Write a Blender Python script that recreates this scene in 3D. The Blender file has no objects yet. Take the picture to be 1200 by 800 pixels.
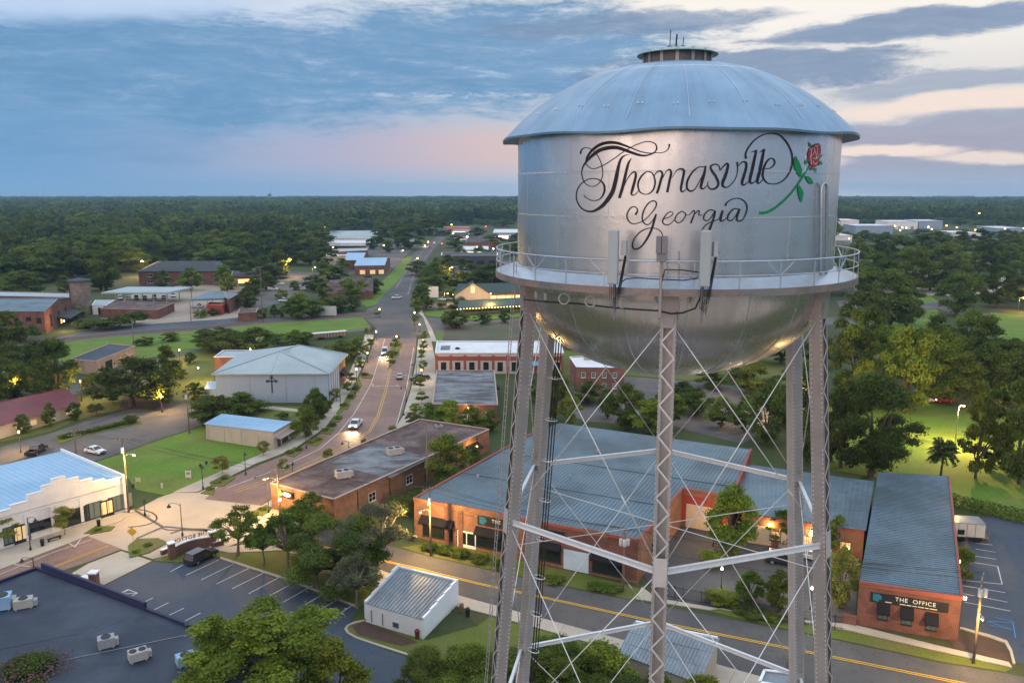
import bpy, bmesh, math, random
import numpy as np
from mathutils import Vector, Matrix, noise as mnoise
R_ = math.radians
S = bpy.context.scene
COL = S.collection
RND = random.Random(7)

# ------------------------------------------------------------------ camera model (photograph is 1200 x 800)
FPX, YH, H = 967.0, 225.0, 53.0
PITCH = math.atan((400 - YH) / FPX)
CP, SP = math.cos(PITCH), math.sin(PITCH)

def ray(x, y):
    v = (y - 400) / FPX
    return Vector(((x - 600) / FPX, CP - v * SP, -(SP + v * CP)))

def G(x, y, h=0.0):
    d = ray(x, y)
    t = (H - h) / -d.z
    return Vector((d.x * t, d.y * t, h))

def proj(p):
    zc = p[1] * CP - (p[2] - H) * SP
    yc = -(p[1] * SP + (p[2] - H) * CP)
    return 600 + FPX * p[0] / zc, 400 + FPX * yc / zc, zc

def mpp(x, y):
    """metres per photo pixel at a ground point"""
    return proj(G(x, y))[2] / FPX

def hgt(yb, yt):
    return H * (yb - yt) / (yb - YH)

# ------------------------------------------------------------------ materials
MATS = {}
def new_mat(name):
    m = bpy.data.materials.new(name); m.use_nodes = True
    nt = m.node_tree; b = nt.nodes['Principled BSDF']
    MATS[name] = m
    return m, nt, b

def N(nt, t, **kw):
    n = nt.nodes.new(t)
    for k, v in kw.items():
        if k.startswith('i_'):
            key = k[2:]
            key = int(key) if key.isdigit() else key.replace('_', ' ')
            n.inputs[key].default_value = v
        else:
            setattr(n, k, v)
    return n

def surf(name, col, rough=.8, metal=0.0, var=.25, scale=.35, fine=3.0, bump=0.0, bscale=8.0, tint=None, tscale=.05, tamt=.5,
         stretch=(1, 1, 1), spec=.3, rvar=0.0, coords='Object', crack=0.0):
    """a plain surface with two sizes of uneven tone, optional stains of another tint, bump and uneven gloss"""
    m, nt, b = new_mat(name)
    tc = N(nt, 'ShaderNodeTexCoord')
    mp = N(nt, 'ShaderNodeMapping'); mp.inputs['Scale'].default_value = stretch
    nt.links.new(tc.outputs[coords], mp.inputs[0])
    n1 = N(nt, 'ShaderNodeTexNoise', i_Scale=scale, i_Detail=6.0, i_Roughness=.65)
    n2 = N(nt, 'ShaderNodeTexNoise', i_Scale=fine, i_Detail=4.0, i_Roughness=.7)
    for n in (n1, n2): nt.links.new(mp.outputs[0], n.inputs['Vector'])
    mix = N(nt, 'ShaderNodeMath', operation='ADD'); nt.links.new(n1.outputs['Fac'], mix.inputs[0]); nt.links.new(n2.outputs['Fac'], mix.inputs[1])
    mr = N(nt, 'ShaderNodeMapRange'); mr.inputs['From Min'].default_value = .6; mr.inputs['From Max'].default_value = 1.4
    mr.inputs['To Min'].default_value = 1 - var; mr.inputs['To Max'].default_value = 1 + var
    nt.links.new(mix.outputs[0], mr.inputs['Value'])
    vm = N(nt, 'ShaderNodeVectorMath', operation='SCALE')
    if tint:
        n3 = N(nt, 'ShaderNodeTexNoise', i_Scale=tscale, i_Detail=5.0, i_Roughness=.6); nt.links.new(mp.outputs[0], n3.inputs['Vector'])
        r3 = N(nt, 'ShaderNodeMapRange'); r3.inputs['From Min'].default_value = .42; r3.inputs['From Max'].default_value = .62
        r3.inputs['To Max'].default_value = tamt; nt.links.new(n3.outputs['Fac'], r3.inputs['Value'])
        mx = N(nt, 'ShaderNodeMix', data_type='RGBA'); nt.links.new(r3.outputs[0], mx.inputs[0])
        mx.inputs[6].default_value = (*col, 1); mx.inputs[7].default_value = (*tint, 1)
        nt.links.new(mx.outputs[2], vm.inputs[0])
    else:
        vm.inputs[0].default_value = col
    nt.links.new(mr.outputs[0], vm.inputs['Scale'])
    fin = vm.outputs[0]
    if crack:        # sealed cracks
        nw = N(nt, 'ShaderNodeTexNoise', i_Scale=.35, i_Detail=4.0); nt.links.new(mp.outputs[0], nw.inputs['Vector'])
        sw = N(nt, 'ShaderNodeVectorMath', operation='SCALE'); sw.inputs['Scale'].default_value = 30.0; nt.links.new(nw.outputs['Color'], sw.inputs[0]); ad = N(nt, 'ShaderNodeVectorMath', operation='ADD'); nt.links.new(mp.outputs[0], ad.inputs[0]); nt.links.new(sw.outputs[0], ad.inputs[1])
        vo = N(nt, 'ShaderNodeTexVoronoi', feature='DISTANCE_TO_EDGE', i_Scale=crack); nt.links.new(ad.outputs[0], vo.inputs['Vector'])
        cr = N(nt, 'ShaderNodeMapRange'); cr.inputs['From Min'].default_value = .004; cr.inputs['From Max'].default_value = .016; cr.inputs['To Min'].default_value = .55; cr.inputs['To Max'].default_value = 1.0; nt.links.new(vo.outputs['Distance'], cr.inputs['Value'])
        v2 = N(nt, 'ShaderNodeVectorMath', operation='SCALE'); nt.links.new(vm.outputs[0], v2.inputs[0]); nt.links.new(cr.outputs[0], v2.inputs['Scale']); fin = v2.outputs[0]
    nt.links.new(fin, b.inputs['Base Color'])
    b.inputs['Roughness'].default_value = rough; b.inputs['Metallic'].default_value = metal
    b.inputs['Specular IOR Level'].default_value = spec
    if rvar:
        rr = N(nt, 'ShaderNodeMapRange'); rr.inputs['From Min'].default_value = .3; rr.inputs['From Max'].default_value = .7
        rr.inputs['To Min'].default_value = rough - rvar; rr.inputs['To Max'].default_value = rough + rvar
        nt.links.new(n1.outputs['Fac'], rr.inputs['Value']); nt.links.new(rr.outputs[0], b.inputs['Roughness'])
    if bump:
        n4 = N(nt, 'ShaderNodeTexNoise', i_Scale=bscale, i_Detail=3.0); nt.links.new(mp.outputs[0], n4.inputs['Vector'])
        bp = N(nt, 'ShaderNodeBump', i_Strength=bump, i_Distance=.05); nt.links.new(n4.outputs['Fac'], bp.inputs['Height'])
        nt.links.new(bp.outputs[0], b.inputs['Normal'])
    return m

def emit(name, col, strength):
    m, nt, b = new_mat(name)
    b.inputs['Base Color'].default_value = (*[min(1, c) for c in col], 1)
    b.inputs['Emission Color'].default_value = (*col, 1); b.inputs['Emission Strength'].default_value = strength
    return m

def leafmat(name, dark, light, transl=.4, patches=0):
    m, nt, b = new_mat(name)
    at = N(nt, 'ShaderNodeAttribute', attribute_name='tint')
    oi = N(nt, 'ShaderNodeObjectInfo')
    mx = N(nt, 'ShaderNodeMix', data_type='RGBA'); mx.inputs[6].default_value = (*dark, 1); mx.inputs[7].default_value = (*light, 1)
    nt.links.new(at.outputs['Fac'], mx.inputs[0])
    hs = N(nt, 'ShaderNodeHueSaturation')
    m1 = N(nt, 'ShaderNodeMapRange'); m1.inputs['To Min'].default_value = .478; m1.inputs['To Max'].default_value = .512
    m2 = N(nt, 'ShaderNodeMapRange'); m2.inputs['To Min'].default_value = .72; m2.inputs['To Max'].default_value = 1.3
    nt.links.new(oi.outputs['Random'], m1.inputs['Value'])
    ml = N(nt, 'ShaderNodeMath', operation='MULTIPLY'); ml.inputs[1].default_value = 7.31
    fr = N(nt, 'ShaderNodeMath', operation='FRACT'); nt.links.new(oi.outputs['Random'], ml.inputs[0]); nt.links.new(ml.outputs[0], fr.inputs[0])
    nt.links.new(fr.outputs[0], m2.inputs['Value'])
    nt.links.new(m1.outputs[0], hs.inputs['Hue']); nt.links.new(m2.outputs[0], hs.inputs['Value'])
    if patches:      # stands of different age and kind
        ge = N(nt, 'ShaderNodeNewGeometry'); nz = N(nt, 'ShaderNodeTexNoise', i_Scale=patches, i_Detail=3.0); nt.links.new(ge.outputs['Position'], nz.inputs['Vector'])
        rp = N(nt, 'ShaderNodeMapRange'); rp.inputs['From Min'].default_value = .35; rp.inputs['From Max'].default_value = .65; rp.inputs['To Min'].default_value = .55; rp.inputs['To Max'].default_value = 1.5; nt.links.new(nz.outputs['Fac'], rp.inputs['Value'])
        sc = N(nt, 'ShaderNodeVectorMath', operation='SCALE'); nt.links.new(mx.outputs[2], sc.inputs[0]); nt.links.new(rp.outputs[0], sc.inputs['Scale']); nt.links.new(sc.outputs[0], hs.inputs['Color'])
    else: nt.links.new(mx.outputs[2], hs.inputs['Color'])
    nt.links.new(hs.outputs[0], b.inputs['Base Color'])
    b.inputs['Roughness'].default_value = .65; b.inputs['Specular IOR Level'].default_value = .15
    tr = N(nt, 'ShaderNodeBsdfTranslucent'); nt.links.new(hs.outputs[0], tr.inputs['Color'])
    ms = N(nt, 'ShaderNodeMixShader', i_0=transl)
    out = nt.nodes['Material Output']
    nt.links.new(b.outputs[0], ms.inputs[1]); nt.links.new(tr.outputs[0], ms.inputs[2]); nt.links.new(ms.outputs[0], out.inputs['Surface'])
    return m

# ------------------------------------------------------------------ mesh builder
class MB:
    def __init__(s): s.v = []; s.f = []; s.mi = []
    def add(s, vs, fs, mi=0):
        o = len(s.v); s.v += [tuple(v) for v in vs]
        s.f += [tuple(i + o for i in f) for f in fs]; s.mi += [mi] * len(fs)
    def poly(s, pts, mi=0): s.add(pts, [tuple(range(len(pts)))], mi)
    def prism(s, pts, z0, z1, mi=0, mtop=None, bottom=True):
        """pts: xy outline; z0/z1 numbers or per-vertex lists"""
        n = len(pts); zz0 = z0 if isinstance(z0, (list, tuple)) else [z0] * n; zz1 = z1 if isinstance(z1, (list, tuple)) else [z1] * n
        ar = sum(pts[i][0] * pts[(i + 1) % n][1] - pts[(i + 1) % n][0] * pts[i][1] for i in range(n))
        if ar < 0:
            pts = pts[::-1]; zz0 = list(zz0)[::-1]; zz1 = list(zz1)[::-1]
        vs = [(p[0], p[1], z) for p, z in zip(pts, zz0)] + [(p[0], p[1], z) for p, z in zip(pts, zz1)]
        s.add(vs, [(i, (i + 1) % n, n + (i + 1) % n, n + i) for i in range(n)], mi)
        s.add(vs[n:], [tuple(range(n))], mi if mtop is None else mtop)
        if bottom: s.add(vs[:n], [tuple(range(n))[::-1]], mi)
    def obox(s, c, ax, ay, az, mi=0):
        """box from centre and three half-axis vectors"""
        c, ax, ay, az = Vector(c), Vector(ax), Vector(ay), Vector(az)
        vs = [c + i * ax + j * ay + k * az for k in (-1, 1) for j in (-1, 1) for i in (-1, 1)]
        s.add(vs, [(0, 2, 3, 1), (4, 5, 7, 6), (0, 1, 5, 4), (2, 6, 7, 3), (0, 4, 6, 2), (1, 3, 7, 5)], mi)
    def box(s, x0, x1, y0, y1, z0, z1, mi=0):
        s.obox(((x0 + x1) / 2, (y0 + y1) / 2, (z0 + z1) / 2), ((x1 - x0) / 2, 0, 0), (0, (y1 - y0) / 2, 0), (0, 0, (z1 - z0) / 2), mi)
    def bar(s, a, b, w, t, up=(0, 0, 1), mi=0):
        """rectangular bar a->b, w across, t along up"""
        a, b = Vector(a), Vector(b); d = b - a; L = d.length
        if L < 1e-6: return
        d /= L; u = Vector(up); u = u - d * u.dot(d)
        if u.length < 1e-4: u = d.orthogonal()
        u.normalize(); w_ = d.cross(u)
        s.obox((a + b) / 2, d * L / 2, w_ * w / 2, u * t / 2, mi)
    def tube(s, pts, r, n=8, mi=0, cap=True, closed=False):
        pts = [Vector(p) for p in pts]; m = len(pts)
        rs = r if isinstance(r, (list, tuple)) else [r] * m
        vs = []; prev = None
        for i, p in enumerate(pts):
            if closed: d = pts[(i + 1) % m] - pts[i - 1]
            else: d = pts[min(i + 1, m - 1)] - pts[max(i - 1, 0)]
            if d.length < 1e-9: d = Vector((0, 0, 1))
            d.normalize()
            if prev is None: u = d.orthogonal().normalized()
            else:
                u = prev - d * prev.dot(d)
                u = u.normalized() if u.length > 1e-6 else d.orthogonal().normalized()
            prev = u; w = d.cross(u)
            for k in range(n):
                a = 2 * math.pi * k / n
                vs.append(p + (u * math.cos(a) + w * math.sin(a)) * rs[i])
        fs = []
        for i in range(m if closed else m - 1):
            j = (i + 1) % m
            for k in range(n):
                fs.append((i * n + k, i * n + (k + 1) % n, j * n + (k + 1) % n, j * n + k))
        if cap and not closed:
            fs.append(tuple(range(n))[::-1]); fs.append(tuple((m - 1) * n + k for k in range(n)))
        s.add(vs, fs, mi)
    def lathe(s, prof, c=(0, 0, 0), n=48, mi=0, a0=0.0, a1=2 * math.pi):
        full = abs(a1 - a0 - 2 * math.pi) < 1e-6
        vs = []; m = len(prof); nn = n if full else n + 1
        for k in range(nn):
            a = a0 + (a1 - a0) * k / n
            for r, z in prof: vs.append((c[0] + r * math.cos(a), c[1] + r * math.sin(a), c[2] + z))
        fs = []
        for k in range(n):
            k2 = (k + 1) % nn
            for i in range(m - 1): fs.append((k * m + i, k2 * m + i, k2 * m + i + 1, k * m + i + 1))
        s.add(vs, fs, mi)
    def ball(s, c, r, n=8, mi=0, sz=1.0):
        s.lathe([(max(1e-4, r * math.sin(math.pi * i / n)), -r * sz * math.cos(math.pi * i / n)) for i in range(n + 1)], c, n, mi)
    def build(s, name, mats, parent=None, smooth=False, at=None, angle=None):
        me = bpy.data.meshes.new(name)
        off = Vector(at) if at is not None else (parent_world(parent) if parent is not None else Vector((0, 0, 0)))
        me.from_pydata([tuple(Vector(v) - off) for v in s.v], [], s.f)
        for m in (mats if isinstance(mats, (list, tuple)) else [mats]): me.materials.append(MATS[m] if isinstance(m, str) else m)
        if len(me.materials) > 1: me.polygons.foreach_set('material_index', s.mi)
        bm = bmesh.new(); bm.from_mesh(me); bmesh.ops.recalc_face_normals(bm, faces=bm.faces); bm.to_mesh(me); bm.free()
        if smooth:
            me.polygons.foreach_set('use_smooth', [True] * len(me.polygons))
            if angle: me.set_sharp_from_angle(angle=R_(angle))
        o = bpy.data.objects.new(name, me); COL.objects.link(o)
        if parent is not None: o.parent = parent
        elif at is not None: o.location = at
        return o

def parent_world(o):
    p = Vector(o.location)
    while o.parent is not None:
        o = o.parent; p = p + Vector(o.location)
    return p

def tag(o, label=None, cat=None, group=None, kind=None):
    if label: o['label'] = label
    if cat: o['category'] = cat
    if group: o['group'] = group
    if kind: o['kind'] = kind
    return o

def thing(name, label, cat, loc=(0, 0, 0), rz=0.0, group=None):
    o = bpy.data.objects.new(name, None); COL.objects.link(o)
    o.location = loc; o.rotation_euler = (0, 0, rz); o.empty_display_size = .5
    return tag(o, label, cat, group)

def copy_tree(o, parent=None):
    c = o.copy(); COL.objects.link(c)
    if parent is not None: c.parent = parent
    for ch in list(o.children): copy_tree(ch, c)
    return c

# ------------------------------------------------------------------ labels worked out from what stands nearest in the picture
LAND = []      # (phrase, x, y)
PENDING = []   # (object, phrase, x, y)
def land(phrase, *pts):
    for p in pts: LAND.append((phrase, p[0], p[1]))
def later(o, phrase, x, y): PENDING.append((o, phrase, x, y))
ORD = ['nearest', 'second nearest', 'third nearest', 'fourth nearest', 'fifth nearest', 'sixth nearest', 'seventh nearest', 'eighth nearest', 'ninth nearest', 'tenth nearest', 'eleventh nearest', 'twelfth nearest']
def settle_labels():
    buckets = {}
    for o, ph, x, y in PENDING:
        best = min(LAND, key=lambda l: (l[1] - x) ** 2 + ((l[2] - y) * 1.6) ** 2)
        dx, dy = x - best[1], (y - best[2]) * 1.6
        rel = ('right of' if dx > 0 else 'left of') if abs(dx) > abs(dy) else ('in front of' if dy > 0 else 'behind')
        buckets.setdefault((ph, best[0], rel), []).append((dx * dx + dy * dy, o))
    for (ph, ld, rel), lst in buckets.items():
        lst.sort(key=lambda t: t[0])
        for i, (_, o) in enumerate(lst):
            base = ph + ' ' + rel + ' ' + ld
            if len(lst) > 1:
                base += ', ' + (ORD[i] if i < len(ORD) else 'among those farther off')
                if i >= len(ORD): o['group'] = ph + 's farther ' + rel + ' ' + ld
            o['label'] = base

PW = lambda pts, h=0.0: [G(x, y, h) for x, y in pts]
SHN = [0]
def sheet(name, px, mat, z=.02, kind='structure'):
    SHN[0] += 1; z += SHN[0] * .0004
    b = MB(); b.poly(PW(px)); 
    o = b.build(name, mat); o.location.z = z
    return tag(o, kind=kind)
def slab(name, px, mat, h=.12, z0=-.05, kind='structure'):
    b = MB(); pts = PW(px); b.prism([(p.x, p.y) for p in pts], z0, h, bottom=False)
    return tag(b.build(name, mat), kind=kind)
def stripes(name, segs, mat, w=.12, z=.07):
    """painted lines: one mesh of flat strips between pairs of photo points"""
    b = MB()
    for pl in segs:
        for i in range(len(pl) - 1):
            a, c = G(*pl[i]), G(*pl[i + 1]); d = (c - a); d.z = 0
            n = Vector((-d.y, d.x, 0)).normalized() * w / 2
            b.poly([a - n, c - n, c + n, a + n])
    o = b.build(name, mat); o.location.z = z
    return tag(o, kind='structure')
# ================================================================== WATER TOWER
TH = .1893; TD = 37.0
TC = Vector((TD * math.sin(TH), TD * math.cos(TH), 0))
TU = Vector((-math.sin(TH), -math.cos(TH), 0))      # from tank axis towards the camera
TV = Vector((math.cos(TH), -math.sin(TH), 0))       # to the right as seen from the camera
RD = 6.70
def tp(a, r, z):
    """point at angle a (0 = facing the camera, + = right), radius r, height z relative to eye level"""
    return TC + (TU * math.cos(a) + TV * math.sin(a)) * r + Vector((0, 0, H + z))

def metal_panels(name, base, metal, rough, tone=.12, bl=.35):
    """silver painted steel: plate-to-plate tone differences, vertical run-down streaks, uneven gloss"""
    m, nt, b = new_mat(name)
    tc = N(nt, 'ShaderNodeTexCoord'); sep = N(nt, 'ShaderNodeSeparateXYZ'); nt.links.new(tc.outputs['Object'], sep.inputs[0])
    at = N(nt, 'ShaderNodeMath', operation='ARCTAN2'); nt.links.new(sep.outputs[1], at.inputs[0]); nt.links.new(sep.outputs[0], at.inputs[1])
    s1 = N(nt, 'ShaderNodeMath', operation='MULTIPLY'); s1.inputs[1].default_value = 5.0; nt.links.new(at.outputs[0], s1.inputs[0])
    cb = N(nt, 'ShaderNodeCombineXYZ'); nt.links.new(s1.outputs[0], cb.inputs[0])
    s2 = N(nt, 'ShaderNodeMath', operation='MULTIPLY'); s2.inputs[1].default_value = .09; nt.links.new(sep.outputs[2], s2.inputs[0]); nt.links.new(s2.outputs[0], cb.inputs[1])
    streak = N(nt, 'ShaderNodeTexNoise', i_Scale=2.2, i_Detail=7.0, i_Roughness=.7); nt.links.new(cb.outputs[0], streak.inputs['Vector'])
    cloud = N(nt, 'ShaderNodeTexNoise', i_Scale=.55, i_Detail=5.0, i_Roughness=.6); nt.links.new(tc.outputs['Object'], cloud.inputs['Vector'])
    fine = N(nt, 'ShaderNodeTexNoise', i_Scale=14.0, i_Detail=3.0); nt.links.new(tc.outputs['Object'], fine.inputs['Vector'])
    a1 = N(nt, 'ShaderNodeMath', operation='ADD'); nt.links.new(streak.outputs['Fac'], a1.inputs[0]); nt.links.new(cloud.outputs['Fac'], a1.inputs[1])
    mr = N(nt, 'ShaderNodeMapRange'); mr.inputs['From Min'].default_value = .7; mr.inputs['From Max'].default_value = 1.3
    mr.inputs['To Min'].default_value = 1 - tone; mr.inputs['To Max'].default_value = 1 + tone; nt.links.new(a1.outputs[0], mr.inputs['Value'])
    vm = N(nt, 'ShaderNodeVectorMath', operation='SCALE'); vm.inputs[0].default_value = base; nt.links.new(mr.outputs[0], vm.inputs['Scale'])
    nt.links.new(vm.outputs[0], b.inputs['Base Color'])
    rr = N(nt, 'ShaderNodeMapRange'); rr.inputs['From Min'].default_value = .7; rr.inputs['From Max'].default_value = 1.3
    rr.inputs['To Min'].default_value = rough + .1; rr.inputs['To Max'].default_value = rough - .08; nt.links.new(a1.outputs[0], rr.inputs['Value'])
    nt.links.new(rr.outputs[0], b.inputs['Roughness']); b.inputs['Metallic'].default_value = metal
    bp = N(nt, 'ShaderNodeBump', i_Strength=bl * .08, i_Distance=.02); nt.links.new(fine.outputs['Fac'], bp.inputs['Height'])
    bp2 = N(nt, 'ShaderNodeBump', i_Strength=bl, i_Distance=.08); nt.links.new(cloud.outputs['Fac'], bp2.inputs['Height']); nt.links.new(bp.outputs[0], bp2.inputs['Normal'])
    nt.links.new(bp2.outputs[0], b.inputs['Normal'])
    return m

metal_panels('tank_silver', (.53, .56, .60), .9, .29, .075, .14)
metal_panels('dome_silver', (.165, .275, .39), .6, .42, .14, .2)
metal_panels('bowl_silver', (.60, .575, .57), .92, .27, .2, .12)
surf('leg_steel', (.30, .29, .29), .5, .45, var=.18, scale=.3, fine=2.0, rvar=.1, tint=(.31, .27, .25), tscale=.25, tamt=.3)
surf('rod_steel', (.66, .68, .70), .4, .4, var=.1)
surf('fascia_steel', (.19, .185, .19), .5, .4, var=.3, scale=1.2, fine=6, tint=(.30, .20, .15), tscale=.8, tamt=.6)
surf('lacing_steel', (.50, .48, .48), .5, .35, var=.15)
surf('rivet_white', (.74, .74, .74), .5, .1, var=.05)
surf('deck_steel', (.42, .50, .58), .35, .6, var=.15, tint=(.35, .27, .2), tscale=.5, tamt=.35)
surf('antenna_grey', (.33, .37, .38), .5, var=.06)
surf('radio_grey', (.18, .17, .19), .5, var=.1)
surf('cable_black', (.015, .015, .017), .6, var=.1)
surf('paint_ink', (.012, .011, .022), .55, var=.12)
surf('paint_green', (.0, .20, .065), .5, var=.15)
surf('paint_red', (.32, .03, .06), .5, var=.25, fine=20)
surf('paint_pale', (.62, .52, .52), .5, var=.1)
surf('vent_rust', (.12, .12, .125), .7, .2, var=.4, scale=2, tint=(.15, .12, .105), tscale=1.5, tamt=.5)
surf('vent_green', (.24, .36, .33), .5, .3, var=.15)

tower = thing('water_tower', 'tall silver riveted steel water tower on six lattice legs lettered Thomasville Georgia', 'water tower', TC)

def ribbon(b, pts, w0=None, r=RD + .007, mi=0, closed=False):
    """stroke painted on the drum: pts = photo pixels (x, y, width); projected on the drum's surface"""
    P = [Vector(p) for p in pts]
    out = []
    m = len(P)
    for i in range(m if closed else m - 1):       # Catmull-Rom
        if closed: p0, p1, p2, p3 = P[i - 1], P[i], P[(i + 1) % m], P[(i + 2) % m]
        else: p0, p1, p2, p3 = P[max(i - 1, 0)], P[i], P[i + 1], P[min(i + 2, m - 1)]
        n = max(3, int((p2 - p1).to_2d().length / .8))
        for k in range(n):
            t = k / n
            out.append(.5 * ((2 * p1) + (p2 - p0) * t + (2 * p0 - 5 * p1 + 4 * p2 - p3) * t * t + (3 * p1 - p0 - 3 * p2 + p3) * t ** 3))
    out.append(P[0] if closed else P[-1])
    vs = []; n = len(out)
    for i, p in enumerate(out):
        d = (out[min(i + 1, n - 1)] - out[max(i - 1, 0)]).to_2d()
        if d.length < 1e-6: d = Vector((1, 0))
        d.normalize(); nr = Vector((-d.y, d.x)) * max(p.z, .35) / 2
        vs += [on_drum(p.x - nr.x, p.y - nr.y, r), on_drum(p.x + nr.x, p.y + nr.y, r)]
    b.add(vs, [(2 * i, 2 * i + 1, 2 * i + 3, 2 * i + 2) for i in range(n - 1)], mi)
def on_drum(x, y, r):
    d = ray(x, y); a = d.x ** 2 + d.y ** 2; bb = -2 * (d.x * TC.x + d.y * TC.y); c = TC.x ** 2 + TC.y ** 2 - r * r
    t = (-bb - math.sqrt(max(0, bb * bb - 4 * a * c))) / (2 * a)
    return Vector((d.x * t, d.y * t, H + d.z * t))

def build_tower():
    # --- shell
    b = MB(); b.lathe([(RD, -3.62), (RD, 2.35)], TC + Vector((0, 0, H)), 128)
    drum = b.build('drum', 'tank_silver', tower, True)
    s = MB()                                       # lap seams and rivets stand on the plates
    for z in (-.92, .72): s.lathe([(RD + .004, z - .05), (RD + .012, z - .045), (RD + .012, z + .005), (RD + .004, z + .01)], TC + Vector((0, 0, H)), 128)
    for k in range(9):
        for z0, z1, off in ((-3.6, -.98, .0), (-.9, .66, .35), (.74, 2.3, .1)):
            a = -2.8 + k * .698 + off
            s.obox(tp(a, RD + .006, (z0 + z1) / 2), (TU * -math.sin(a) + TV * math.cos(a)) * .045, (TU * math.cos(a) + TV * math.sin(a)) * .006, (0, 0, (z1 - z0) / 2))
    s.build('plate_seam', 'tank_silver', drum)
    s = MB()
    def rivet(p, nrm, r=.02):
        u = nrm.orthogonal().normalized() * r; w = nrm.cross(u)
        s.add([p + u, p + w, p - u, p - w, p + nrm * r * .8], [(0, 1, 4), (1, 2, 4), (2, 3, 4), (3, 0, 4)])
    for z in (-.90, .74):
        for k in range(330):
            a = -1.75 + 3.5 * k / 330; nr = TU * math.cos(a) + TV * math.sin(a)
            rivet(tp(a, RD + .010, z), nr, .018)
    for k in range(9):
        a = -2.8 + k * .698
        for j in range(32):
            for sx in (-.05, .05): rivet(tp(a + sx / RD, RD + .004, -3.4 + j * .078), TU * math.cos(a) + TV * math.sin(a), .017)
    s.build('rivet_line', 'tank_silver', drum)
    # --- roof: slightly rippled eave
    prof = [(7.36, 2.17), (7.0, 2.52), (6.55, 2.95), (6.0, 3.42), (5.4, 3.84), (4.8, 4.2), (4.1, 4.56), (3.3, 4.87), (2.5, 5.07), (1.8, 5.2), (1.3, 5.26)]
    b = MB(); n = 120; m = len(prof)
    for k in range(n):
        a = 2 * math.pi * k / n
        rip = .035 * math.sin(a * 6 + .6) + .025 * math.sin(a * 11 + 2)
        for i, (r, z) in enumerate(prof):
            f = max(0, 1 - i / 2.0)
            b.v.append(tuple(tp(a, r, z + rip * f)))
    for k in range(n):
        for i in range(m - 1):
            b.f.append((k * m + i, ((k + 1) % n) * m + i, ((k + 1) % n) * m + i + 1, k * m + i + 1)); b.mi.append(0)
    for k in range(n):       # eave lip underneath back to the drum
        a0, a1 = 2 * math.pi * k / n, 2 * math.pi * (k + 1) / n
        r0 = .035 * math.sin(a0 * 6 + .6) + .025 * math.sin(a0 * 11 + 2); r1 = .035 * math.sin(a1 * 6 + .6) + .025 * math.sin(a1 * 11 + 2)
        b.add([tp(a0, 7.36, 2.17 + r0), tp(a1, 7.36, 2.17 + r1), tp(a1, 7.35, 2.09 + r1), tp(a0, 7.35, 2.09 + r0)], [(0, 1, 2, 3)])
        b.add([tp(a0, 7.35, 2.09 + r0), tp(a1, 7.35, 2.09 + r1), tp(a1, RD - .02, 2.33), tp(a0, RD - .02, 2.33)], [(0, 1, 2, 3)])
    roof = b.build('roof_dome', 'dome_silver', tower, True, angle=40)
    s = MB()
    def prof_at(t):
        x = t * (m - 1); i = min(int(x), m - 2); f = x - i
        return prof[i][0] * (1 - f) + prof[i + 1][0] * f, prof[i][1] * (1 - f) + prof[i + 1][1] * f
    for k in range(20):      # radial lap seams
        a = 2 * math.pi * k / 20 + .07
        pts = [tp(a, *prof_at(.1 + .9 * j / 14)) + Vector((0, 0, .012)) for j in range(15)]
        for j in range(14): s.bar(pts[j], pts[j + 1], .016, .004)
    for t in (.66,): 
        r, z = prof_at(t); s.lathe([(r + .03, z - .012), (r, z + .010), (r - .03, z + .018)], TC + Vector((0, 0, H)), 120)
    for k in range(32):      # roof lugs
        a = 2 * math.pi * k / 32; r, z = prof_at(.22 + .012 * (k % 3))
        for da in (-.012, .012): s.obox(tp(a + da, r, z + .035), TV * .022, TU * .015, (0, 0, .03))
    s.build('roof_seam', 'deck_steel', roof)
    # --- vent
    b = MB(); b.lathe([(1.40, 5.0), (1.40, 5.76)], TC + Vector((0, 0, H)), 40)
    vent = b.build('vent_drum', 'vent_rust', tower, True)
    b = MB()
    for k in range(14):
        b = MB(); a = k * .4488; b.obox(tp(a, 1.43, 5.42), (TU * -math.sin(a) + TV * math.cos(a)) * .07, (TU * math.cos(a) + TV * math.sin(a)) * .02, (0, 0, .35)); b.build('vent_post', 'leg_steel', vent)
    b = MB(); b.lathe([(1.45, 5.69), (1.68, 5.63), (1.69, 5.66), (1.3, 5.79), (.8, 5.89), (.01, 5.94)], TC + Vector((0, 0, H)), 48)
    b.build('vent_cap', 'vent_green', tower, True, angle=50)
    for dx, hh, r in ((-.32, .8, .018), (-.06, .62, .035), (.22, .5, .018)):
        b = MB(); q = TC + TV * dx + Vector((0, 0, H + 5.88)); b.tube([q, q + Vector((0, 0, hh * .5)), q + Vector((.02, 0, hh))], r, 6)
        b.obox(q + Vector((0, 0, .12)), (.1, 0, 0), (0, .05, 0), (0, 0, .03))
        b.build('whip_antenna', 'cable_black', tower)
    # --- bowl
    b = MB(); b.lathe([(max(.02, RD * math.cos(t)), -3.62 - 4.25 * math.sin(t)) for t in [math.pi / 2 * i / 28 for i in range(29)]], TC + Vector((0, 0, H)), 128)
    bowl = b.build('bowl', 'bowl_silver', tower, True)
    s = MB()
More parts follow.
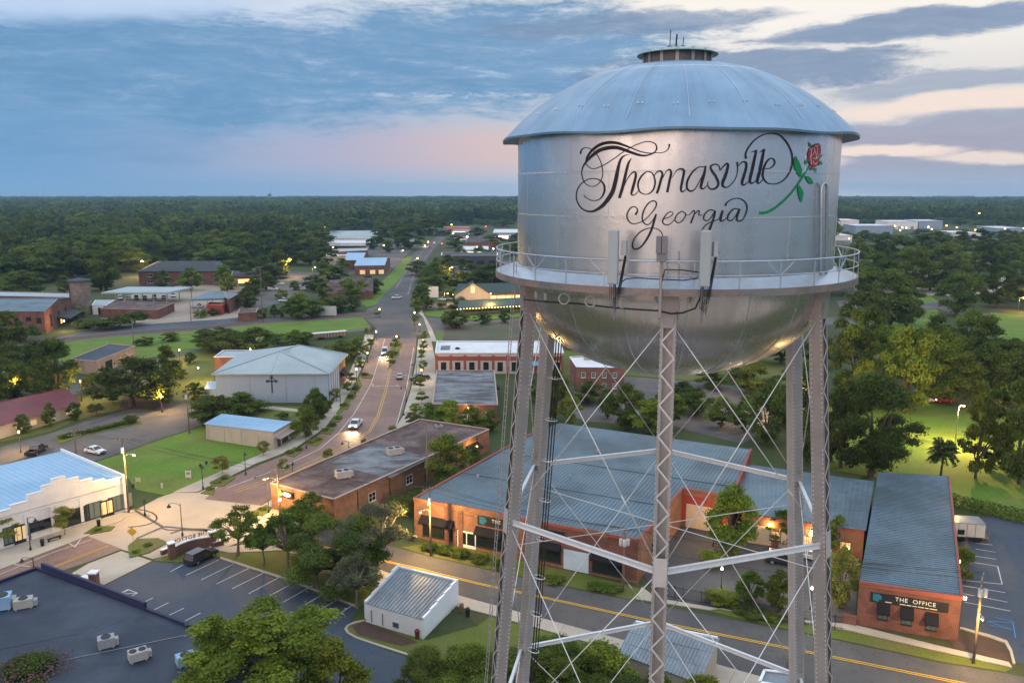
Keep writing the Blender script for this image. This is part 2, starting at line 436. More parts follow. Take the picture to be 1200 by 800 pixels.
    for k in range(18):
        a = 2 * math.pi * k / 18 + .1
        pts = [tp(a, (RD + .008) * math.cos(t), -3.62 - 4.258 * math.sin(t)) for t in [1.25 * j / 18 for j in range(19)]]
        for j in range(18): s.bar(pts[j], pts[j + 1], .05, .012, up=(pts[j] - TC - Vector((0, 0, H - 3.6))))
        for j in range(60):
            t = 1.25 * j / 60; q = tp(a + .0, (RD + .016) * math.cos(t), -3.62 - 4.266 * math.sin(t)); nr = (q - TC - Vector((0, 0, H - 3.6))).normalized()
            u = nr.orthogonal().normalized() * .022; w = nr.cross(u)
            s.add([q + u, q + w, q - u, q - w, q + nr * .015], [(0, 1, 4), (1, 2, 4), (2, 3, 4), (3, 0, 4)])
    s.build('bowl_seam', 'tank_silver', bowl)
    # --- balcony
    b = MB(); b.lathe([(RD + .01, -3.10), (7.62, -3.40), (7.62, -3.36), (RD + .01, -3.05), (RD + .01, -3.10)], TC + Vector((0, 0, H)), 96)
    bal = b.build('balcony', 'deck_steel', tower)
    b = MB(); b.lathe([(7.62, -3.61), (7.68, -3.61), (7.68, -3.35), (7.62, -3.35), (7.62, -3.61)], TC + Vector((0, 0, H)), 96)
    b.lathe([(RD + .01, -3.66), (RD + .18, -3.66), (RD + .18, -3.41), (RD + .01, -3.41)], TC + Vector((0, 0, H)), 96)
    for k in range(36):
        a = k * math.pi / 18; b.bar(tp(a, RD, -3.5), tp(a, 7.6, -3.47), .06, .12)
    b.build('girder', 'fascia_steel', bal)
    for z, w in ((-2.38, .05), (-2.88, .036)):
        b = MB(); b.tube([tp(2 * math.pi * k / 96, 7.64, z) for k in range(96)], w * .62, 6, closed=True); b.build('handrail', 'deck_steel', bal, True)
    for k in range(30):
        a = 2 * math.pi * k / 30 + .11
        b = MB(); b.bar(tp(a, 7.64, -3.5), tp(a, 7.64, -2.38), .05, .02, up=TU * math.cos(a) + TV * math.sin(a))
        for sg in (-1, 1):
            q = [tp(a, 7.64, -2.93), tp(a + sg * .02, 7.64, -2.78), tp(a + sg * .055, 7.64, -2.56), tp(a + sg * .075, 7.64, -2.39)]
            if k % 2 == 0:
                for j in range(3): b.bar(q[j], q[j + 1], .042, .042)
        b.build('rail_post', 'deck_steel', bal)
    # --- legs
    z1, R1, bat, a0 = -14.01, 7.553, .08196, .0016
    rl = lambda z: R1 + bat * (z1 - z)
    zt = -3.9
    hw = .27
    for k in range(6):
        a = a0 + k * math.pi / 3
        rad = TU * math.cos(a) + TV * math.sin(a); tan = TU * -math.sin(a) + TV * math.cos(a)
        top = tp(a, rl(zt) - .15, zt); bot = tp(a, rl(-52.9) - .15, -52.9)
        ax = (top - bot).normalized(); rr = (rad - ax * rad.dot(ax)).normalized()
        b = MB()
        for sg in (-1, 1):
            c = (top + bot) / 2 + tan * sg * hw
            b.obox(c, tan * .008, rr * .24, (top - bot) / 2)
            for s2 in (-1, 1):
                b.obox(c + rr * s2 * .245 - tan * sg * .045, tan * .053, rr * .008, (top - bot) / 2)
        L = (top - bot).length
        for j in range(1, 8):   # splice plates
            q = bot + ax * (L * j / 8 + .6)
            for sg in (-1, 1): b.obox(q + tan * sg * (hw + .014), tan * .006, rr * .22, ax * .45)
        leg = b.build('leg', 'leg_steel', tower)
        b = MB(); nst = int(L / .58)
        b.obox((top + bot) / 2 - rr * .262, tan * (hw + .01), rr * .006, (top - bot) / 2)      # the inner face is solid plate
        for s2 in (1,):
            for j in range(nst):
                p0 = bot + ax * (j * .58 + .1) + rr * s2 * .262; p1 = p0 + ax * .58
                sg = 1 if j % 2 else -1
                b.bar(p0 + tan * sg * (hw - .03), p1 - tan * sg * (hw - .03), .065, .01, up=rr)
            for zz in (z1, -24.77, -35.6):     # solid tie plates at the strut rings
                f = (zz - (-52.9)) / (zt + 52.9)
                b.obox(bot + ax * (L * f) + rr * s2 * .272, tan * (hw - .02), rr * .006, ax * .55)
        b.build('lacing', 'lacing_steel', leg)
        b = MB()
        for sg in (-1, 1):
            for s2 in (-1, 1):
                for j in range(int(L / .19)):
                    q = bot + ax * (j * .19 + .05) + tan * sg * (hw + .009) + rr * s2 * .20; nr = tan * sg
                    u = ax * .026; w = rr * .026
                    b.add([q + u, q + w, q - u, q - w, q + nr * .022], [(0, 1, 4), (1, 2, 4), (2, 3, 4), (3, 0, 4)])
        for s1 in (-1, 1):
            for j in range(int(L / .19)):
                q = bot + ax * (j * .19 + .05) - rr * .269 + tan * s1 * .21; u = ax * .026; w = tan * .026
                b.add([q + u, q + w, q - u, q - w, q - rr * .022], [(0, 1, 4), (1, 2, 4), (2, 3, 4), (3, 0, 4)])
        b.build('rivet_line', 'rivet_white', leg)
        # saddle box where the leg meets the tank
        b = MB(); b.obox(tp(a, rl(zt) - .1, -3.95), tan * .34, rad * .3, (0, 0, .27)); b.obox(tp(a, rl(zt) + .1, -4.5), tan * .2, rad * .12, (0, 0, .35))
        for sg in (-1, 1): b.obox(tp(a, rl(zt) - .05, -4.35) + tan * sg * .36, tan * .02, rad * .22, (0, 0, .3))
        b.build('saddle', 'leg_steel', leg)
    # --- struts and tie rods
    rings = [z1, -24.77, -35.6, -46.5]
    def joint(k, z, off=0): 
        a = a0 + k * math.pi / 3; return tp(a, rl(z) - .12, z) + (TU * -math.sin(a) + TV * math.cos(a)) * off
    for z in rings[:3]:
        for k in range(6):
            p, q = joint(k, z, hw), joint(k + 1, z, -hw)
            d = (q - p).normalized(); n = d.cross(Vector((0, 0, 1)))
            b = MB()
            b.obox((p + q) / 2, (q - p) / 2, n * .006, (0, 0, .105))
            for sg in (-1, 1): b.obox((p + q) / 2 + Vector((0, 0, sg * .105)), (q - p) / 2, n * .075, (0, 0, .006))
            b.build('strut', 'rod_steel', tower)
    levels = [-4.6] + rings
    for i in range(len(levels) - 1):
        za, zb = levels[i], levels[i + 1]
        for k in range(6):
            for sg in (0, 1):
                p = joint(k + sg, za - .35, hw * (1 - 2 * sg)); q = joint(k + 1 - sg, zb + .45, -hw * (1 - 2 * sg))
                b = MB(); b.tube([p, q], .021, 6)
                mm = q.lerp(p, .22); d = (q - p).normalized(); w = d.orthogonal().normalized() * .06    # turnbuckle
                b.tube([mm - d * .22, mm - d * .15 + w * .5, mm + d * .15 + w * .5, mm + d * .22], .018, 5); b.tube([mm - d * .22, mm - d * .15 - w * .5, mm + d * .15 - w * .5, mm + d * .22], .018, 5)
                b.build('tie_rod', 'rod_steel', tower, True)
    # spider rods joining rear legs (seen low through the frame)
    for z in (-15.2,):
        for k in (2, 3, 4):
            b = MB(); b.tube([joint(k, z), joint(k + 3, z)], .018, 5); b.build('cross_rod', 'rod_steel', tower)
    # --- antenna panels on mast pipes
    def at_px(x, y, r):
        return on_drum(x, y, r)
    for x, y0, y1, w in ((718.8, 269, 333, .37), (826.5, 270, 336, .37)):
        b = MB(); p0, p1 = at_px(x, y1, 7.95), at_px(x, y0, 7.95); c = (p0 + p1) / 2; c.z = (p0.z + p1.z) / 2; h2 = (p1.z - p0.z) / 2
        rad = (c - TC); rad.z = 0; rad.normalize(); tan = Vector((-rad.y, rad.x, 0))
        b.obox(c, tan * w / 2, rad * .1, (0, 0, h2)); ant = b.build('antenna_panel', 'antenna_grey', tower)
        mod = ant.modifiers.new('bev', 'BEVEL'); mod.width = .05; mod.segments = 3
        b = MB(); b.tube([c - rad * .22 + Vector((0, 0, -h2 - 1.3)), c - rad * .22 + Vector((0, 0, h2 - .2))], .04, 8)
        for dz in (-.6, .5): b.obox(c - rad * .16 + Vector((0, 0, dz)), tan * .05, rad * .08, (0, 0, .05))
        b.build('mast_pipe', 'radio_grey', ant)
        b = MB(); rc = c + tan * .36 - rad * .18 + Vector((0, 0, .32)); 
        if (rc - TC).dot(TV) < (c - TC).dot(TV): rc = c - tan * .36 - rad * .18 + Vector((0, 0, .32))
        b.obox(rc, tan * .07, rad * .12, (0, 0, .26)); rru = b.build('radio_unit', 'antenna_grey', tower)
        b = MB()
        for j in range(9): b.obox(rc - tan * .085 + Vector((0, 0, -.22 + j * .055)), tan * .03, rad * .11, (0, 0, .012))
        b.build('cooling_fin', 'radio_grey', rru)
        b = MB()
        for j in range(4):
            st = c + tan * (j - 1.5) * .07 + Vector((0, 0, -h2)); en = rc + Vector((0, 0, -.27))
            b.tube([st, st + Vector((0, 0, -.35)), st + Vector((0, 0, -.8 - .06 * j)) - rad * .1, (st + en) / 2 + Vector((0, 0, -.9)), en + tan * .02 * j], .014, 5)
        b.build('jumper_cable', 'cable_black', tower)
    b = MB(); p0, p1 = at_px(775.5, 296, 7.95), at_px(775.5, 277.5, 7.95); c = (p0 + p1) / 2; rad = (c - TC); rad.z = 0; rad.normalize(); tan = Vector((-rad.y, rad.x, 0))
    for sg in (-1, 1): b.obox(c + tan * sg * .1, tan * .088, rad * .14, (0, 0, .29))
    b.obox(c + Vector((0, 0, -.43)), tan * .16, rad * .1, (0, 0, .13))
    rr_ = b.build('radio_cabinet', 'radio_grey', tower)
    b = MB(); b.tube([c - rad * .2 + Vector((0, 0, .25)), c - rad * .2 + Vector((0, 0, -2.55))], .055, 8); b.build('mast_pipe', 'leg_steel', rr_)
    # cable bundle round the rim of the bowl, with hanger loops
    b = MB()
    q = [(614, 351), (640, 353.5), (680, 356), (715, 360), (745, 362.5), (771, 364), (786, 367.5), (800, 366.5), (815, 361), (820, 350), (822, 338)]
    b.tube([at_px(x, y, 7.25 if i < 7 else 7.6) for i, (x, y) in enumerate(q)], .032, 6)
    q = [(728, 331), (733, 327), (745, 325.5), (770, 327), (800, 328.5), (818, 326)]
    b.tube([at_px(x, y, 7.72) for x, y in q], .022, 6)
    q = [(775, 333), (779, 316), (800, 316.5), (819, 319)]
    b.tube([at_px(x, y, 7.75) for x, y in q], .022, 6)
    b.build('cable_run', 'cable_black', tower, True)
    for x, y in ((661, 350), (692, 353), (729, 354)):
        b = MB(); c = at_px(x, y, 7.3); b.tube([c + TV * .2 * math.cos(t) + Vector((0, 0, .2 * math.sin(t))) for t in [2 * math.pi * j / 14 for j in range(14)]], .03, 5, closed=True)
        b.build('cable_loop', 'antenna_grey', tower)
    for x, y in ((628, 345), (639, 347), (767.5, 354), (811, 355)):
        b = MB(); c = at_px(x, y, 6.95); b.obox(c, TV * .05, TU * .04, (0, 0, .14)); b.build('cable_bracket', 'antenna_grey', tower)
    for dx in (-.55, -.2, .1):
        b = MB(); c = tp(1.45, 7.45, -3.95) + TU * dx; b.tube([c + TU * .16 * math.cos(t) + TV * .1 * math.cos(t) + Vector((0, 0, .2 * math.sin(t))) for t in [2 * math.pi * j / 14 for j in range(14)]], .02, 5, closed=True)
        b.build('cable_loop', 'antenna_grey', tower)
    # inverted-U pipe on the right of the drum, rung ladders on the drum
    b = MB(); q = [at_px(962, 332, 6.86), at_px(962.4, 260, 6.86), at_px(963, 220, 6.86), at_px(964.2, 216, 6.87), at_px(966.4, 214.5, 6.87), at_px(968.4, 216.5, 6.86), at_px(969, 222, 6.86), at_px(968, 332, 6.86)]
    b.tube(q, .055, 8); b.build('overflow_pipe', 'deck_steel', tower, True)
    def ladder(name, p0, p1, across, w=.42, step=.3, cage=None):
        b = MB(); d = (p1 - p0); L = d.length; d.normalize()
        for sg in (-1, 1): b.tube([p0 + across * sg * w / 2, p1 + across * sg * w / 2], .019, 6)
        for j in range(int(L / step)): b.tube([p0 + d * j * step + across * w / 2, p0 + d * j * step - across * w / 2], .012, 5, cap=False)
        o = b.build(name, 'leg_steel', tower)
        if cage is not None:
            b = MB()
            for j in range(int(L / .9)):
                c = p0 + d * (j * .9 + .4)
                b.tube([c + across * .36 * math.cos(t) + cage * .36 * (math.sin(t) + .6) for t in [-.6 + j2 * .42 for j2 in range(11)]], .014, 4, cap=False)
            for t in (.3, 1.57, 2.8): b.tube([p0 + across * .36 * math.cos(t) + cage * .36 * (math.sin(t) + .6), p1 + across * .36 * math.cos(t) + cage * .36 * (math.sin(t) + .6)], .012, 4)
            b.build('safety_cage', 'rod_steel', o)
    ladder('drum_ladder', at_px(789, 338, 6.85), at_px(789, 294, 6.85), TV)
    ladder('drum_ladder', at_px(620, 330, 6.8), at_px(621, 287, 6.8), (TU * math.sin(1.2) + TV * math.cos(1.2)))
    aL = a0 - math.pi / 3
    radL = TU * math.cos(aL) + TV * math.sin(aL); tanL = TU * -math.sin(aL) + TV * math.cos(aL)
    ladder('leg_ladder', tp(aL, rl(-52) + .2, -52), tp(aL, 7.2, -2.6), tanL, w=.3)
    # cable riser with ring clamps on the left rear leg
    aR = a0 - 2 * math.pi / 3; tanR = TU * -math.sin(aR) + TV * math.cos(aR); radR = TU * math.cos(aR) + TV * math.sin(aR)
    b = MB()
    for j in range(5): b.tube([tp(aR, rl(-6) - .1, -6) - radR * (.62 + j * .085) + tanR * .1 * (j % 2), tp(aR, rl(-52) - .1, -52) - radR * (.62 + j * .085) + tanR * .1 * (j % 2)], .03, 5)
    ris = b.build('cable_riser', 'cable_black', tower)
    for j in range(20):
        z = -7 - j * 2.2; c = tp(aR, rl(z) - .1, z)
        b = MB(); b.tube([c - radR * (.66 + .36 * math.cos(t)) + tanR * .2 * math.sin(t) for t in [2 * math.pi * i / 12 for i in range(12)]], .024, 5, closed=True)
        b.build('ring_clamp', 'rod_steel', ris)

    # --- lettering and rose on the drum (photo coordinates /10 from four enlarged crops)
    def st(o, pts, s=10.0): return [(o[0] + x / s, o[1] + y / s, w / s) for x, y, w in pts]
    A, B, C_, D, E_, F_ = (665, 155), (770, 150), (860, 150), (725, 220), (800, 220), (870, 180)
    strokes = [
     (A, [(212,345,8),(230,290,22),(290,210,30),(380,147,35),(480,122,36),(580,128,34),(680,160,26),(760,190,16),(850,225,14),(950,246,13),(1010,240,12),(1045,195,19),(1030,140,15),(970,112,12),(900,115,11),(800,150,10),(720,190,9),(640,240,10),(550,305,10),(450,370,10),(370,410,10),(300,430,9),(245,405,9),(215,370,9),(205,345,8)]),
     (A, [(720,190,9),(640,240,10)]),
     (A, [(150,255,18),(160,212,13),(200,182,9),(260,192,9),(320,232,9),(370,310,9),(400,390,9),(411,490,9),(390,565,9),(350,612,9),(290,635,9),(222,612,9),(182,560,9),(165,480,10),(178,410,13),(215,350,22),(280,282,32),(370,215,42),(470,185,45),(570,180,44),(660,205,40),(740,235,34),(830,265,28),(900,275,22),(970,262,14),(1030,240,9),(1090,243,9),(1150,225,9),(1185,190,13),(1195,140,24)]),
     (A, [(725,262,5),(665,275,14),(622,320,24),(597,400,34),(576,500,44),(555,600,47),(525,700,48),(470,790,48),(400,868,40),(290,928,24),(180,903,16),(112,812,12),(105,705,11),(150,612,10),(243,551,10),(345,548,12),(420,605,20),(430,695,22),(380,780,12),(297,802,10),(220,770,9),(190,738,9)]),
     (A, [(750,303,4),(715,360,24),(690,450,31),(665,560,35),(640,660,35),(605,772,30)]),
     (A, [(655,650,6),(700,550,9),(750,482,14),(790,468,22),(800,505,28),(785,580,31),(760,670,31),(748,722,22),(772,740,12),(803,720,9),(838,678,8)]),
     (A, [(930,458,12),(862,520,20),(825,610,21),(850,700,16),(930,727,11),(1000,680,19),(1027,580,21),(992,480,15),(930,458,12)]),
     (A, [(1012,515,8),(1048,467,14),(1088,455,22),(1112,490,27),(1092,570,30),(1067,660,30),(1045,718,27)]),
     (B, [(60,600,6),(108,510,11),(148,490,22),(165,530,29),(145,625,31),(118,755,30)]),
     (B, [(178,580,6),(230,500,11),(280,480,20),(315,505,29),(300,600,31),(280,705,29),(290,748,20),(330,728,10),(352,695,7)]),
     (B, [(560,458,12),(490,460,14),(420,512,20),(360,610,26),(350,700,25),(390,740,20),(440,720,13),(490,640,11),(545,535,13)]),
     (B, [(572,442,18),(552,540,33),(522,650,34),(515,700,28),(545,712,15),(585,675,8)]),
     (B, [(598,622,6),(597,680,14),(632,716,17),(690,705,23),(720,650,27),(690,570,29),(642,500,27),(630,450,22),(682,425,15),(728,448,13),(740,492,13),(778,452,15),(822,415,20),(832,452,29),(802,560,36),(770,640,34),(777,685,24),(822,695,13),(880,650,10),(926,580,9),(946,490,11),(940,398,22)]),
     (B, [(955,445,7),(1000,400,13),(1042,405,25),(1047,460,27),(1020,560,30),(998,640,28),(1015,670,18),(1060,642,9),(1085,612,7)]),
     (B, [(1098,286,5),(1140,273,12),(1172,262,20)]), (B, [(1165,266,22),(1137,400,31),(1110,520,32),(1090,620,30),(1112,650,16),(1160,620,8)]),
     (C_, [(305,287,5),(335,268,12),(365,248,18)]), (C_, [(358,248,20),(332,380,31),(302,520,32),(277,620,30),(292,650,15),(330,622,8),(352,590,8)]),
     (C_, [(372,476,8),(430,472,10),(480,420,15),(472,370,15),(430,358,14),(380,410,19),(346,500,23),(345,580,20),(390,640,13),(450,656,12),(530,646,12),(610,590,12),(665,500,13),(690,400,14),(680,290,15),(630,180,15),(550,92,14),(460,65,13),(350,80,12),(250,140,13),(180,220,15),(141,300,18),(145,360,25)]),
     (D, [(195,318,24),(220,262,14),(190,226,11),(140,235,13),(95,312,14),(110,382,14),(160,422,12),(220,415,11),(300,380,10),(372,310,11),(430,232,14),(440,177,16),(402,153,13),(340,190,14),(292,270,16),(275,360,17),(302,420,15),(350,431,12),(400,380,11),(437,308,14)]),
     (D, [(440,308,18),(412,400,25),(380,500,26),(330,600,24),(262,690,19),(200,720,17),(160,690,17),(180,602,15),(250,520,13),(330,480,12),(420,474,11),(490,510,12),(517,572,11)]),
     (D, [(520,366,8),(580,350,10),(636,310,11),(620,284,10),(570,300,13),(517,380,18),(530,425,15),(590,431,11),(655,375,9)]),
     (D, [(740,274,11),(680,320,14),(660,380,15),(700,411,11),(750,382,13),(786,312,14),(740,274,11)]),
     (D, [(785,322,8),(830,315,8),(878,268,15),(892,290,15),(870,350,20),(845,418,20)]), (D, [(872,335,6),(930,270,15),(946,282,15),(940,320,13),(988,320,7)]),
     (D, [(1130,272,14),(1070,260,13),(1010,310,15),(1000,370,15),(1040,386,12),(1090,340,10),(1130,272,14)]),
     (E_, [(385,272,20),(360,370,24),(315,495,26)]), (E_, [(440,362,9),(400,380,9),(350,395,10),(280,430,11),(232,490,11),(219,552,10)]),
     (E_, [(430,362,7),(470,270,20),(450,345,24),(447,390,20),(490,377,10),(530,342,8)]),
     (E_, [(662,252,12),(600,250,13),(542,310,17),(530,370,15),(570,386,11),(622,330,10),(662,258,15)]),
     (E_, [(672,248,18),(640,340,22),(642,385,15),(690,386,12),(740,312,12),(758,230,13),(730,162,13),(660,125,12),(582,135,11),(520,175,13),(503,212,24)]),
    ]
    b = MB()
    for i, (o, pts) in enumerate(strokes):
        ribbon(b, st(o, pts), r=RD + .014 + .0006 * i)
    b.build('lettering', 'paint_ink', drum)
    b = MB(); ribbon(b, st(F_, [(200,697,36),(280,690,32),(380,640,28),(500,540,25),(600,430,23),(690,300,23),(740,220,21),(795,130,15)]), r=RD + .014)
    b.build('rose_stem', 'paint_green', drum)
    b = MB(); leaves = [(F_, [(628,25),(603,90),(612,165),(645,235),(690,285),(702,190),(672,110)]), (F_, [(735,262),(752,305),(772,335),(800,360),(838,350),(815,300),(782,268)]), (F_, [(660,360),(650,430),(665,510),(697,582),(720,460),(690,400)]),
        (C_, [(873,158),(884,222),(918,212)]), (C_, [(1048,310),(1015,325),(1005,368)]), (C_, [(1040,425),(1020,378),(980,445)]), (C_, [(843,438),(840,390),(868,352),(882,380)]), (C_, [(902,515),(903,455),(932,470)]), (C_, [(966,542),(944,472),(970,470)])]
    for i, (o, pts) in enumerate(leaves):
        b.poly([on_drum(o[0] + x / 10, o[1] + y / 10, RD + .03 + .001 * i) for x, y in pts])
    b.build('rose_leaves', 'paint_green', drum)
    b = MB(); pts = [(885,250),(866,300),(874,370),(900,440),(945,470),(985,430),(1003,370),(1022,270),(1016,200),(990,178),(940,200)]
    b.poly([on_drum(C_[0] + x / 10, C_[1] + y / 10, RD + .04) for x, y in pts]); b.build('rose_bloom', 'paint_red', drum)
    b = MB()
    for i, pl in enumerate([[(918,238,7),(902,330,8),(910,430,6)], [(940,228,6),(962,300,7),(975,360,7),(960,335,5)], [(958,202,6),(982,240,7),(978,290,6),(1000,330,5)], [(930,352,7),(962,362,8),(995,335,6)], [(928,385,6),(950,425,8),(985,400,6)], [(948,218,5),(980,205,6),(1004,205,5)], [(890,262,6),(905,245,6),(930,240,5)], [(905,330,5),(935,300,6),(950,260,5)]]):
        ribbon(b, st(C_, pl), r=RD + .048 + .001 * i)
    b.build('rose_lines', 'paint_pale', drum)
build_tower()
# ================================================================== GROUND, ROADS, LAWNS
surf('earth_green', (.038, .060, .015), .95, var=.35, scale=.03, fine=.8, tint=(.07, .06, .035), tscale=.012, tamt=.6)
surf('lawn_green', (.085, .165, .012), .9, var=.42, scale=.12, fine=1.6, tint=(.125, .155, .028), tscale=.10, tamt=.75, bump=.4, bscale=3)
surf('verge_green', (.090, .120, .012), .9, var=.35, scale=.15, fine=2.5, tint=(.12, .10, .045), tscale=.12, tamt=.7, bump=.4, bscale=3)
surf('rough_field', (.10, .085, .065), .95, var=.3, scale=.08, fine=1.5, tint=(.06, .085, .03), tscale=.05, tamt=.7)
surf('asphalt', (.062, .062, .066), .8, var=.3, scale=.3, fine=5, tint=(.11, .10, .09), tscale=.06, tamt=.75, crack=.11, spec=.35, rvar=.1)
surf('asphalt_dark', (.038, .056, .086), .75, var=.3, scale=.25, fine=5, tint=(.066, .075, .09), tscale=.07, tamt=.8, crack=.12, spec=.35, rvar=.1)
surf('asphalt_old', (.085, .082, .085), .85, var=.32, scale=.3, fine=4, tint=(.14, .12, .105), tscale=.06, tamt=.8, crack=.12)
surf('concrete', (.40, .355, .29), .85, var=.15, scale=.2, fine=3, tint=(.27, .23, .19), tscale=.12, tamt=.5)
surf('plaza_stone', (.40, .33, .25), .85, var=.16, scale=.15, fine=3, tint=(.30, .24, .18), tscale=.08, tamt=.5)
surf('tan_yard', (.30, .25, .20), .9, var=.2, scale=.08, fine=2)
surf('paint_white', (.56, .56, .54), .6, var=.4, fine=6)
surf('paint_yellow', (.62, .36, .04), .6, var=.2, fine=6)
surf('paint_blue', (.05, .2, .45), .6, var=.2, fine=6)
surf('mulch', (.07, .045, .032), .95, var=.4, fine=5)
surf('ballast', (.11, .09, .085), .95, var=.3, fine=4)
surf('rail_rust', (.12, .08, .065), .5, .5, var=.2)
def brick_paving():
    m, nt, b = new_mat('brick_paving')
    tc = N(nt, 'ShaderNodeTexCoord'); mp = N(nt, 'ShaderNodeMapping'); mp.inputs['Rotation'].default_value = (0, 0, .35)
    nt.links.new(tc.outputs['Object'], mp.inputs[0])
    bt = N(nt, 'ShaderNodeTexBrick', i_Scale=1.0); bt.inputs['Brick Width'].default_value = .5; bt.inputs['Row Height'].default_value = .22; bt.inputs['Mortar Size'].default_value = .012
    bt.inputs['Color1'].default_value = (.215, .125, .092, 1); bt.inputs['Color2'].default_value = (.165, .092, .074, 1); bt.inputs['Mortar'].default_value = (.14, .11, .09, 1)
    nt.links.new(mp.outputs[0], bt.inputs['Vector'])
    n = N(nt, 'ShaderNodeTexNoise', i_Scale=.12, i_Detail=6.0, i_Roughness=.65); nt.links.new(tc.outputs['Object'], n.inputs['Vector'])
    mr = N(nt, 'ShaderNodeMapRange'); mr.inputs['From Min'].default_value = .3; mr.inputs['From Max'].default_value = .7; mr.inputs['To Min'].default_value = .7; mr.inputs['To Max'].default_value = 1.35
    nt.links.new(n.outputs['Fac'], mr.inputs['Value'])
    vm = N(nt, 'ShaderNodeVectorMath', operation='SCALE'); nt.links.new(bt.outputs['Color'], vm.inputs[0]); nt.links.new(mr.outputs[0], vm.inputs['Scale'])
    nt.links.new(vm.outputs[0], b.inputs['Base Color']); b.inputs['Roughness'].default_value = .62; b.inputs['Specular IOR Level'].default_value = .4
brick_paving()

b = MB(); b.lathe([(.01, 0), (400, 0), (2000, 0), (8800, -4)], (0, 0, 0), 64)
tag(b.build('ground', 'earth_green'), kind='structure')

# streets
BR = [(240,585),(262,564),(303,545),(345,529),(383,503),(401,478),(417,450),(429,425),(440,396),(488,396),(486,420),(480,455),(470,488),(450,518),(400,545),(345,568),(305,592)]
sheet('brick_street', BR, 'brick_paving', .03)
MAINR = [(440,396.4),(437,380),(428,374),(430,362),(440,358),(434,352),(460,327),(481,300),(503,284),(511,279),(517,272),(522,266),(526,266),(524,274),(521,280),(511,289),(497,308),(487,329),(483,345),(480,352),(492,362),(494,368),(484,373),(488,396.4)]
sheet('main_street', MAINR, 'asphalt', .03)
sheet('brick_street', [(-60,686),(0,668),(60,645),(103,628),(143,643),(104,658),(62,672),(36,688),(0,704),(-60,730)], 'brick_paving', .03)
sheet('plaza', [(103,628.5),(112,620),(141,611),(158,598),(186,583),(203,577),(232,577),(262,564.5),(306,592.5),(345,568.5),(330,600),(312,622),(268,640),(245,634),(205,640),(180,655),(142.5,643.5)], 'plaza_stone', .025)
sheet('front_street', [(300,600),(345,605),(400,626),(440,635),(508,653),(600,674),(682,692),(800,714.5),(920,738),(980,750),(1100,776),(1178,788.5),(1300,812),(1300,900),(920,800),(830,775),(730,749),(640,725),(541,698),(470,676),(400,650),(330,632),(290,620)], 'asphalt', .02)
sheet('side_street', [(486,378),(494,371),(560,377),(620,372),(760,366),(990,372),(1010,380),(760,384),(560,388),(488,393)], 'asphalt_old', .02)
sheet('side_street', [(437,386),(380,392),(330,402),(290,413),(215,430),(150,444),(60,470),(0,478),(0,468),(60,458),(150,434),(190,420),(212,412),(300,398),(380,384),(430,377)], 'asphalt_old', .018)
sheet('side_street', [(980,352),(1060,356),(1100,352),(1120,364),(1165,368),(1200,372),(1200,378),(1140,374),(1098,361),(1040,368),(985,362)], 'asphalt_old', .032)
sheet('back_lane', [(1000,335),(1140,338),(1200,332),(1260,330),(1260,338),(1200,342),(1140,347),(1000,345)], 'tan_yard', .02)
# car parks
LOT = [(122,686),(180,658),(208,660),(258,653.5),(300,667),(345,682),(380,696),(420,712),(405,737),(440,757),(482,772),(560,800),(520,900),(150,900),(100,760)]
sheet('parking_lot', LOT, 'asphalt_dark', .03)
sheet('driveway_apron', [(78,675),(104,660),(142,645.5),(178,657),(122,685)], 'concrete', .035)
sheet('parking_lot', [(1126,612),(1160,605),(1290,616),(1290,790),(1188,776),(1180,752),(1125,735)], 'asphalt_dark', .03)
sheet('parking_lot', [(752,668),(770,640),(800,606),(880,612),(940,622),(1004,640),(1003,730),(900,722),(770,700)], 'asphalt', .03)
sheet('parking_lot', [(0,524),(55,509),(100,494),(150,480),(215,470),(238,478),(236,499),(190,513),(140,531),(92,546),(60,546),(28,536),(0,546)], 'asphalt_old', .03)
sheet('parking_lot', [(640,446),(720,440),(800,446),(860,452),(900,466),(905,500),(870,520),(790,500),(690,494),(640,480)], 'asphalt_old', .03)
sheet('parking_lot', [(298,346),(318,327),(340,318),(374,320),(374,330),(336,352),(300,364)], 'asphalt_old', .03)
sheet('parking_lot', [(400,292),(440,286),(490,284),(478,298),(470,306),(458,318),(455,322),(395,322),(370,312),(380,300)], 'asphalt_old', .03)
sheet('parking_lot', [(524,300),(600,306),(605,330),(560,325),(500,322),(500,312)], 'asphalt_old', .03)
sheet('freight_yard', [(105,386),(118,372),(215,356),(235,350),(286,352),(292,372),(200,378),(150,382)], 'tan_yard', .02)
sheet('freight_yard', [(150,346),(236,330),(300,338),(290,352),(215,357),(130,366)], 'tan_yard', .018)
sheet('gravel_lot', [(518,398),(522,383),(600,376),(720,376),(720,402),(640,402)], 'rough_field', .034)
# grass
sheet('lawn', [(92,548),(140,532.5),(190,514.5),(237,500),(250,508),(268,516),(330,530),(262,560),(203,576),(193,580),(160,574),(150,560)], 'lawn_green', .04)
sheet('lawn', [(60,404),(110,396),(235,384),(300,374),(426,371),(432,384),(380,391),(330,398),(212,412),(150,424),(95,430),(60,420)], 'lawn_green', .024)
sheet('lawn', [(190,420),(300,399),(340,402),(260,418),(252,440),(246,470),(215,470),(175,470),(150,478),(90,492),(60,505),(0,518),(0,492),(80,476),(130,452),(190,432)], 'verge_green', .026)
sheet('lawn', [(494,366),(560,360),(640,352),(720,352),(720,366),(620,370),(560,375),(500,370)], 'lawn_green', .024)
sheet('lawn', [(494,394),(520,390),(519,402),(512,402)], 'lawn_green', .024)
sheet('lawn', [(455,323),(468,308),(478,300),(484,300),(470,325),(450,345),(440,357),(430,360),(420,352),(436,340)], 'lawn_green', .024)
